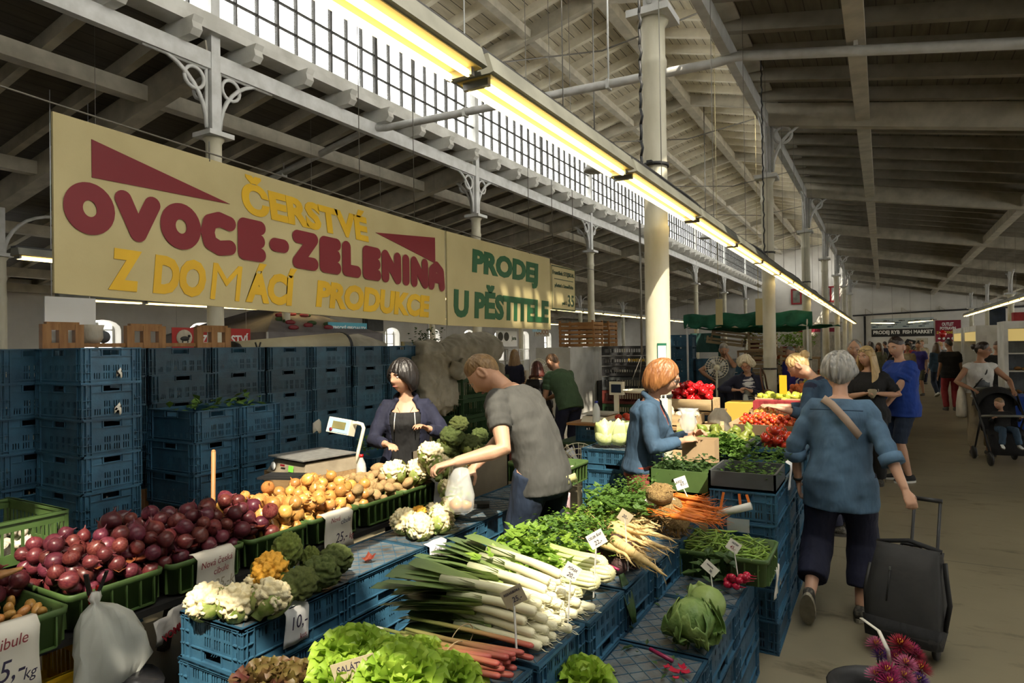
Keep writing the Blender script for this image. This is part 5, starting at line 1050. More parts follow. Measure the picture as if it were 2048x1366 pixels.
# clutter under the table
tag(MB().loft([[V((r*cos(a)*(1+.12*sin(a*5)),r*.8*sin(a)*(1+.1*sin(a*3+1)),z)) for a in [2*pi*k/20 for k in range(20)]] for r,z in ((.13,0),(.18,.08),(.17,.16),(.12,.22),(.14,.26))]).build('black_bag', 'black_film', None, (-2.56,1.46,.22)), 'crumpled black plastic bag under the table beside a sack', 'bag') if mat('black_film', (.02,.02,.022), None, 3, .25, bump=.5, bsc=12) else 0
sk = root('plastic_sack', 'white sack with red letters under the trestle table', 'sack', (-2.62,1.68,.56)); sk.scale = (.72,.72,.72); b = MB(); g = [[V((.02*sin(i*2+j), -.12+.03*i, -.04+.035*j+.012*i)) for j in range(5)] for i in range(9)]; b.sheet(g).build('sheet', 'grey_film', sk, thick=.004) if mat('grey_film', (.50,.48,.45), (.36,.35,.33), 4, .4) else 0
text('lettering', 'VOMKEH', 'sign_red', sk, V((-2.62,1.68,.56))+V((.03,.0,.035)), (0,1,.36), (0,-.3,1), .06, .03, .8, depth=.001)
tag(MB().bx(-.2,-.28,0,.2,.28,.16).build('carton', 'grey_box', None, (-2.72,1.18,.0), (0,0,.2)), 'dark carton on the floor under the near green box', 'box')
# wallet, roll of bags, kraft bag
b = MB(); b.loft([[V((x*.055,y*.045,z)) for x,y in ((1,1),(-1,1),(-1,-1),(1,-1))] for z in (0,.004,.018,.022)], sm=False); w0 = at_z(962,1012,.722); tag(b.build('wallet', 'black', None, w0, (0,0,.5)), 'black leather wallet lying on the crate by the shopper', 'wallet')
br = root('bag_roll', 'roll of clear plastic bags hung by orange ribbon', 'bag roll', (-.72,3.83,.80)); MB().tube([(-.11,-.03,-.02),(.07,-.03,.045)], .021, 14).build('roll', 'silver_film', br) if mat('silver_film', (.62,.62,.56), (.50,.50,.45), 6, .25) else 0
for x0,x1 in ((-.105,-.085),(.01,.0),(.065,.04)): MB().beam((x0,-.02,-.01 if x0 < 0 else .03),(x1,-.005,.10),.014,.003,(0,1,0)).build('ribbon','carrot',br)
g = [[V((-.06+.03*j,-.045-.004*sin(i+j),-.03-.025*i)) for j in range(5)] for i in range(4)]; MB().sheet(g).build('loose_bag','thin_film',br)
# ================================================================== PEOPLE
mat('skin', (.50,.29,.19), (.44,.24,.155), 6, .5, bump=.08, bsc=120); mat('skin_tan', (.36,.19,.115), (.31,.155,.09), 6, .5); mat('skin_brown', (.20,.11,.07), (.17,.09,.055), 6, .5)
mat('eye_white', (.42,.39,.36), None, 1, .5); mat('iris', (.02,.015,.012), None, 1, .4); mat('lip', (.33,.12,.10), None, 4, .4)
def cloth(n, c, k=.75, sc=9, bump=3.0, bsc=7, rough=.85): return mat(n, c, tuple(v*k for v in c), sc, rough, bump=bump, bsc=bsc, st=(1.3,1.3,.6))
def hairm(n, c, c2): return mat(n, c, c2, 7, .42, st=(7,7,.8), bump=.8, bsc=9, lo=.3, hi=.7, spec=.5)
hairm('hair_black', (.008,.007,.007), (.018,.014,.013)); hairm('hair_brown', (.12,.065,.03), (.06,.03,.015)); hairm('hair_ginger', (.34,.15,.05), (.17,.06,.018)); hairm('hair_grey', (.36,.34,.30), (.09,.085,.08)); hairm('hair_white', (.68,.62,.48), (.48,.42,.31)); hairm('hair_blonde', (.56,.40,.19), (.34,.22,.09)); hairm('hair_dark', (.035,.02,.014), (.018,.011,.008)); hairm('hair_fair', (.26,.16,.07), (.14,.08,.035))
for n_, c_ in (('black_cloth',(.012,.012,.013)),('navy_cloth',(.012,.014,.035)),('tee_grey',(.058,.058,.054)),('denim',(.042,.088,.15)),('denim_dark',(.014,.026,.055)),('denim_shirt',(.085,.16,.25)),('royal_blue',(.010,.045,.27)),('green_tee',(.045,.085,.04)),('white_cloth',(.62,.61,.58)),('cream_cloth',(.55,.50,.40)),('khaki',(.30,.24,.15)),('grey_cloth',(.14,.15,.16)),('blue_shirt',(.22,.32,.46)),('lime_cloth',(.30,.42,.05)),('red_cloth',(.30,.03,.035)),('light_jeans',(.42,.42,.44)),('rust_cloth',(.24,.055,.04)),('purple_cloth',(.06,.05,.30)),('olive_cloth',(.10,.10,.06)),('beige_cloth',(.36,.30,.20)),('teal_cloth',(.03,.09,.08))): cloth(n_, c_, *((.45, 4) if n_ in ('denim','denim_shirt','denim_dark') else (.75, 9)))
mat('shoe_dark', (.03,.027,.022), (.10,.09,.07), 60, .7, lo=.45, hi=.6); mat('shoe_white', (.7,.7,.68), None, 4, .6); mat('sole', (.30,.27,.19), (.16,.14,.10), 9, .7); mat('sole_dark', (.05,.045,.04), None, 5, .7)
def ik(a, t, l1, l2, pole):
    a, t, pole = V(a), V(t), V(pole); d = t-a; L = min(d.length, (l1+l2)*.999); d.normalize(); t = a+d*L
    x = (l1*l1-l2*l2+L*L)/(2*L); h = sqrt(max(0, l1*l1-x*x)); p = pole-d*pole.dot(d)
    if p.length < 1e-5: p = V((0,0,1))-d*d.z
    return a+d*x+p.normalized()*h, t
def head_pt(d):
    """d unit direction; x right, y forward, z up; returns a point of the head in metres"""
    a, b_, c = .074, .094, .116; x, y, z = d.x*a, d.y*b_, d.z*c
    if z < 0:
        k = min(1, -z/c); x *= 1-.34*k**1.6; y = y*(1-.10*k) if y > 0 else y*(1-.45*k)
        if y > 0: z *= 1.0
    else: y *= 1+.04*(z/c) if y < 0 else 1-.06*(z/c)
    if y > 0:
        g = lambda cx, cz, sx, sz: math.exp(-((x-cx)/sx)**2-((z-cz)/sz)**2)
        y += .010*g(0,.020,.012,.022)+.024*g(0,-.022,.0125,.017)+.008*g(0,-.008,.009,.02)-.011*(g(.031,.008,.016,.011)+g(-.031,.008,.016,.011))+.006*(g(.03,.030,.022,.008)+g(-.03,.030,.022,.008))+.007*g(0,-.058,.022,.009)-.004*g(0,-.047,.02,.005)+.010*g(0,-.098,.02,.016)+.004*(g(.042,-.025,.018,.018)+g(-.042,-.025,.018,.018))
    return V((x, y, z))
def frame3(fw, up):
    fw = V(fw).normalized(); rt = fw.cross(V(up)).normalized(); up = rt.cross(fw); return rt, fw, up
def hand(b, w_, d, pn, side, curl, s, spread=.16):
    d = V(d).normalized(); pn = V(pn); pn = (pn-d*pn.dot(d)).normalized(); lat = d.cross(pn).normalized()*side
    T = lambda u, v, n: w_+d*(u*s)+lat*(v*s)+pn*(n*s)
    rings = []
    for u, hw, th in ((-.012,.024,.019),(.02,.032,.017),(.055,.040,.015),(.088,.040,.012),(.095,.034,.009)): rings.append([T(u, hw*cos(a), -side*th*sin(a)) for a in [2*pi*k/12 for k in range(12)]])
    b.loft(rings)
    for i, (v, L, r) in enumerate(((.031,.068,.0088),(.0105,.077,.0092),(-.0105,.072,.0088),(-.030,.056,.0078))):
        c = curl*(1+.10*i); ang = 0; p = T(.086, v, 0); pts = [T(.070, v*.9, 0), p]; sp = spread*(1.5-i)/1.5; u0 = d*cos(sp)+lat*sin(sp)
        for seg in (.44,.32,.24): ang += c*(.55 if seg == .44 else .8); p = p+(u0*cos(ang)+pn*sin(ang))*(L*seg*s); pts.append(p)
        b.tube(pts, [r*s*1.05, r*s, r*s*.95, r*s*.86, r*s*.6], 8)
    p0 = T(.022,.026,.004); d1 = (d*.62+lat*.72+pn*.30*(1+curl)).normalized(); d2 = (d*.9+lat*.25+pn*.5*(.4+curl)).normalized()
    b.tube([T(.012,.014,.0), p0, p0+d1*.038*s, p0+d1*.038*s+d2*.034*s, p0+d1*.038*s+d2*.05*s], [.014*s,.0125*s,.0105*s,.0092*s,.006*s], 8)
def person(label, loc, rz, H=1.7, sex='m', fat=1.0, lean=0, curve=0, twist=0, side=0, hp=0, hy=0, hr=0, hs=1.05, drop=0, fl=None, fr=None, hl=None, hrt=None, el=(0,-1,-.3), er=None, cl=.5, pnl=None, pnr=None, skin='skin', hair=None, top=None, bottom=None, shoes=('shoe_dark','sole_dark'), face=True, vox=.009, cat='person', extra=None, name='person', sh=1.0, eyes=True, coll=True):
    s = H/1.75; t = root(name, label, cat, (loc[0], loc[1], loc[2] if len(loc) > 2 else 0), rz)
    P = V((0, 0, .955*s-drop)); N = 11; ts = [.56*i/(N-1) for i in range(N)]; pos = []; fr_ = []; p = P.copy()
    wf = .90 if sex == 'f' else 1.0
    for i, u in enumerate(ts):
        k = u/.52; an = radians(lean+curve*(k-.35)); tw = radians(twist*min(1,k)); sd = radians(side)
        up = V((sin(sd), sin(an), cos(an)*cos(sd))).normalized(); fw = V((-sin(tw), cos(tw), 0)); fw = (fw-up*fw.dot(up)).normalized(); rt = fw.cross(up)
        if i: p = p+up*(ts[1]*s)
        pos.append(p.copy()); fr_.append((rt, fw, up))
    def sp(u):
        f = max(0, min(N-1.001, u/ts[1])); i = int(f); q = f-i; r, f_, up = fr_[i]; p_ = pos[i].lerp(pos[i+1], q)
        if u < 0: p_ = pos[0]+fr_[0][2]*(u*s)
        return p_, r, f_, up
    def ring(u, rx, ry, n=20, oy=0, pad=0):
        p_, r, f_, up = sp(u); return [p_+f_*(oy*s)+r*((rx*s+pad)*cos(a))+f_*((ry*s+pad)*sin(a)) for a in [2*pi*k/n for k in range(n)]]
    hipw = .165 if sex == 'm' else .175; tor = [(-.13,.09,.08,0),(-.08,.15,.115,0),(-.02,hipw,.122,-.005),(.06,.158*wf,.112,0),(.14,.148*wf,.105,0),(.24,.158*wf,.112,.005),(.33,.170*wf,.118,.01 if sex == 'm' else .022),(.40,.172*wf,.108,.0),(.46,.150*wf,.085,-.01),(.495,.095,.065,-.012),(.52,.062,.058,-.008)]
    tor = [(u, rx*(fat if u < .42 else 1), ry*(fat*(1+.25*(fat-1)) if u < .42 else 1), oy+(.06*(fat-1) if 0 <= u < .4 else 0)) for u, rx, ry, oy in tor]
    b = MB(); b.loft([ring(u, rx, ry, 18, oy) for u, rx, ry, oy in tor])
    nb, r_, f_, up = sp(.50); hang = radians(hp); a_ = radians(hy); fwd0 = V((-sin(a_+radians(twist)), cos(a_+radians(twist)), 0)); HF = (fwd0*cos(hang)-V((0,0,1))*sin(hang)).normalized(); HU = (V((0,0,1))*cos(hang)+fwd0*sin(hang)); HR = HF.cross(HU)
    if hr: q = radians(hr); HU, HR = HU*cos(q)+HR*sin(q), HR*cos(q)-HU*sin(q)
    ncx = (up*.55+HU*.45).normalized(); hs_ = hs*s; HC = nb+ncx*(.075*s)+HU*(.105*hs_)+HF*(.022*hs_)
    hp_ = lambda v: HC+HR*(v[0]*hs_)+HF*(v[1]*hs_)+HU*(v[2]*hs_)
    b.tube([nb-up*.04*s, nb+ncx*.04*s, hp_((0,-.018,-.05)), hp_((0,-.012,0))], [.066*s,.053*s*wf,.052*s*wf,.05*s], 14)
    sg, rg = (44, 34) if vox < .012 else (22, 16)
    b.add([hp_(head_pt(V((cos(e)*sin(a), cos(e)*cos(a), sin(e))))) for e in [-pi/2+pi*i/rg for i in range(rg+1)] for a in [2*pi*k/sg for k in range(sg)]], [(i*sg+k,(i+1)*sg+k,(i+1)*sg+(k+1)%sg,i*sg+(k+1)%sg) for i in range(rg) for k in range(sg)], True)
    for sx in (-1,1):
        e0 = [hp_((sx*(.070+.010*abs(cos(t_))), -.012-.012*cos(t_)*0+.017*cos(t_)-.01, -.008+.030*sin(t_))) for t_ in [2*pi*k/10 for k in range(11)]]; b.tube(e0, .0075*hs_, 6); b.ball(hp_((sx*.070,-.02,-.008)), .014*hs_, 8, 6)
    # arms
    lu, lf = .295*s, .255*s; arms = {}
    er = er or (-el[0] if el[0] else 0, el[1], el[2])
    for sd_, tgt, pole, pn in ((-1, hl, el, pnl), (1, hrt, er, pnr)):
        q, r, f_, up_ = sp(.435); S0 = q+r*(sd_*.175*s*wf*sh); W = V(tgt) if tgt is not None else S0+V((sd_*.07*s, .06*s, -.53*s)); E, W = ik(S0, W, lu, lf, pole); ch = q+r*(sd_*.09*s*wf)-up_*.01*s; arms[sd_] = (ch, S0, E, W)
        k = s*wf*(.5+.5*fat); b.tube([ch, S0, S0.lerp(E,.25), S0.lerp(E,.6), E, E.lerp(W,.25), E.lerp(W,.6), W], [.062*k,.058*k,.053*k,.046*k,.041*k,.042*k,.034*k,.026*k], 12)
        d = (W-E).normalized(); n_ = pn if pn is not None else (V((-sd_*.8,.1,-.2)) if abs(d.z) > .7 else V((-sd_*.3,0,-1))); hand(b, W+d*.012*s, d, n_, sd_, cl if not hasattr(cl,'__len__') else cl[0 if sd_ < 0 else 1], s*.98*(.94 if sex == 'f' else 1))
    # legs
    lt, ls = .44*s, .425*s; legs = {}; Q, r, f_, up_ = sp(0)
    for sd_, ft in ((-1, fl), (1, fr)):
        hj = Q+r*(sd_*.092*s*(.6+.4*fat))-V((0,0,.035*s)); A = V(ft[:3]) if ft else V((sd_*.105*s, 0, .085*s)); K, A = ik(hj, A, lt, ls, (sd_*.12,1,.1) if not (ft and len(ft) > 4) else ft[4]); legs[sd_] = (hj, K, A, (ft[3] if ft and len(ft) > 3 else 0)); k = s*(.55+.45*fat)
        b.tube([hj+V((0,0,.06*s)), hj.lerp(K,.15), hj.lerp(K,.55), K, K.lerp(A,.3), K.lerp(A,.65), A], [.085*k,.088*k,.072*k,.056*k,.056*k,.044*k,.034*k], 12)
    b.build('body', skin, t, vox=vox, smooth=1)
    if extra == 'parts': pass
    # clothes
    if top:
        m, sl, hem, pad = top[:4]; c_ = MB(); rg_ = []
        u1 = .50 if coll is True else .485 if coll is False else coll; us = [hem+(u1-hem)*i/17 for i in range(18)]
        def tor_at(u):
            if u <= tor[0][0]: return tor[0][1:]
            for (ua, *A), (ub, *B_) in zip(tor, tor[1:]):
                if u <= ub: f = (u-ua)/(ub-ua); return [x*(1-f)+y*f for x, y in zip(A, B_)]
            return tor[-1][1:]
        am = min(.015, pad*.6); sd0 = loc[0]*3.1
        for u in us:
            rx, ry, oy = tor_at(u)
            if u < -.02: rx, ry = max(rx, hipw*fat*1.0), max(ry, .118*fat)
            c0 = sp(u)[0]; ro = []
            for q_ in ring(u, rx, ry, 40, oy, pad*(1.0 if u < .4 else .6)):
                w_ = (q_-c0); n_ = w_.normalized() if w_.length > 0 else w_; v_ = V((q_.x*7+sd0, q_.y*7, q_.z*9+.6*sin(q_.x*9))); ro.append(q_+n_*(am*((1-2.2*abs(noise.noise(v_)))*.9-.3)+am*.6*noise.noise(v_*.5)))
            rg_.append(ro)
        c_.loft(rg_)
        for sd_ in (-1,1):
            ch, S0, E, W = arms[sd_]; k = s*wf*(.5+.5*fat); pts = [ch, S0]; rr = [.066*k+pad*.5, .062*k+pad*.6]; n_ = 8
            for i in range(1, n_+1):
                f = sl*2*i/n_; q_ = S0.lerp(E, f) if f <= 1 else E.lerp(W, f-1); r0 = (.058-.015*f if f <= 1 else .043-.014*(f-1))*k+pad*(.75 if sl < .5 else .5)+.006*sin(i*2.3); pts.append(q_); rr.append(r0)
            c_.tube(pts, rr, 14)
        c_.build(top[4] if len(top) > 4 else 'shirt', m, t, vox=max(vox, .010), smooth=1)
    if bottom:
        m, ln, pad = bottom[:3]; c_ = MB(); wl = .10 if len(bottom) < 4 else bottom[3]
        c_.loft([ring(u, rx, ry, 20, oy, pad*(.35 if u > -.05 else 1)) for u, rx, ry, oy in tor if u < wl])
        for sd_ in (-1,1):
            hj, K, A, _ = legs[sd_]; k = s*(.55+.45*fat); pts = [hj+V((0,0,.05*s))]; rr = [.088*k+pad]
            for i in range(1, 11):
                f = ln*2*i/10; q_ = hj.lerp(K, f) if f <= 1 else K.lerp(A, f-1); r0 = (.092-.034*f if f <= 1 else .058-.018*(f-1))*k+pad*(1+.5*(f > 1))+.003*sin(i*2.9); pts.append(q_); rr.append(r0)
            c_.tube(pts, rr, 14)
        c_.build('trousers', m, t, vox=max(vox, .011), smooth=1)
    if shoes:
        for sd_ in (-1,1):
            hj, K, A, pt = legs[sd_]; an = radians(pt); fw = V((sd_*.10, cos(an), -sin(an))).normalized(); rt, fw, up2 = frame3(fw, V((0, sin(an), cos(an)))); o = A-up2*.085*s
            Pp = lambda x, y, z: o+rt*(x*s)+fw*(y*s)+up2*(z*s); c_ = MB(); sl_ = MB(); R1 = []
            for y, w_, h in ((-.075,.022,.05),(-.06,.034,.075),(-.02,.037,.085),(.04,.039,.070),(.10,.045,.050),(.15,.042,.040),(.18,.025,.028)): R1.append([Pp(w_*cos(a), y, .016+max(-.012, h*.5*(1+sin(a)))) for a in [2*pi*k/14 for k in range(14)]])
            o1 = c_.loft(R1).build('shoe', shoes[0], t); sl_.loft([[Pp(x, y, z) for x, y in [(.047*cos(a)*(1+.12*sin(a)), .05+.138*sin(a)) for a in [2*pi*k/18 for k in range(18)]]] for z in (0,.024)], sm=False).build('sole', shoes[1], o1)
    # hair
    if hair:
        st, m = hair[:2]; c_ = MB(); hn = 110 if vox < .012 else 24
        def shell(front, sd, back, off, thick=.02, el_=None, amp=.05, fq=9, sh_=(0,0,0), rows=16, fp=2.2):
            A_, B_, C_ = el_ or (.074,.094,.116); outer, inner = [], []
            for i in range(rows+1):
                ro, ri = [], []
                for k in range(hn):
                    a = 2*pi*k/hn; ca = cos(a); lo = radians(sd+(front-sd)*max(0,ca)**fp if ca > 0 else sd+(back-sd)*(-ca)**1.3); e = lo+(pi/2-lo)*i/rows; d = V((cos(e)*sin(a), cos(e)*cos(a), sin(e)))
                    bp_ = head_pt(d) if el_ is None else V((d.x*A_, d.y*B_, d.z*C_)); g = off*(1+amp*8*noise.noise(V((sin(a)*fq*.4, cos(a)*fq*.4, e*.9+len(label)))))*((.55+.45*min(1,i/2)) if 'bob' in st or st in ('mop','curly') else .05+.95*min(1,i/5)); g += (.0065 if vox < .012 else 0)*noise.noise(V((a*13+e*1.5, e*1.6, len(label)*1.7)))*(1-max(0,e/(pi/2))**3); n_ = V((d.x/A_, d.y/B_, d.z/C_)).normalized(); ro.append(hp_(bp_+n_*g+V(sh_))); ri.append(hp_(bp_-n_*thick+V(sh_)))
                outer.append(ro); inner.append(ri)
            c_.loft(outer[::-1], cap=False); c_.add([outer[-1][k] for k in range(hn)], [tuple(range(hn-1,-1,-1))], True)
            c_.add(outer[0]+inner[0], [(k, (k+1)%hn, hn+(k+1)%hn, hn+k) for k in range(hn)]); c_.loft(inner, cap=False); c_.add([inner[-1][k] for k in range(hn)], [tuple(range(hn))], True)
        if st == 'short': shell(38, 14, -28, .010)
        elif st == 'bald': shell(70, 2, -30, .006); 
        elif st == 'mop': shell(30, -8, -42, .030, amp=.09, fq=14)
        elif st == 'curly': shell(38, -14, -40, .034, amp=.16, fq=16)
        elif st == 'bob': shell(30, -58, -60, .020, .03, (.086,.098,.122), .05, 12, (0,-.020,-.010), 18, 1.0)
        elif st == 'fringebob': shell(17, -56, -56, .022, .03, (.086,.097,.120), .05, 12, (0,-.018,-.010), 18, 1.1)
        elif st == 'long':
            shell(36, -6, -34, .018, amp=.06)
            for k in range(34):
                a = radians(70+220*k/33); q0 = hp_(head_pt(V((sin(a)*.95, cos(a)*.95, .15)))+V((sin(a)*.012, cos(a)*.012, 0))); q1 = hp_((sin(a)*.098, cos(a)*.105-.005, -.10)); L_ = .27*hs_*(.85+.3*noise.noise(V((k,0,0)))) if len(hair) < 3 else hair[2]; fw_ = .05 if k < 7 or k > 26 else -.01; q2 = q1+V((0,0,-1))*L_*.5+HR*(sin(a)*.03)+HF*(fw_*.6); q3 = q1+V((0,0,-1))*L_+HR*(sin(a)*.025)+HF*fw_; c_.tube([q0,q1,q2,q3],[.016,.020,.018,.006],6)
        elif st in ('bun','tail'):
            shell(40, 6, -28, .012); c_.ball(hp_((0,-.108,.045 if st == 'bun' else .06)), .042*hs_, 12, 8, lambda d: 1+.2*noise.noise(d*4))
            if st == 'tail': c_.tube([hp_((0,-.10,.05)),hp_((0,-.15,.0)),hp_((0,-.13,-.12)),hp_((0,-.12,-.2))],[.03,.03,.026,.008],8)
        c_.build('hair', m, t, vox=.005 if vox < .012 else .014)
    if face and eyes:
        for sx in (-1,1):
            e0 = MB().ball(hp_((sx*.031,.0735,.008)), (.0115*hs_,.0115*hs_,.0085*hs_), 10, 8).build('eye', 'eye_white', t); MB().ball(hp_((sx*.031,.0790,.008)), .0049*hs_, 8, 6).build('iris', 'iris', e0)
            MB().tube([hp_((sx*.015,.094,.030)),hp_((sx*.032,.092,.036)),hp_((sx*.05,.080,.030))],[.0025*hs_,.0035*hs_,.002*hs_],6).build('eyebrow', hair[1] if hair and 'white' not in hair[1] and 'blonde' not in hair[1] else 'hair_fair', t)
        MB().tube([hp_((-.024,.078,-.058)),hp_((-.008,.089,-.056)),hp_((0,.090,-.057)),hp_((.008,.089,-.056)),hp_((.024,.078,-.058))],[.002*hs_,.0042*hs_,.0045*hs_,.0042*hs_,.002*hs_],8).build('mouth', 'lip', t)
    return dict(t=t, hp=hp_, sp=sp, ring=ring, arms=arms, legs=legs, tor=tor, s=s, HF=HF, HU=HU, HR=HR)
def glasses(p, m='black', up=0):
    hp_ = p['hp']; b = MB()
    for sx in (-1,1): b.tube([hp_((sx*.032+.021*cos(a), .100-abs(sx*.032+.021*cos(a))*.22, .008+up+.017*sin(a))) for a in [2*pi*k/14 for k in range(15)]], .0022, 5); b.tube([hp_((sx*.053,.088,.012+up)), hp_((sx*.074,.02,.012+up)), hp_((sx*.076,-.02,.004+up))], .0022, 5)
    b.tube([hp_((-.011,.100,.01+up)), hp_((.011,.100,.01+up))], .0022, 5); b.build('glasses', m, p['t'])
def jacket(p, m, hem, a0, a1, pad, sl, top=.50, coll=0, name='jacket'):   # open-front jacket: arc shell plus sleeves
    c_ = MB(); us = [hem]+[u for u, *_ in p['tor'] if hem+.03 < u <= top]; n = 30; out, inn = [], []
    for u in us:
        k = min(range(len(p['tor'])), key=lambda i: abs(p['tor'][i][0]-u)); _, rx, ry, oy = p['tor'][k]
        if u < 0: rx, ry = max(rx,.172), max(ry,.12)
        q, r, f, up = p['sp'](u); s = p['s']; sq = 1 if u < .42 else .75
        for L, e in ((out, pad), (inn, pad-.016)): L.append([q+f*(oy*s)+r*((rx*s+e*sq)*cos(a))+f*((ry*s+e*sq)*sin(a)) for a in [radians(a0+(a1-a0)*j/n) for j in range(n+1)]])
    rings = [o+i[::-1] for o, i in zip(out, inn)]; c_.loft(rings)
    for sd_ in (-1,1):
        ch, S0, E, W = p['arms'][sd_]; pts = [ch, S0]; rr = [.074*s, .072*s]
        for i in range(1, 10): f = sl*2*i/9; pts.append(S0.lerp(E, f) if f <= 1 else E.lerp(W, f-1)); rr.append((.070-.012*f if f <= 1 else .058-.016*(f-1))*s+.004*sin(i*2.7))
        c_.tube(pts, rr, 14)
    if coll:
        q, r, f, up = p['sp'](.50); c_.tube([q+r*(.085*cos(a)*s)+f*(.075*sin(a)*s)+up*(.01+coll*(-sin(a))) for a in [radians(a0+10+(a1-a0-20)*j/16) for j in range(17)]], .022, 8)
    return c_.build(name, m, p['t'], vox=.010, smooth=1)
L_ = lambda p, w_: p['t'].matrix_world
def loc_of(rz, base, w_):   # a world point in the frame of a person standing at base, turned rz
    v = V(w_)-V(base if len(base) > 2 else (*base, 0)); c, s_ = cos(-rz), sin(-rz); return (v.x*c-v.y*s_, v.x*s_+v.y*c, v.z)
def aim(x, y): return atan2(-x, y)
# --- stallholder with black bob
B = (-3.22, 3.98); rz = radians(214)
p = person('person with a black bob in a dark navy zip hoodie behind the potato boxes', B, rz, 1.64, 'f', 1.10, 6, 8, 0, 0, 8, -38, 0, 1.14, hl=loc_of(rz,B,(-2.92,3.84,1.16)), hrt=loc_of(rz,B,(-3.12,3.62,1.06)), el=(-.8,-.5,-.8), er=(.8,-.5,-.8), cl=.7, pnl=(0,0,-1), pnr=(0,0,-1), hair=('fringebob','hair_black'), top=('black_cloth',.04,-.10,.010,'tee'), bottom=('denim_dark',1,.01), vox=.0075, coll=.415)
jacket(p, 'navy_cloth', -.14, 128, 412, .034, .93, .50, .02, 'hoodie')
for sx in (-.055,.055): q, r, f, u = p['sp'](.42); MB().tube([q+f*.125+r*sx*1.3, q+f*.15+r*sx*1.4-V((0,0,.06)), q+f*.15+r*sx*1.45-V((0,0,.13))], .004, 5).build('drawstring', 'white_cloth', p['t'])
q, r, f, u = p['sp'](.46); MB().tube([q+r*.06*cos(a)+f*(.075+.05*(1-abs(cos(a))))-V((0,0,.10*(1-abs(cos(a))))) for a in [pi*k/12 for k in range(13)]], .0018, 5).build('necklace', 'steel_warm', p['t'])
# --- shopper in grey T-shirt bending over the stall
B = (-1.72, 3.34); rz = radians(80)
p = person('person in a grey T-shirt and dark jeans bending to fill a clear bag', B, rz, 1.86, 'm', .98, 20, 42, 6, 0, 52, 10, 0, 1.05, hl=loc_of(rz,B,(-1.99,2.86,1.14)), hrt=loc_of(rz,B,(-2.05,3.04,1.02)), el=(-.5,-.6,-1), er=(.3,-.2,-1), cl=(.9,.5), pnl=(0,0,-1), hair=('short','hair_fair'), top=('tee_grey',.30,-.10,.022,'t_shirt'), bottom=('denim_dark',1,.014,.10), shoes=('shoe_dark','sole_dark'), vox=.0075, coll=False, fl=(-.12,.06,.085), fr=(.12,-.08,.085))
q, r, f, u = p['sp'](-.06); g = [[q+r*(.02+.028*i)-f*(.142+.010*sin(i*2+j))+V((0,0,.0+.025*j+.012*sin(i*3))) for i in range(5)] for j in range(3)]; MB().sheet(g).build('pocket_cloth', 'yellow_rag', p['t'], thick=.006) if mat('yellow_rag', (.50,.48,.22), (.40,.38,.16), 6, .8) else 0
hb = root('produce_bag', 'clear bag with leaves and onions held by the bending shopper', 'bag', (-1.995,2.90,.86)); MB().loft([[V((w_*cos(a)*(1+.1*sin(a*4)), w_*.8*sin(a)*(1+.1*sin(a*3)), z)) for a in [2*pi*k/18 for k in range(18)]] for z, w_ in ((0,.045),(.02,.075),(.10,.080),(.18,.062),(.26,.045))]).build('film', 'thin_film', hb)
for i, (x, y, z) in enumerate(((-.03,.0,.04),(.03,.02,.04),(0,-.03,.045))): o = bpy.data.objects.new('onion', yo[i]); C.objects.link(o); o.parent = hb; o.location = (x,y,z); o.scale = (.032,)*3
b = MB(); leaf_cloud(b, [V((R.gauss(0,.02),R.gauss(0,.02),.11+R.gauss(0,.02))) for _ in range(14)], .04, R, 2, .01, 1); stuff(b.build('foliage','celery_leaf',hb))
# --- redheaded shopper
B = (-1.50, 4.52); rz = radians(-78)
p = person('person with a ginger bob and glasses in a blue denim jacket', B, rz, 1.63, 'f', 1.08, 6, 10, 0, 0, 22, 0, 0, 1.14, hl=loc_of(rz,B,(-1.16,4.58,1.12)), hrt=loc_of(rz,B,(-1.20,4.44,1.09)), el=(-.7,-.8,-.4), er=(.7,-.8,-.4), cl=.8, pnl=(.6,0,-.6), pnr=(-.6,0,-.6), hair=('bob','hair_ginger'), top=('rust_cloth',.02,-.2,.0,'blouse'), bottom=('rust_cloth',1,.03), vox=.0075)
jacket(p, 'denim', -.05, 122, 418, .036, .93, .50, .03, 'denim_jacket'); glasses(p)
hb = root('kraft_bag', 'brown paper bag held by the ginger shopper', 'bag', (-1.12,4.60,.80)); MB().loft([[V((x*.11,y*.07,z)) for x,y in ((1,1),(-1,1),(-1,-1),(1,-1))] for z in (0,.15,.29)], cap=False, sm=False).build('bag', 'cardboard', hb, thick=.003)
hb = root('produce_bag', 'crumpled clear bag in the hand of the ginger shopper', 'bag', (-1.17,4.47,1.14)); MB().loft([[V((w_*cos(a)*(1+.25*sin(a*4+z*30)), w_*.6*sin(a)*(1+.2*sin(a*3)), z)) for a in [2*pi*k/18 for k in range(18)]] for z, w_ in ((0,.015),(.03,.04),(.08,.055),(.13,.045),(.17,.07))]).build('film', 'thin_film', hb)
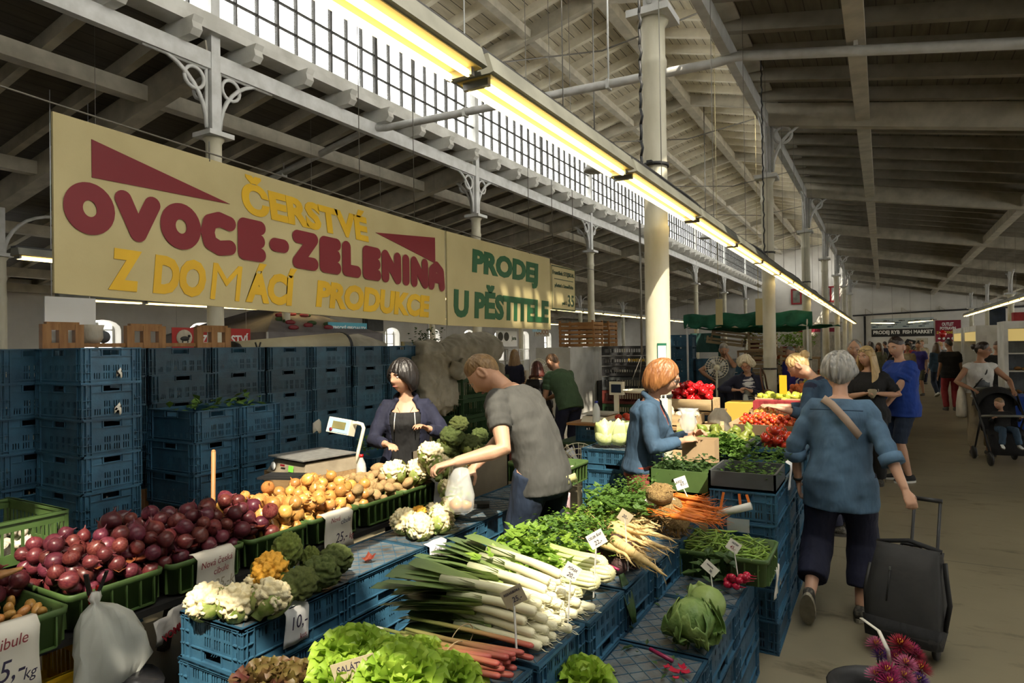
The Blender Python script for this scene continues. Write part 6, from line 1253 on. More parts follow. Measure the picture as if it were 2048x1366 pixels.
# --- walker with denim shirt and trolley
B = (-.25, 4.62); rz = radians(-6)
p = person('person with grey hair in a loose denim shirt walking away with a trolley', B, rz, 1.66, 'f', 1.08, 4, 14, 0, 0, 20, 14, 0, 1.10, hl=loc_of(rz,B,(-.50,4.66,.84)), hrt=loc_of(rz,B,(.10,4.42,.88)), el=(-.6,-.7,-.2), er=(.6,-.7,-.2), cl=(.5,1.1), pnr=(0,.3,-1), hair=('mop','hair_grey'), top=('denim_shirt',.62,-.22,.036,'shirt'), bottom=('navy_cloth',.86,.030), shoes=('shoe_dark','sole'), fl=(-.14,-.26,.20,62), fr=(.10,.03,.085,0), vox=.0075, eyes=False)
q = MB(); hp_ = p['hp']; tt = p['t']; pts = []
for u, xx, yy in ((.485,-.10,.0),(.495,-.075,-.085),(.45,-.02,-.140),(.36,.06,-.165),(.27,.125,-.155)): c, r, f, u_ = p['sp'](u); pts.append(c+r*xx*1.1+f*yy*1.18)
c, r, f, u_ = p['sp'](.4); g = []; [g.append([pt-u_*.0+(r*.55+u_*.83)*(.024*j) for j in (-1,0,1)]) for pt in pts]; q.sheet(g).build('bag_strap', 'strap', tt, thick=.006) if mat('strap', (.34,.25,.19), (.28,.2,.15), 5, .6) else 0
for sd_ in (-1,1): ch, S0, E, W = p['arms'][sd_]; a = E.lerp(W,.24); d = (W-E).normalized(); MB().tube([a-d*.03, a+d*.03], .068, 14).build('cuff', 'denim_shirt', tt)
c, r, f, u_ = p['sp'](.42); MB().tube([c+r*x-f*(.165-.02*abs(x)/.15) for x in (-.15,-.08,0,.08,.15)], .004, 5).build('yoke_seam', 'denim', tt)
ch, S0, E, W = p['arms'][-1]; d = (W-E).normalized(); MB().tube([W-d*.025, W-d*.012], .031, 12).build('bracelet', 'black', tt)
tr = root('trolley_bag', 'dark grey wheeled shopping bag pulled by the walker', 'trolley bag', (.07,4.20,0), radians(-16)); tr.scale = (.93,.93,.93); TM = Matrix.Rotation(radians(-17),4,'X')
def tb_(pts_, r_): return [TM @ V(q_) for q_ in pts_]
b = MB(); rg = []
for z, w_, d in ((.09,.18,.11),(.13,.198,.125),(.35,.195,.13),(.50,.178,.125),(.61,.165,.10),(.64,.172,.07)): rg.append([TM @ V((w_*max(-1,min(1,1.25*cos(a)))*(1+.02*sin(a*6+z*9)), d*max(-1,min(1,1.25*sin(a)))-.02, z)) for a in [2*pi*k/28 for k in range(28)]])
b.loft(rg).build('bag_body', 'trolley_grey', tr) if mat('trolley_grey', (.026,.025,.024), (.018,.018,.018), 8, .75, bump=.5, bsc=8) else 0
b = MB(); b.loft([[TM @ V((w_*1.03*max(-1,min(1,1.25*cos(a))), d*1.04*max(-1,min(1,1.25*sin(a)))-.02, z)) for a in [2*pi*k/28 for k in range(28)]] for z, w_, d in ((.085,.182,.113),(.20,.200,.130))]).build('base_panel', 'black_cloth', tr)
MB().tube(tb_([(-.18,-.02,.64),(0,-.05,.675),(.17,-.02,.64)],0), .022, 8, flat=.6).build('roll_top', 'black_cloth', tr); MB().tube(tb_([(-.06,.0,.60),(-.05,.01,.655),(.05,.01,.655),(.06,0,.60)],0), .012, 8).build('carry_handle', 'black', tr)
for x in (-.02,.12): MB().tube(tb_([(x,.10,.08),(x,.10,.62),(x,.105,.95)],0), .0095, 8).build('pull_rod', 'black', tr)
MB().tube(tb_([(-.03,.105,.95),(.13,.105,.95)],0), .014, 10).build('grip', 'black', tr)
for x in (-.14,.15): MB().lathe([(.0,-.014),(.05,-.014),(.06,-.008),(.06,.008),(.05,.014),(0,.014)],18,mx=Matrix.Rotation(pi/2,4,'Y')).build('wheel','black',tr,(x,.09,.06))
MB().tube(tb_([(-.07,-.158,.30),(-.065,-.157,.40),(-.06,-.153,.50)],0), .005, 6).build('zip', 'black', tr); MB().cb((0,0,0),(.012,.008,.02)).build('zip_pull','steel',tr,TM @ V((-.06,-.158,.49)))
for x in (.205,): MB().tube(tb_([(x,-.02,.2),(x+.02,-.03,.35),(x-.005,-.03,.5),(x-.02,-.01,.58)],0), .018, 8, flat=.4).build('side_strap','black',tr); MB().tube(tb_([(-x,-.02,.2),(-x-.015,-.03,.35),(-x+.005,-.03,.5)],0), .018, 8, flat=.4).build('side_strap','black',tr)
# --- group in the aisle
B = (.20, 9.50); rz = radians(118)
p = person('person in a royal blue T-shirt and denim shorts, hand in pocket', B, rz, 1.79, 'm', 1.18, 2, 4, 10, 0, 14, 18, 0, 1.10, hl=loc_of(rz,B,(-.04,9.20,.86)), hrt=loc_of(rz,B,(.02,9.80,.86)), el=(-.8,-.6,-.1), cl=.8, hair=('short','hair_dark'), top=('royal_blue',.30,-.16,.040,'t_shirt'), bottom=('denim_dark',.52,.016), shoes=('black_cloth','white_paint'), vox=.009)
B = (-.16, 9.16); rz = radians(176)
p = person('person with long blonde hair, sunglasses on head and a printed black T-shirt', B, rz, 1.66, 'f', 1.22, 3, 4, 0, 0, 4, -30, 0, 1.10, hl=loc_of(rz,B,(-.05,8.96,1.12)), hrt=loc_of(rz,B,(-.20,8.93,1.12)), el=(-.9,-.5,-.3), er=(.9,-.5,-.3), cl=.9, hair=('long','hair_blonde'), top=('black_cloth',.42,-.16,.024,'t_shirt'), bottom=('black_cloth',1,.02), vox=.009)
glasses(p, 'black', .075); q, r, f, u = p['sp'](.28)
for i in range(3): MB().tube([q+r*(.10*cos(a)*(1-.25*i)-.02)+f*.165+V((0,0,.045*sin(a)*(1-.2*i)+.01*i)) for a in [2*pi*k/14 for k in range(11)]], .003, 4).build('printed_motif', 'white_cloth', p['t'])
tag(MB().loft([[V((w_*cos(a),w_*.6*sin(a),z)) for a in [2*pi*k/10 for k in range(10)]] for z,w_ in ((-.05,.015),(0,.045),(.05,.05),(.06,.03))]).build('purse','beige_cloth',None,(-.12,8.88,1.12)),'small beige purse in the hands of the long-haired blonde','purse')
B = (-.33, 10.55); rz = radians(150); person('bald person in glasses and dark jacket behind the blonde group', B, rz, 1.76, 'm', 1.08, 3, 5, 0, 0, 8, 25, 0, 1.12, hair=('bald','hair_grey'), top=('navy_cloth',.95,-.2,.03,'jacket'), bottom=('navy_cloth',1,.015), vox=.011)
B = (-.36, 6.66); rz = radians(72)
p = person('person with blonde hair in a bun leaning over the tomatoes', B, rz, 1.74, 'f', 1.0, 22, 22, 0, 0, 42, 6, 0, 1.08, hl=loc_of(rz,B,(-.84,6.30,1.16)), hrt=loc_of(rz,B,(-.90,6.72,1.14)), el=(-.3,-.3,-1), er=(.3,-.3,-1), cl=.5, hair=('bun','hair_blonde'), top=('navy_cloth',.1,-.1,.022,'vest'), bottom=('navy_cloth',1,.015), vox=.009)
jacket(p, 'denim', -.08, 150, 390, .034, .75, .46, 0, 'denim_sleeves')
B = (-1.70, 9.70); rz = radians(200)
p = person('elderly person with white curls, navy jacket and pale trousers at the stall', B, rz, 1.58, 'f', 1.12, 10, 16, 0, 0, 26, -22, 0, 1.10, hl=loc_of(rz,B,(-1.62,9.44,1.10)), hrt=loc_of(rz,B,(-1.80,9.42,1.10)), el=(-.9,-.4,-.3), er=(.9,-.4,-.3), cl=.9, hair=('curly','hair_white'), top=('stripe',.04,-.18,.008,'striped_top'), bottom=('light_jeans',1,.02), shoes=('shoe_white','sole'), vox=.009) if mat('stripe', (.55,.55,.55), (.03,.03,.06), 8, .8, st=(1,1,6), lo=.48, hi=.52) else 0
jacket(p, 'navy_cloth', -.16, 118, 422, .036, .9, .5, .01); glasses(p, 'red_cloth')
t = root('shoulder_bag', 'brown leather shoulder bag on the elderly shopper', 'bag', (-1.42,9.62,.95)); MB().loft([[V((w_*cos(a)*.6,w_*sin(a),z)) for a in [2*pi*k/18 for k in range(18)]] for z,w_ in ((-.15,.10),(-.12,.19),(.02,.20),(.12,.15),(.15,.08))]).build('bag','brown_leather',t) if mat('brown_leather', (.12,.055,.025), (.07,.03,.015), 5, .5) else 0
MB().tube([(-.02,-.12,.12),(-.06,-.10,.35),(-.07,0,.46),(-.03,.08,.35),(0,.12,.12)],.012,6).build('strap','brown_leather',t)
for i,(x,y) in enumerate(((-1.66,9.40),(-1.52,9.42))): tt = root('carrier_bag', ('white plastic carrier bag hanging from the elderly shopper hands','pale bag of bread rolls beside the white carrier bag')[i], 'bag', (x,y,.80)); MB().loft([[V((w_*cos(a)*(1+.1*sin(a*5)),w_*.6*sin(a),z)) for a in [2*pi*k/16 for k in range(16)]] for z,w_ in ((-.12,.05),(-.09,.11),(.05,.10),(.15,.04),(.24,.02))]).build('bag', 'white_bag' if i == 0 else 'cream_cloth', tt, None, None); 
B = (-2.56, 12.35); rz = radians(200); p = person('person in grey shirt and dark apron, hand raised to the face', B, rz, 1.76, 'm', 1.05, 4, 6, 0, 0, 22, -8, 0, 1.08, hl=loc_of(rz,B,(-2.46,12.16,1.55)), hrt=loc_of(rz,B,(-2.75,12.2,1.1)), el=(-.6,.2,-1), cl=.7, hair=('short','hair_grey'), skin='skin_tan', top=('grey_cloth',.3,-.1,.02), bottom=('navy_cloth',1,.015), vox=.011); jacket(p, 'navy_cloth', -.3, 30, 150, .03, .0, .38, 0, 'apron') if False else None
# mother with stroller, toddler and child
B = (1.25, 12.0); rz = radians(192)
p = person('person in a white printed top pushing a dark stroller', B, rz, 1.70, 'f', 1.05, 6, 4, 0, 0, 4, 62, 0, 1.08, hl=loc_of(rz,B,(1.62,11.74,1.02)), hrt=loc_of(rz,B,(1.12,11.70,1.03)), el=(-.8,-.5,-.3), er=(.8,-.5,-.3), cl=1.0, pnl=(0,0,-1), pnr=(0,0,-1), skin='skin_tan', hair=('bun','hair_dark'), top=('white_cloth',.08,-.12,.02,'top'), bottom=('khaki',.9,.018), shoes=('shoe_dark','sole'), vox=.0095)
glasses(p); q, r, f, u = p['sp'](.26); b = MB(); g = [[p['sp'](.14+.05*i)[0]+r*(.02*j-.09+.0)+f*(.155+.0-.008*abs(j-4.5)) for j in range(10)] for i in range(5)]; b.sheet(g).build('printed_motif', 'grey_cloth', p['t'], thick=.003); MB().tube([p['sp'](.47)[0]-r*.09+f*.03, p['sp'](.36)[0]-r*.03+f*.155, p['sp'](.12)[0]+r*.12+f*.14], .011, 6).build('bag_strap','black',p['t'])
t = root('tote_bag', 'off-white cloth tote bag hanging at the stroller pusher side', 'bag', (1.02,11.95,.75)); MB().loft([[V((w_*.5*cos(a),w_*sin(a),z)) for a in [2*pi*k/16 for k in range(16)]] for z,w_ in ((-.17,.10),(-.14,.15),(.05,.14),(.22,.10),(.30,.05))]).build('bag','cream_cloth',t)
st = root('stroller', 'black stroller with grey bumper bar and a seated toddler', 'stroller', (1.45,11.45,0), rz)
for sx in (-1,1):
    MB().tube([(sx*.27,-.30,1.02),(sx*.26,-.05,.72),(sx*.25,.30,.14)],.016,8).build('frame_tube','black',st); MB().tube([(sx*.26,.0,.62),(sx*.24,-.32,.14)],.014,8).build('rear_leg','black',st)
    for y in (.30,-.32): MB().lathe([(0,-.02),(.08,-.02),(.095,-.01),(.095,.01),(.08,.02),(0,.02)],18,mx=Matrix.Rotation(pi/2,4,'Y')).build('wheel','black',st,(sx*.25,y,.095))
MB().tube([(-.27,-.30,1.02),(0,-.33,1.04),(.27,-.30,1.02)],.02,8).build('push_bar','lamp_metal',st); MB().loft([[V((.23*x,y,z+.03*x*x)) for x in (-1,-.5,0,.5,1)]+[V((.23*x,y+.03,z-.03)) for x in (1,.5,0,-.5,-1)] for y,z in ((-.27,.98),(-.20,.70),(-.12,.48),(.12,.44),(.20,.30),(.26,.18))]).build('seat','black_cloth',st)
MB().tube([(-.25,.02,.66),(-.2,.16,.68),(.2,.16,.68),(.25,.02,.66)],.018,8).build('bumper_bar','lamp_metal',st); a_ = [pi*k/10 for k in range(11)]
MB().sheet([[V((.26*cos(a),-.27+y,.80+.27*sin(a)-z)) for a in a_] for y,z in ((-.06,.02),(.06,.0),(.16,.08))]).build('hood','black_cloth',st,thick=.01)
person('toddler with fair hair seated in the black stroller', (1.45,11.42,.20), rz, .86, 'm', 1.15, -12, 10, 0, 0, 12, -55, 0, 1.45, drop=.18, fl=(-.10,.26,.10,10), fr=(.10,.26,.10,10), hl=(-.16,.16,.46), hrt=(.16,.16,.46), cl=.8, hair=('short','hair_fair'), top=('black_cloth',.9,-.1,.012), bottom=('denim',1,.012), shoes=('shoe_white','sole'), vox=.009)
person('small child in lime green shirt at the right picture edge', (1.95,11.55), radians(150), 1.12, 'm', 1.05, 4, 0, 0, 0, 14, 20, 0, 1.3, skin='skin_tan', hair=('short','hair_dark'), top=('lime_cloth',.35,-.12,.016), bottom=('denim_dark',1,.014), shoes=('red_cloth','sole'), vox=.010)
# --- people behind the stall
B = (-3.78, 8.20); rz = radians(58); p = person('person in a dark green T-shirt stooping to sort a dark bag', B, rz, 1.76, 'm', 1.05, 30, 24, 0, 0, 34, 4, 0, 1.08, hl=loc_of(rz,B,(-4.35,8.25,1.00)), hrt=loc_of(rz,B,(-4.28,8.55,.98)), el=(-.2,-.2,-1), er=(.2,-.2,-1), cl=.8, skin='skin_tan', hair=('short','hair_brown'), top=('green_tee',.32,-.1,.024,'t_shirt'), bottom=('navy_cloth',1,.014), vox=.010)
tag(MB().loft([[V((w_*cos(a)*(1+.15*sin(a*5)),w_*.8*sin(a)*(1+.1*sin(a*3)),z)) for a in [2*pi*k/18 for k in range(18)]] for z,w_ in ((0,.2),(.2,.24),(.34,.18),(.42,.10))]).build('black_bag','black_film',None,(-4.40,8.40,.52)),'dark jacket-like bag in front of the stooping person','bag'); tag(MB().bx(-.3,-.3,0,.3,.3,.5).build('carton','rust_cloth',None,(-4.4,8.4,0)),'dark red carton under the dark bag','box')
B = (-4.55, 8.75); person('person with dark red hair and black top seen from behind', B, radians(20), 1.50, 'f', 1.25, 2, 4, 0, 0, 14, 20, 0, 1.1, hair=('long','hair_dark_red',.05), top=('black_cloth',.8,-.15,.03), bottom=('black_cloth',1,.02), vox=.011, eyes=False) if hairm('hair_dark_red', (.12,.025,.015), (.05,.012,.01)) else 0
B = (-6.75, 11.9); person('person with long fair hair and navy top at the far counter', B, radians(15), 1.66, 'f', 1.05, 2, 2, 0, 0, 6, 0, 0, 1.1, hair=('long','hair_fair'), top=('navy_cloth',.6,-.15,.02), bottom=('black_cloth',1,.02), vox=.014, eyes=False)
B = (-6.3, 13.4); person('person in a pale blue shirt with a dark strap near the fridge', B, radians(-95), 1.72, 'm', 1.0, 2, 2, 0, 0, 4, 0, 0, 1.1, skin='skin_brown', hair=('short','hair_black'), top=('blue_shirt',.9,-.15,.02), bottom=('black_cloth',1,.02), vox=.014, eyes=False)
B = (-1.55, 13.9); person('person in a purple and pink top among the far stalls', B, radians(150), 1.66, 'f', 1.05, 4, 4, 0, 0, 8, 0, 0, 1.1, hair=('short','hair_grey'), top=('purple_cloth',.6,-.15,.03), bottom=('black_cloth',1,.02), vox=.014, eyes=False)
# --- crowd towards the fish market
cr = [(1.46,24.2,20,1.66,'f','denim','denim_dark',('long','hair_brown'),('shoe_white','sole'),1),(1.0,24.5,150,1.7,'m','purple_cloth','olive_cloth',('short','hair_brown'),('shoe_dark','sole_dark'),0),(.62,22.5,180,1.66,'f','beige_cloth','black_cloth',('bun','hair_dark'),('shoe_dark','sole_dark'),0),(.25,17.5,140,1.66,'f','black_cloth','black_cloth',('long','hair_dark'),('shoe_dark','sole_dark'),0),(1.45,19.5,10,1.76,'m','black_cloth','red_cloth',('short','hair_black'),('shoe_dark','sole_dark'),0),(2.15,17.6,200,1.70,'m','black_cloth','black_cloth',('short','hair_brown'),('shoe_dark','sole_dark'),0),(1.95,30,20,1.68,'f','grey_cloth','black_cloth',('short','hair_blonde'),('shoe_dark','sole_dark'),0),(-.1,25,170,1.68,'f','olive_cloth','black_cloth',('long','hair_brown'),('shoe_dark','sole_dark'),0),(.4,27,200,1.74,'m','grey_cloth','navy_cloth',('short','hair_black'),('shoe_dark','sole_dark'),0),(.9,29,10,1.68,'f','red_cloth','navy_cloth',('tail','hair_dark'),('shoe_dark','sole_dark'),0),(1.35,31,190,1.76,'m','beige_cloth','navy_cloth',('short','hair_fair'),('shoe_dark','sole_dark'),0),(-.4,31,30,1.7,'f','white_cloth','navy_cloth',('long','hair_dark'),('shoe_dark','sole_dark'),0),(.1,34,20,1.72,'m','navy_cloth','black_cloth',('short','hair_dark'),('shoe_dark','sole_dark'),0),(.75,36,180,1.7,'f','grey_cloth','black_cloth',('bob','hair_brown'),('shoe_dark','sole_dark'),0),(1.5,37,10,1.75,'m','olive_cloth','navy_cloth',('short','hair_black'),('shoe_dark','sole_dark'),0),(2.3,36,160,1.7,'m','white_cloth','denim_dark',('short','hair_grey'),('shoe_dark','sole_dark'),0),(-1.0,36,170,1.72,'f','red_cloth','black_cloth',('long','hair_blonde'),('shoe_dark','sole_dark'),0),(-.6,39,0,1.74,'m','black_cloth','black_cloth',('short','hair_brown'),('shoe_dark','sole_dark'),0),(.5,40,0,1.7,'f','teal_cloth','black_cloth',('tail','hair_fair'),('shoe_dark','sole_dark'),0),(1.3,41,180,1.76,'m','navy_cloth','black_cloth',('short','hair_dark'),('shoe_dark','sole_dark'),0)]
wl = {'denim':'denim jacket','purple_cloth':'blue top','beige_cloth':'beige top','black_cloth':'black top','grey_cloth':'grey top','olive_cloth':'olive top','red_cloth':'red top','white_cloth':'white top','navy_cloth':'navy top','teal_cloth':'teal top'}; hw_ = {'hair_brown':'brown','hair_dark':'dark','hair_black':'black','hair_blonde':'blonde','hair_fair':'fair','hair_grey':'grey'}
for i, (x, y, a, H, sx, tp, bt, hr_, shs, wk) in enumerate(cr):
    s_ = H/1.75; lb = 'person with %s %s hair, %s, %s in aisle crowd' % (hr_[0], hw_[hr_[1]], wl[tp], ordn(i)+' nearest' if i > 1 else 'striding in white shoes' if i == 0 else 'in shorts')
    person(lb, (x, y), radians(a), H, sx, 1.0+.1*(i % 3), 2, 3, 0, 0, 6, (i*37 % 50)-25, 0, 1.08, fl=(-.10,-.22 if wk else 0,.13 if wk else .085,25 if wk else 0), fr=(.10,.24 if wk else 0,.085,0), hair=hr_, top=(tp,(.85,.35,.6)[i % 3],-.15,.025), bottom=(bt,.5 if bt == 'olive_cloth' and sx == 'm' else 1,.015), shoes=shs, vox=.016 if i < 8 else .022, eyes=False, skin='skin' if i % 4 else 'skin_tan')
# ================================================================== FURTHER STALLS AND THE FAR WALL
def sign(name, label, X, y0, y1, z0, z1, m, lines, th=.015, rods=True):
    t = root(name, label, 'sign', (X, (y0+y1)/2, (z0+z1)/2)); MB().bx(X-th, y0, z0, X, y1, z1).build('board', m, t, W=True)
    if rods: MB().tube([(X-.008,y0+.1,z1),(X-.008,y0+.1,zr(X)-.05)],.006,4).tube([(X-.008,y1-.1,z1),(X-.008,y1-.1,zr(X)-.05)],.006,4).build('hanger', 'white_paint', t, W=True)
    f = lambda u, v: V((X, y0+(y1-y0)*u, z0+(z1-z0)*v))
    for body, mm, a in lines: word('lettering', body, mm, t, f, *a, 5, .03)
    return t
mat('cyan_sign', (.08,.33,.42)); mat('white_ink', (.78,.78,.76)); mat('red_banner', (.40,.025,.02))
sign('shop_sign', 'cyan sign with white Uzbek specialities lettering', -12, 11.8, 13.2, 2.17, 2.43, 'cyan_sign', [('UZBECKÉ SPECIALITY','white_ink',(.03,.97,.2,.75))])
t = sign('shop_banner', 'red smoked-meat banner with white letters and an oval cow', -12, 7.7, 9.5, 1.82, 2.22, 'red_banner', [('UZENÁŘSTVÍ','white_ink',(.26,.97,.18,.8))])
MB().ball((-11.99,7.95,2.02),(.02,.17,.16),18,10).build('oval_emblem','cream_cloth',t,W=True); MB().ball((-11.975,7.95,2.0),(.015,.10,.05),12,8).ball((-11.97,8.04,2.05),(.012,.03,.03),8,6).bx(-11.975,7.89,1.92,-11.965,7.91,2.0).bx(-11.975,8.0,1.92,-11.965,8.02,2.0).build('cow_emblem','black',t,W=True)
sign('shop_sign', 'white sign with red spice lettering over the covered bundle', -10, 13.95, 15.2, 1.74, 1.98, 'white_sheet', [('KOŘENÍ','sign_red',(.40,.92,.2,.85))])
t = sign('poster', 'white juma poster with two dark round portraits', -14, 23.2, 25.0, 1.75, 2.42, 'white_sheet', [('Juma','sign_ink',(.72,.95,.35,.68))]); 
for y in (23.55,24.05): MB().ball((-13.99,y,2.18),(.01,.22,.19),16,8).build('portrait','tee_grey',t,W=True)
sign('number_sign', 'small pale sign numbered fourteen by the far columns', -12.6, 23.8, 24.6, 2.35, 2.65, 'pale_blue', [('14','sign_ink',(.6,.9,.2,.8))]); sign('poster', 'cream poster strip with four orange pictures', -15, 28.6, 30.2, 2.3, 2.7, 'cream_cloth', [('● ● ● ●','orange_wood',(.08,.92,.2,.8))]) if False else None
sign('picture_panel', 'cream poster strip with small orange pictures near the arched windows', -15, 28.6, 30.2, 2.25, 2.7, 'cream_cloth', [('OOOO','orange_wood',(.08,.92,.2,.8))])
tag(MB().bx(-9.02,4.12,2.03,-9.0,4.72,2.46).tube([(-9.01,4.2,2.46),(-9.01,4.2,5.05)],.006,4).tube([(-9.01,4.65,2.46),(-9.01,4.65,5.05)],.006,4).build('blank_panel','white_sheet'), 'blank white hanging panel above the corner crate stack', 'panel')
# chilli-printed gazebo
t = root('gazebo', 'grey gazebo roof printed with red chillies', 'tent', (-13.6,11.6,0)); b = MB(); cx, cy = -13.6, 11.6
cor = [V((cx+sx*1.9,cy+sy*1.9,2.15)) for sx,sy in ((1,1),(-1,1),(-1,-1),(1,-1))]; ap = V((cx,cy,2.95)); b.add(cor+[ap]+[c-V((0,0,.25)) for c in cor], [(0,1,4),(1,2,4),(2,3,4),(3,0,4)]+[(k,(k+1)%4,(k+1)%4+5,k+5) for k in range(4)]); b.build('canopy','tent_grey',t,W=True,thick=.01) if mat('tent_grey', (.16,.145,.145), (.12,.11,.11), 3, .8) else 0
for k in range(14):
    s_ = V((cx+1.9,cy-1.9+3.8*R.random(),2.15)); q = s_.lerp(ap, R.uniform(.1,.8)); q.x += .03; MB().ball(q+V((0,0,.03)),(.03,.16,.06),10,6).build('printed_chilli','sign_red' if k % 3 else 'dark_leaf',t,W=True)
for c in cor: MB().tube([(c.x,c.y,0),(c.x,c.y,2.15)],.025,6).build('leg','iron_paint',t,W=True)
# orange wooden rack behind the crate wall
t = root('wooden_rack', 'orange-brown wooden display rack above the crate wall', 'rack', (-6.2,3.7,0))
for y0,y1 in ((2.84,3.10),(3.55,3.86),(4.27,4.60)):
    b = MB()
    for y in (y0,(y0+y1)/2,y1): b.bx(-6.23,y-.035,0,-6.17,y+.035,2.0)
    b.bx(-6.225,y0,1.95,-6.175,y1,2.02); b.bx(-6.225,y0,1.55,-6.175,y1,1.84); b.build('upright','orange_wood',t,W=True)
for z in (1.82,1.45): MB().bx(-6.42,2.9,z-.02,-6.2,4.6,z+.015).build('shelf','orange_wood',t,W=True)
p_ = root('wicker_pot', 'whitish wicker pot on the wooden rack', 'pot', (-6.32,3.27,1.835)); MB().lathe([(.07,0),(.10,.05),(.095,.12),(.11,.17),(.10,.17),(.085,.12)],16).build('pot','cream_cloth',p_); MB().ball((.0,.11,.06),(.06,.06,.06),10,8).build('ball','grey_cloth',p_)
for i in range(4): tag(MB().lathe([(.05,0),(.06,.08),(.03,.12),(.03,.16)],10).build('jar',('black','pepper','grey_cloth','black')[i],None,(-6.32,3.3+.13*i+(.55 if i>2 else 0),1.467)), 'small %s jar on the lower shelf of the wooden rack' % ('black','red','grey','dark')[i], 'jar')
# long rounded cover and cloth at its end
t = root('rolled_awning', 'long rounded beige awning with dark end bands', 'awning', (-6.2,5.7,1.7)); a_ = [pi*k/12-.2 for k in range(15)]
rg_ = [[V((-6.3+r_*cos(a),y,z+r_*sin(a)*1.0)) for a in [2*pi*k/20 for k in range(20)]] for y,r_,z in ((4.75,.17,1.68),(5.4,.18,1.72),(6.4,.20,1.77))]; MB().loft(rg_).build('cover','canvas_beige',t,W=True) if mat('canvas_beige', (.40,.36,.24), (.33,.29,.19), 3, .5) else 0
for y,r_,z in ((4.74,.176,1.68),(6.41,.208,1.77)): MB().loft([[V((-6.3+r_*cos(a),y+d,z+r_*sin(a))) for a in [2*pi*k/20 for k in range(20)]] for d in (-.015,.03)]).build('end_band','black',t,W=True)
MB().bx(-6.5,4.8,0,-6.15,6.5,1.52).build('counter','grey_box',t,W=True)
for s_ in (-1,1): MB().beam((-6.1,4.93+.0,1.74),(-6.1,4.93+.035*s_,1.84),.018,.01).build('clip','black',t,W=True)
tag(MB().loft([[V((-6.3+r_*cos(a)*(1+.1*sin(a*5)),y+.05*sin(a*3),1.72+r_*sin(a)*(1+.1*sin(a*4)))) for a in [2*pi*k/24 for k in range(24)]] for y,r_ in ((6.46,.16),(6.6,.21),(6.85,.23),(7.1,.18),(7.25,.08))]).build('cloth_bundle','fleece',None), 'grey brown cloth bundle at the end of the beige awning', 'cloth') if mat('fleece', (.34,.31,.25), (.23,.21,.165), 5, .9, bump=1.5, bsc=7) else 0
# big fleece-covered bundle on dark crates
b = MB(); q = random.Random(5)
b.tube([(-5.05,6.9,1.62),(-5.0,7.2,1.66),(-4.98,7.6,1.68),(-4.98,8.0,1.72),(-5.0,8.25,1.75)], [.14,.23,.25,.24,.13], 20); b.tube([(-5.1,6.55,1.70),(-5.1,6.8,1.68),(-5.08,6.95,1.6)],[.12,.18,.14],16)
for k in range(9): y = 6.35+.09*k; b.tube([(-5.0+q.uniform(-.06,.06),y+.1,1.62),(-4.92+q.uniform(-.05,.05),y,1.35),(-4.90+q.uniform(-.05,.05),y+.04+q.uniform(-.06,.06),1.05),(-4.92,y+.08,.75+.03*k if k > 3 else .95)],[.12,.11,.10,.05],10)
for k in range(6): y = 6.9+.2*k; b.tube([(-4.85,y,1.50),(-4.72,y+.05,1.42),(-4.75,y+.12,1.36)],[.10,.09,.05],10)
b.v = [(x+.05*noise.noise(V((x*5,y*7,z*2.2))), y+.04*noise.noise(V((y*6,z*2,x*4))), z+.045*noise.noise(V((z*5,x*5,y*9)))) for x,y,z in b.v]
fb = b.build('fleece_bundle','fleece',None,vox=.016,smooth=2); tx = bpy.data.textures.new('folds','CLOUDS'); tx.noise_scale = .20; tx.noise_type = 'HARD_NOISE'; tx.noise_depth = 1; dm = fb.modifiers.new('d','DISPLACE'); dm.texture = tx; dm.strength = -.07; dm.mid_level = .4; dm.texture_coords = 'LOCAL'
tag(fb, 'large grey fleece bundle draped over the dark green crates', 'fleece')
for j in range(2):
    for i in range(5): slat_crate('dark green slatted crate under the fleece bundle, %s stack, %s from floor' % (('near','far')[j], ordn(i)), (-4.95,7.25+.62*j,.27*i), .46,.56,.265,'dark_green',0,n=12)
# white fridge with crates on top
t = root('white_fridge', 'tall white fridge under the brown wooden crates', 'fridge', (-5.3,12.0,0)); MB().bx(-5.65,10.8,.05,-4.95,13.1,1.72).build('cabinet','white_paint',t,W=True)
for y in (11.9,12.15,12.55): MB().bx(-4.955,y-.004,.1,-4.945,y+.004,1.68).build('seam','iron_paint',t,W=True)
for i,y in enumerate((12.0,12.6)): tag(MB().bx(-4.93,y,.02,-4.90,y+.45,1.05).bx(-4.9,y+.2,.6,-4.88,y+.24,.64).build('black_board','black',None), 'black board leaning on the white fridge, %s one' % ('near','far')[i], 'board')
text('lettering','POMIDORY','sign_yellow',None,V((-3.86,11.345,1.47)),(1,0,0),(0,0,1),.07,.02,1.0)
bpy.data.objects[-1] if False else None
for o in list(bpy.data.objects):
    if o.name.startswith('lettering') and o.parent is None: o['label'] = 'yellow lettering on the black crate'; o['category'] = 'lettering'
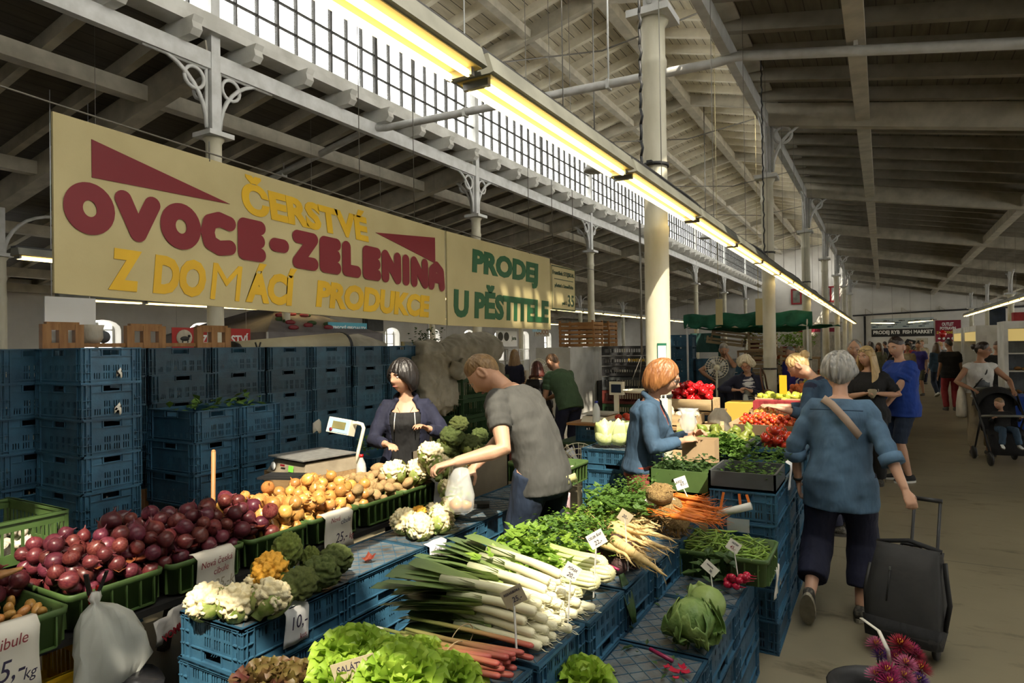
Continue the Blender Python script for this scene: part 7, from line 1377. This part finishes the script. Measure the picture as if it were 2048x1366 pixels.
# glass display case, spice counter, bits behind
t = root('display_case', 'tall glass display case beyond the spice sign', 'cabinet', (-8,14.2,0))
for y in (13.65,14.2,14.75):
    for x in (-8.3,-7.9): MB().bx(x-.015,y-.015,.0,x+.015,y+.015,1.68).build('post','iron_paint',t,W=True)
for z in (.8,1.1,1.4,1.68): MB().bx(-8.3,13.65,z-.008,-7.9,14.75,z+.008).build('shelf','iron_paint',t,W=True)
MB().bx(-7.897,13.66,.8,-7.893,14.74,1.67).build('glass_door','glass',t,W=True); MB().bx(-8.3,13.65,0,-7.9,14.75,.78).build('base','grey_box',t,W=True)
t = root('spice_counter', 'long counter crowded with goods beyond the fleece bundle', 'counter', (-7.4,12.6,0)); MB().bx(-7.8,10.5,0,-7.2,15.0,.95).build('body','wood',t,W=True)
gc = (('yellow','sign_yellow'),('red','pepper'),('white','white_sheet'),('dark','black'),('brown','brown_leather'),('beige','cream_cloth'),('green','green_box'))
for i in range(16): nm, mm = gc[i % 7]; h = R.uniform(.06,.22); tag(MB().bx(-.06,-.07,0,.06,.07,h).bx(-.05,-.06,h,.05,.06,h+.012).build('packet',mm,None,(-7.4+R.uniform(-.15,.1),10.7+.26*i,.95),(0,0,R.uniform(-.4,.4))), '%s packet on the spice counter, %s from the near end' % (nm, ordn(i)), 'packet', 'goods on the spice counter')
t = root('hanging_plant', 'green trailing plant hanging beside a far column', 'plant', (-9,11.9,2.0)); b = MB(); leaf_cloud(b, [V((R.gauss(0,.15),R.gauss(0,.25),R.gauss(-.05,.13))) for _ in range(60)], .09, R, 2, .05, 1); stuff(b.build('foliage','dark_leaf',t)); MB().tube([(0,0,.1),(0,0,1.2)],.005,4).build('hanger','wire',t)
tag(MB().bx(-9.53,11.6,1.62,-9.5,12.32,1.90).build('landscape_picture','picture',None), 'small landscape picture with blue top and ochre ground', 'picture') if mat('picture', (.10,.16,.25), (.30,.24,.08), 5, .6, st=(1,1,4)) else 0
tag(MB().bx(-9.6,11.5,0,-9.3,12.4,1.3).build('rack_board','teal_cloth',None), 'dark rack with bags below the landscape picture', 'rack')
for i in range(6): tag(MB().bx(-.03,-.05,0,.03,.05,.16).build('hung_packet',('pepper','sign_yellow','pale_blue','black','orange_wood','white_sheet')[i],None,(-9.26,11.55+.14*i,1.02+.1*(i % 2))), '%s hanging packet on the dark rack' % ('red','yellow','pale blue','black','orange','white')[i], 'packet')
tag(MB().bx(-17.68,19.2,2.45,-17.4,20.1,3.0).build('heater_unit','grey_box',None), 'dark grey heater unit on the outer wall by a window', 'heater')
# scale stand with blue crate
t = root('stall_table', 'dark low table under the white scale', 'table', (-3.0,7.3,0)); MB().bx(-3.35,6.9,.60,-2.65,7.9,.63).build('table_top','dark_green',t,W=True)
for x in (-3.3,-2.7):
    for y in (6.95,7.85): MB().bx(x-.03,y-.03,0,x+.03,y+.03,.6).build('leg','dark_green',t,W=True)
crate((-2.98,7.3,.632), 'blue slotted crate under the white scale', pi/2, .18); tag(MB().bx(-3.27,7.0,.815,-2.7,7.62,.84).build('board','orange_wood',None), 'orange board lying on the crate under the white scale', 'board')
t = root('white_scale', 'white electronic scale with a display on a post', 'scale', (-2.98,7.35,.84)); MB().loft([[V((x*.17,y*.2,0)) for x,y in ((1,1),(-1,1),(-1,-1),(1,-1))],[V((x*.15,y*.17,.07)) for x,y in ((1,1),(-1,1),(-1,-1),(1,-1))]],sm=False).build('body','lamp_white',t); MB().bx(-.17,-.19,.085,.17,.19,.10).build('platter','white_paint',t); MB().bx(.10,.20,.0,.15,.25,.32).build('post','lamp_white',t); hd_ = MB().bx(.05,.18,.30,.22,.26,.46).build('display_head','lamp_white',t); MB().bx(.075,.172,.33,.20,.18,.43).build('screen','denim_dark',hd_)
for i,(x,y) in enumerate(((-2.45,6.55),(-2.36,6.62),(-2.42,6.7),(-2.32,6.5))): o = bpy.data.objects.new('tomato',tm[0]); C.objects.link(o); o.location = (x,y,.985); o.scale = (.04,)*3; tag(o,'red tomato on the small stand beside the ginger shopper','tomato','tomatoes on the small stand')
tag(MB().bx(-2.6,6.35,0,-2.2,6.85,.94).build('plinth','white_paint',None), 'white plinth with tomatoes beside the ginger shopper', 'stand')
def fan(label, c, r, h, yaw, m='lamp_white'):
    t = root('electric_fan', label, 'fan', (c[0],c[1],c[2] if len(c) > 2 else 0), yaw); b = MB()
    for q_ in (.25,.5,.75,1.0): b.tube([(r*q_*cos(a),-.06+.03*q_*q_,h+r*q_*sin(a)) for a in [2*pi*k/24 for k in range(25)]],.004,4)
    for k in range(24): a = 2*pi*k/24; b.tube([(.03*cos(a),-.07,h+.03*sin(a)),(r*.6*cos(a),-.06,h+r*.6*sin(a)),(r*cos(a),-.03,h+r*sin(a)),(r*.6*cos(a),.05,h+r*.6*sin(a))],.003,4)
    b.build('guard',m,t); MB().ball((0,-.02,h),(.05,.09,.05),12,8).build('motor',m,t); bl = MB()
    for k in range(4): a = 2*pi*k/4; bl.loft([[V((rr*cos(a+da),-.03+dy,h+rr*sin(a+da))) for rr,da,dy in ((.04,0,0),(r*.85,.35,.02),(r*.85,.75,.0),(.05,.6,-.01))],[V((rr*cos(a+da),-.026+dy,h+rr*sin(a+da))) for rr,da,dy in ((.04,0,0),(r*.85,.35,.02),(r*.85,.75,.0),(.05,.6,-.01))]],sm=False)
    bl.build('blades','white_sheet',t); MB().tube([(0,.03,h-.05),(0,.05,h-r-.1),(0,.05,.03)],.018,8).build('pole',m,t); MB().lathe([(.16,0),(.16,.02),(.05,.04),(0,.04)],18,(0,.05,0)).build('base',m,t)
fan('white round fan beside the person with raised hand', (-2.5,11.5), .19, 1.34, .25); fan('pale desk fan behind the stooping person', (-5.35,10.3,.0), .17, 1.36, 1.0); fan('grey fan standing low beside the blue cabbage crates', (-2.45,5.5,.0), .20, .66, .4)
# green tarp over the far stall
t = root('green_awning', 'green mesh tarp awning over the flower stall', 'awning', (-2.5,13.5,2.2)); g = []; nx = 26
for i in range(7): g.append([V((-3.46+2.35*j/nx, 13.0+.02*sin(j*1.1), 2.33+.0*j-.27*i/6+.02*sin(j*.9)*(1 if i == 0 else .3)+.03*sin(j*1.9+i)*(i/6)))+V((0,-.05*sin(j*1.3+i*.8)*(i/6),0)) for j in range(nx+1)])
MB().sheet(g).build('valance','tarp_green',t,thick=.004,W=True) if mat('tarp_green', (.035,.22,.13), (.02,.13,.075), 5, .6, trans=.45, bump=.3, bsc=10) else 0
g = [[V((-3.4+2.6*j/14, 13.0+3.2*i/8, 2.06-.12*sin(pi*i/8)*sin(pi*j/14)+.02*sin(j*2+i)+.05*i/8)) for j in range(15)] for i in range(9)]; MB().sheet(g).build('roof','tarp_green',t,thick=.004,W=True)
for x in (-3.4,-1.2):
    for y in (13.05,16.1): MB().tube([(x,y,0),(x,y,2.3)],.02,6).build('pole','iron_paint',t,W=True)
for i,(px,X_) in enumerate(((1437,-2.9),(1517,-2.15))): p_ = at_y(px,625,12.9); tag(MB().bx(p_.x-.05,12.88,p_.z-.24,p_.x+.08,12.90,p_.z+.26).tube([(p_.x,12.89,p_.z+.26),(p_.x,12.89,7.85)],.005,4).build('hanging_board','sign_cream',None), 'tall cream board hanging before the green awning, %s one' % ('left','right')[i], 'sign')
# flowers and plants beyond
def shrub(label, c, r, m, size, n, pot=True, lobes=1, extra=None):
    t = root('potted_plant', label, 'plant', c); q = random.Random(int(c[0]*100)); b = MB(); leaf_cloud(b, [V((q.gauss(0,r*.45),q.gauss(0,r*.45),r+q.gauss(0,r*.4))) for _ in range(n)], size, q, 3, r*.15, lobes); stuff(b.build('foliage',m,t)); MB().lathe([(r*.4,0),(r*.5,r*.6),(r*.45,r*.6),(0,r*.55)],14).build('pot','rust_cloth',t)
mat('yellow_flower', (.62,.48,.03), (.35,.38,.05), 9, .6, trans=.3); mat('fresh_green', (.22,.38,.05), (.12,.25,.03), 8, .6, trans=.3); mat('orange_flower', (.65,.20,.06), (.55,.12,.04), 6, .6)
shrub('bushy yellow flowering plant behind the second column', (-2.32,14.2,1.62), .22, 'yellow_flower', .06, 60); shrub('tall yellow green shrub on the plant stand', (-2.05,17.6,1.45), .34, 'fresh_green', .09, 90); shrub('second light green shrub on the plant stand', (-1.75,18.1,1.4), .34, 'fresh_green', .09, 80); shrub('leafy seedlings low on the plant stand', (-2.12,16.2,.88), .28, 'fresh_green', .10, 60); shrub('dark leafy plant between the shrubs', (-2.75,17.4,1.3), .2, 'dark_leaf', .08, 50)
for i,(x,y,h,w_) in enumerate(((-2.3,14.2,1.6,.3),(-1.95,17.8,1.38,.6),(-2.12,16.2,.86,.4),(-2.75,17.4,1.28,.25))): t = root('plant_stand','dark wooden plant stand %s' % ('under the yellow flowers','under the tall shrubs','under the seedlings','under the dark plant')[i],'stand',(x,y,0)); MB().bx(x-w_,y-.35,h-.04,x+w_,y+.5,h).build('top','wood',t,W=True); [MB().bx(x+sx*w_-.03*(sx>0),y+sy,0,x+sx*w_+.03*(sx<0),y+sy+.04,h-.04).build('leg','wood',t,W=True) for sx in (-1,1) for sy in (-.33,.43)]
b = MB(); q = random.Random(3); [b.ball((-1.78+q.gauss(0,.13),15.2+q.gauss(0,.1),1.43+q.gauss(0,.03)),.04,8,6) for _ in range(40)]; t = root('flower_basket','orange flower basket beside the second column','basket',(-1.78,15.2,1.3)); stuff(b.build('flowers','orange_flower',t,W=True)); MB().lathe([(.15,0),(.24,.10),(.2,.1)],16).build('basket','pale_wood',t); tag(MB().bx(-2.0,15.0,0,-1.55,15.4,1.29).build('pedestal','teal_cloth',None),'teal pedestal under the orange flower basket','stand')
for i in range(9): nm, mm = (('orange','orange_flower'),('yellow','yellow_flower'),('green','fresh_green'))[i % 3]; x, y = -.95+.06*(i % 3)-.1*(i//5), 10.6+1.0*i; t = root('produce_heap_crate','pale crate heaped with %s produce along the aisle, %s beyond the peppers' % (nm, ordn(i)),'crate',(x,y,.86),0,'produce crates further along the aisle'); MB().bx(-.28,-.3,0,.28,.3,.13).build('crate','pale_wood',t); b = MB(); q = random.Random(i); [b.ball((q.uniform(-.24,.24),q.uniform(-.26,.26),.14+q.uniform(0,.10)),.04,8,6) for _ in range(70)]; stuff(b.build('produce',mm,t)); tag(MB().bx(x-.3,y-.36,0,x+.3,y+.36,.855).build('stall_bench','teal_cloth' if i % 2 else 'blue_cloth2',None),'%s covered bench under the produce crates, %s beyond the peppers' % ('teal' if i % 2 else 'blue', ordn(i)),'bench') if mat('blue_cloth2', (.03,.075,.14)) else 0
tag(MB().bx(-.04,0,0,.04,.01,.22).build('price_tag','sign_yellow',None,(-1.02,8.15,1.15)),'bright yellow tag standing in the yellow peppers','price card')
for i,(x,y,z,mm,lb) in enumerate(((-1.62,8.9,.0,'yellow_carton','yellow carton stack beside the elderly shopper'),(-1.95,8.75,.0,'carton','plain carton by the elderly shopper'),(-2.2,8.62,.92,'lime','lime green carton behind the red peppers'),(-1.05,7.9,.95,'red_cloth','long red and white carton before the yellow peppers'))):
    w_, d, h = ((.35,.4,.98),(.3,.3,.7),(.2,.2,.16),(.5,.2,.14))[i]; tag(MB().bx(-w_/2,-d/2,0,w_/2,d/2,h).bx(-w_/2+.01,-d/2+.01,h,-.005,d/2-.01,h+.006).bx(.005,-d/2+.01,h,w_/2-.01,d/2-.01,h+.006).build('carton',{'carton':'cardboard'}.get(mm,mm),None,(x,y,z)),lb,'box') if mm != 'yellow_carton' or mat('yellow_carton', (.55,.36,.06)) else 0
tag(MB().tube([(-1.42,13.0,0),(-1.38,12.9,1.05),(-1.30,12.85,1.12),(-1.18,12.85,1.05),(-1.12,12.9,0)],.016,6).tube([(-1.41,12.95,.5),(-1.13,12.95,.5)],.012,6).build('step_ladder','iron_paint',None),'pale metal step ladder beside the second column','ladder')
tag(MB().loft([[V((w_*cos(a),w_*.5*sin(a),z)) for a in [2*pi*k/12 for k in range(12)]] for z,w_ in ((-.42,.10),(-.38,.15),(-.1,.13),(.0,.05))]).build('cloth_sack','cream_cloth',None,(-1.62,7.55,1.02)),'off-white cloth sack hanging from the pepper crate','sack')
tag(MB().bx(-4.0,15.6,1.55,-3.3,15.65,2.0).bx(-4.0,15.6,0,-3.95,15.65,1.55).bx(-3.35,15.6,0,-3.3,15.65,1.55).build('teal_panel','teal_cloth',None),'teal stall panel with light script behind the crates','panel')
# hanging balance tray by the near column
t = root('hanging_balance','hanging balance tray on three cords beside the near column','balance',(-2.3,6.9,1.22)); MB().lathe([(0,0),(.20,.01),(.22,.035),(.21,.035),(.19,.018),(0,.008)],20).build('tray','lamp_white',t)
for a in (0,2.1,4.2): MB().tube([(.21*cos(a),.21*sin(a),.03),(0,0,.42)],.004,4).build('cord','wire',t)
MB().tube([(0,0,.42),(0,0,1.9)],.012,6).build('rod','wire',t)
# notice on the near column
t = root('column_notice','narrow paper notices taped to the near column','notice',(-1.43,4.93,1.5)); 
for i,(z0,z1,mm) in enumerate(((1.60,1.76,'tarp_green'),(1.62,1.74,'white_sheet'),(1.18,1.52,'paper'))): MB().loft([[V((-1.53+(.101+.002*i)*cos(a),4.99+(.101+.002*i)*sin(a),z)) for a in [-1.35+.75*k/6*(1 if i != 1 else .8)+(.08 if i == 1 else 0) for k in range(7)]]+[V((-1.53+.098*cos(a),4.99+.098*sin(a),z)) for a in [-1.35+.75*k/6 for k in range(6,-1,-1)]] for z in (z0,z1)],sm=False).build('sheet',mm,t,W=True)
# chiller cabinets on the right
def chiller(label, x, y, L, mlit, rz=0):
    t = root('chiller_cabinet',label,'fridge',(x,y,0),rz); D = .8
    MB().bx(0,0,0,D,.06,1.95).build('side_panel','white_paint',t); MB().bx(0,L-.06,0,D,L,1.95).build('side_panel','white_paint',t); MB().bx(D-.06,.06,0,D,L-.06,1.95).build('back_panel','grey_cloth',t); MB().bx(0,0,1.95,D,L,2.08).build('canopy','white_paint',t); MB().bx(.02,.06,1.72,.10,L-.06,1.94).build('lit_fascia',mlit,t)
    for k,z in enumerate((.25,.75,1.18,1.5)): MB().bx(.04+.05*k,.06,z-.02,D-.06,L-.06,z).build('shelf','white_paint',t)
    MB().bx(0,.06,0,.06,L-.06,.32).build('front_panel','white_paint',t); MB().bx(.05,-.012,.5,.2,-.004,1.85).build('mirror_strip','grey_film',t)
    return t
mat('lit_yellow', (.62,.46,.16), None, 2, .5, emit=.35); mat('pastry', (.34,.17,.055), (.20,.09,.03), 8, .6, rand=.25)
chiller('open white chiller cabinet with pastries at the right edge',4.5,14.6,2.6,'lit_yellow',pi/2); chiller('second open chiller with yellow light behind the first',1.85,18.2,2.6,'lit_yellow'); chiller('third chiller further down the right side',1.85,21.4,2.4,'lit_yellow')
pm = meshes(2, lambda i: lump(i+3,(1.3,1,.7),.15,12,8),'pastry','pastry'); q = random.Random(8)
for y0_,zz_,n_,lb in ((14.75,1.18,26,'middle'),(14.75,.75,26,'lower'),(18.3,1.18,16,'middle')):
    for k in range(n_): o = bpy.data.objects.new('pastry',pm[k % 2]); C.objects.link(o); o.location = (4.4-.09*k,14.83+.2*(k % 3),zz_+.035) if y0_ < 16 else (2.15+.2*(k % 3),y0_+.09*k*1.4,zz_+.035); o.scale = (.05,)*3; o.rotation_euler = (0,0,q.uniform(0,6)); tag(o,'brown pastry on the %s shelf of the %s chiller' % (lb,'near' if y0_ < 16 else 'second'),'pastry','pastries on %s shelf %s' % (lb,y0_))
for i in range(5): tag(MB().bx(-.13,-.11,0,.13,.11,.16+.04*(i % 2)).build('storage_box',('red_cloth','white_sheet','lamp_metal','green_box','white_sheet')[i],None,(2.2+.42*i,14.9+.2*(i % 2),2.08)),'%s box standing on top of the near chiller' % ('red','white','grey','green','second white')[i],'box')
tag(MB().bx(1.75,13.55,0,2.35,14.2,.72).bx(1.72,13.52,.72,2.38,14.23,.80).build('cool_box','royal_blue',None),'blue cool box with lid before the near chiller','cool box'); tag(MB().sheet([[V((1.70-.012*sin(i*2+j),13.5+.12*j,.84-.10*i+.01*sin(j*2))) for j in range(6)] for i in range(6)]).build('hung_cloth','pink_paper',None,thick=.004),'pale patterned cloth hanging from the cool box','cloth')
tag(MB().bx(-.02,-.22,1.45,.02,.22,2.05).bx(-.01,-.2,0,.01,-.16,1.5).bx(-.01,.16,0,.01,.2,1.5).build('menu_board','denim_dark',None,(3.35,27.0,.75),(0,0,1.3)),'dark blue menu board on posts beyond the chillers','board')
# far wall: banners
def wsign(name,label,xa,xb,z0,z1,m,lines,y=YE-.04):
    t = root(name,label,'sign',((xa+xb)/2,y,(z0+z1)/2)); MB().bx(xa,y,z0,xb,y+.03,z1).build('board',m,t,W=True)
    for body,mm,u0,u1,v0,v1 in lines:
        o = text('lettering',body,mm,t,V(((xa+xb)/2,y,(z0+z1)/2)),(1,0,0),(0,0,1),1,.035,depth=.01,lift=.006); xs=[v.co.x for v in o.data.vertices]; zs=[v.co.z for v in o.data.vertices]; W_=xb-xa; H_=z1-z0; ax,bx_,az_,bz=min(xs),max(xs),min(zs),max(zs)
        for v in o.data.vertices: v.co.x = -W_/2+W_*(u0+(u1-u0)*(v.co.x-ax)/(bx_-ax)); v.co.z = -H_/2+H_*(v0+(v1-v0)*(v.co.z-az_)/(bz-az_))
    return t
wsign('fish_banner','black banner with white fish market lettering on the far wall',-.60,2.62,2.02,2.48,'black',[('PRODEJ RYB  FISH MARKET','white_ink',.03,.98,.2,.82)])
t = wsign('fish_poster','pale poster with drawn fishes above the black banner',-.60,2.60,2.50,3.12,'fish_blue',[]) if mat('fish_blue', (.42,.48,.50), (.34,.41,.44), 3, .6) else 0
for k in range(16): x = -.45+.2*k; MB().ball((x,YE-.05,2.62+.12*(k % 4)),(.13,.008,.03),10,6).add([(x+.12,YE-.055,2.62+.12*(k % 4)),(x+.19,YE-.055,2.66+.12*(k % 4)),(x+.19,YE-.055,2.58+.12*(k % 4))],[(0,1,2)]).build('fish_drawing','grey_box' if k % 2 else 'denim',t,W=True)
t = wsign('outlet_sign','dark red outlet sign with white and yellow lettering',2.68,3.92,1.66,2.92,'red_dark',[('OUTLET','white_ink',.26,.72,.74,.90),('POTRAVIN','white_ink',.18,.80,.56,.70),('ZA VÝHODNÉ CENY','yellow_ink',.04,.96,.38,.52)]) if mat('red_dark', (.22,.012,.03)) and mat('yellow_ink', (.65,.50,.05)) else 0
for k in range(5): MB().ball((2.86+.22*k,YE-.05,1.86),(.07,.006,.05+.03*(k % 2)),10,6).build('food_drawing','white_ink',t,W=True)
for i,(x,z,a) in enumerate(((0,2.82,-.05),(1.9,2.86,.08))):
    r = root('wall_lamp','bright tube lamp before the fish poster, %s one' % ('left','right')[i],'lamp',(x,YE-1.2,z)); MB().tube([(-.6,0,-.6*a),(.6,0,.6*a)],.028,8).build('lamp_tube','tube',r); MB().bx(-.62,-.03,.03,.62,.03,.07).build('housing','lamp_metal',r); [MB().tube([(s_*.5,0,.05),(s_*.5,0,zr(x)-z-.1)],.006,4).build('hanger','wire',r) for s_ in (-1,1)]
tag(MB().ball((0,0,0),(.13,.13,.15),12,8).tube([(0,0,-.15),(0,0,-.9)],.004,4).build('balloon','pepper',None,(2.0,30,2.0)),'red balloon floating above the aisle crowd','balloon')
tag(MB().prism([(0,0),(.5,.12),(.55,.3),(.1,.42),(-.05,.2)],-.03,.03).build('fish_model','black',None,(1.15,YE-.1,1.45)),'dark fish shape mounted below the fish banner','ornament'); tag(MB().bx(-.3,-.02,0,.3,.02,.35).build('notice_board','cream_cloth',None,(2.0,YE-.05,1.55)),'small pale notice below the fish banner','notice')
tag(MB().bx(-4.5,43.6,0,-2.0,44.6,2.15).bx(-4.6,43.3,2.15,-1.9,44.7,2.35).build('kiosk','cream_cloth',None),'pale kiosk with a flat roof against the far wall','kiosk'); tag(MB().bx(-4.6,43.28,2.36,-2.4,43.38,2.6).build('kiosk_sign','red_dark',None),'dark red fascia strip above the far kiosk','sign')
# bucket of asters at the bottom edge
c = at_z(1778,1372,.36); bx_, by_ = c.x, c.y
t = root('flower_bucket','black oval flower basket at the bottom right corner','bucket',(bx_-.03,by_,0)); MB().lathe([(.13,0),(.17,.30),(.20,.34),(.19,.345),(.155,.30),(.12,.02),(0,.02)],24).build('bucket','black',t); MB().tube([at_z(1722,1236,.62)-V((bx_-.03,by_,0)),at_z(1758,1262,.62)-V((bx_-.03,by_,0)),at_z(1776,1300,.60)-V((bx_-.03,by_,0)),at_z(1780,1325,.52)-V((bx_-.03,by_,0))],.008,5,flat=.3).build('ribbon','paper',t)
for n_,c_,c2 in (('aster_pink',(.50,.14,.25),(.36,.06,.16)),('aster_red',(.30,.012,.03),(.20,.008,.03)),('aster_violet',(.12,.04,.25),(.08,.03,.16)),('aster_magenta',(.36,.02,.12),(.26,.015,.09))): mat(n_,c_,c2,9,.6,trans=.25)
q = random.Random(2); fl_ = (('pink',0),('red',1),('violet',2),('magenta',3))
for i,(px,py,z,k,r) in enumerate(((1752,1290,.55,0,.038),(1800,1292,.56,1,.05),(1762,1312,.52,2,.036),(1792,1318,.52,3,.04),(1830,1312,.52,1,.04),(1812,1330,.53,0,.042),(1775,1345,.52,3,.045),(1842,1340,.50,1,.04),(1752,1352,.50,0,.038),(1808,1355,.50,0,.042),(1838,1362,.48,2,.036),(1780,1368,.50,3,.045),(1822,1300,.54,3,.036))):
    cc = at_z(px,py,z); t = root('aster','%s aster in the black basket, %s' % (fl_[k][0], ('upper left','topmost','at the left under the pink one','in the middle','at the right rim','in the centre front','with yellow eye, lower left','furthest right','at the left edge','low in front','at the right base','at the bottom edge','near the top right')[i]),'flower',cc); b = MB()
    for j in range(84):
        a = j*2.4; el = -.35+1.65*(j/84); d = V((cos(a)*cos(el),sin(a)*cos(el),sin(el)*.8)); s_, u, dd = basis(d); b.add([d*.2*r+s_*.03*r, d*.2*r-s_*.03*r, d*r*.8-s_*.07*r, d*r*1.15+u*.05*r, d*r*.8+s_*.07*r],[(0,1,2,3,4)])
    b.build('petals','aster_'+fl_[k][0],t); MB().ball((0,0,r*.35),(r*.28,r*.28,r*.22),10,6).build('eye','sign_yellow',t); MB().tube([(0,0,0),(V((bx_,by_,.1))-cc)],.004,5).build('stem','dark_leaf',t)
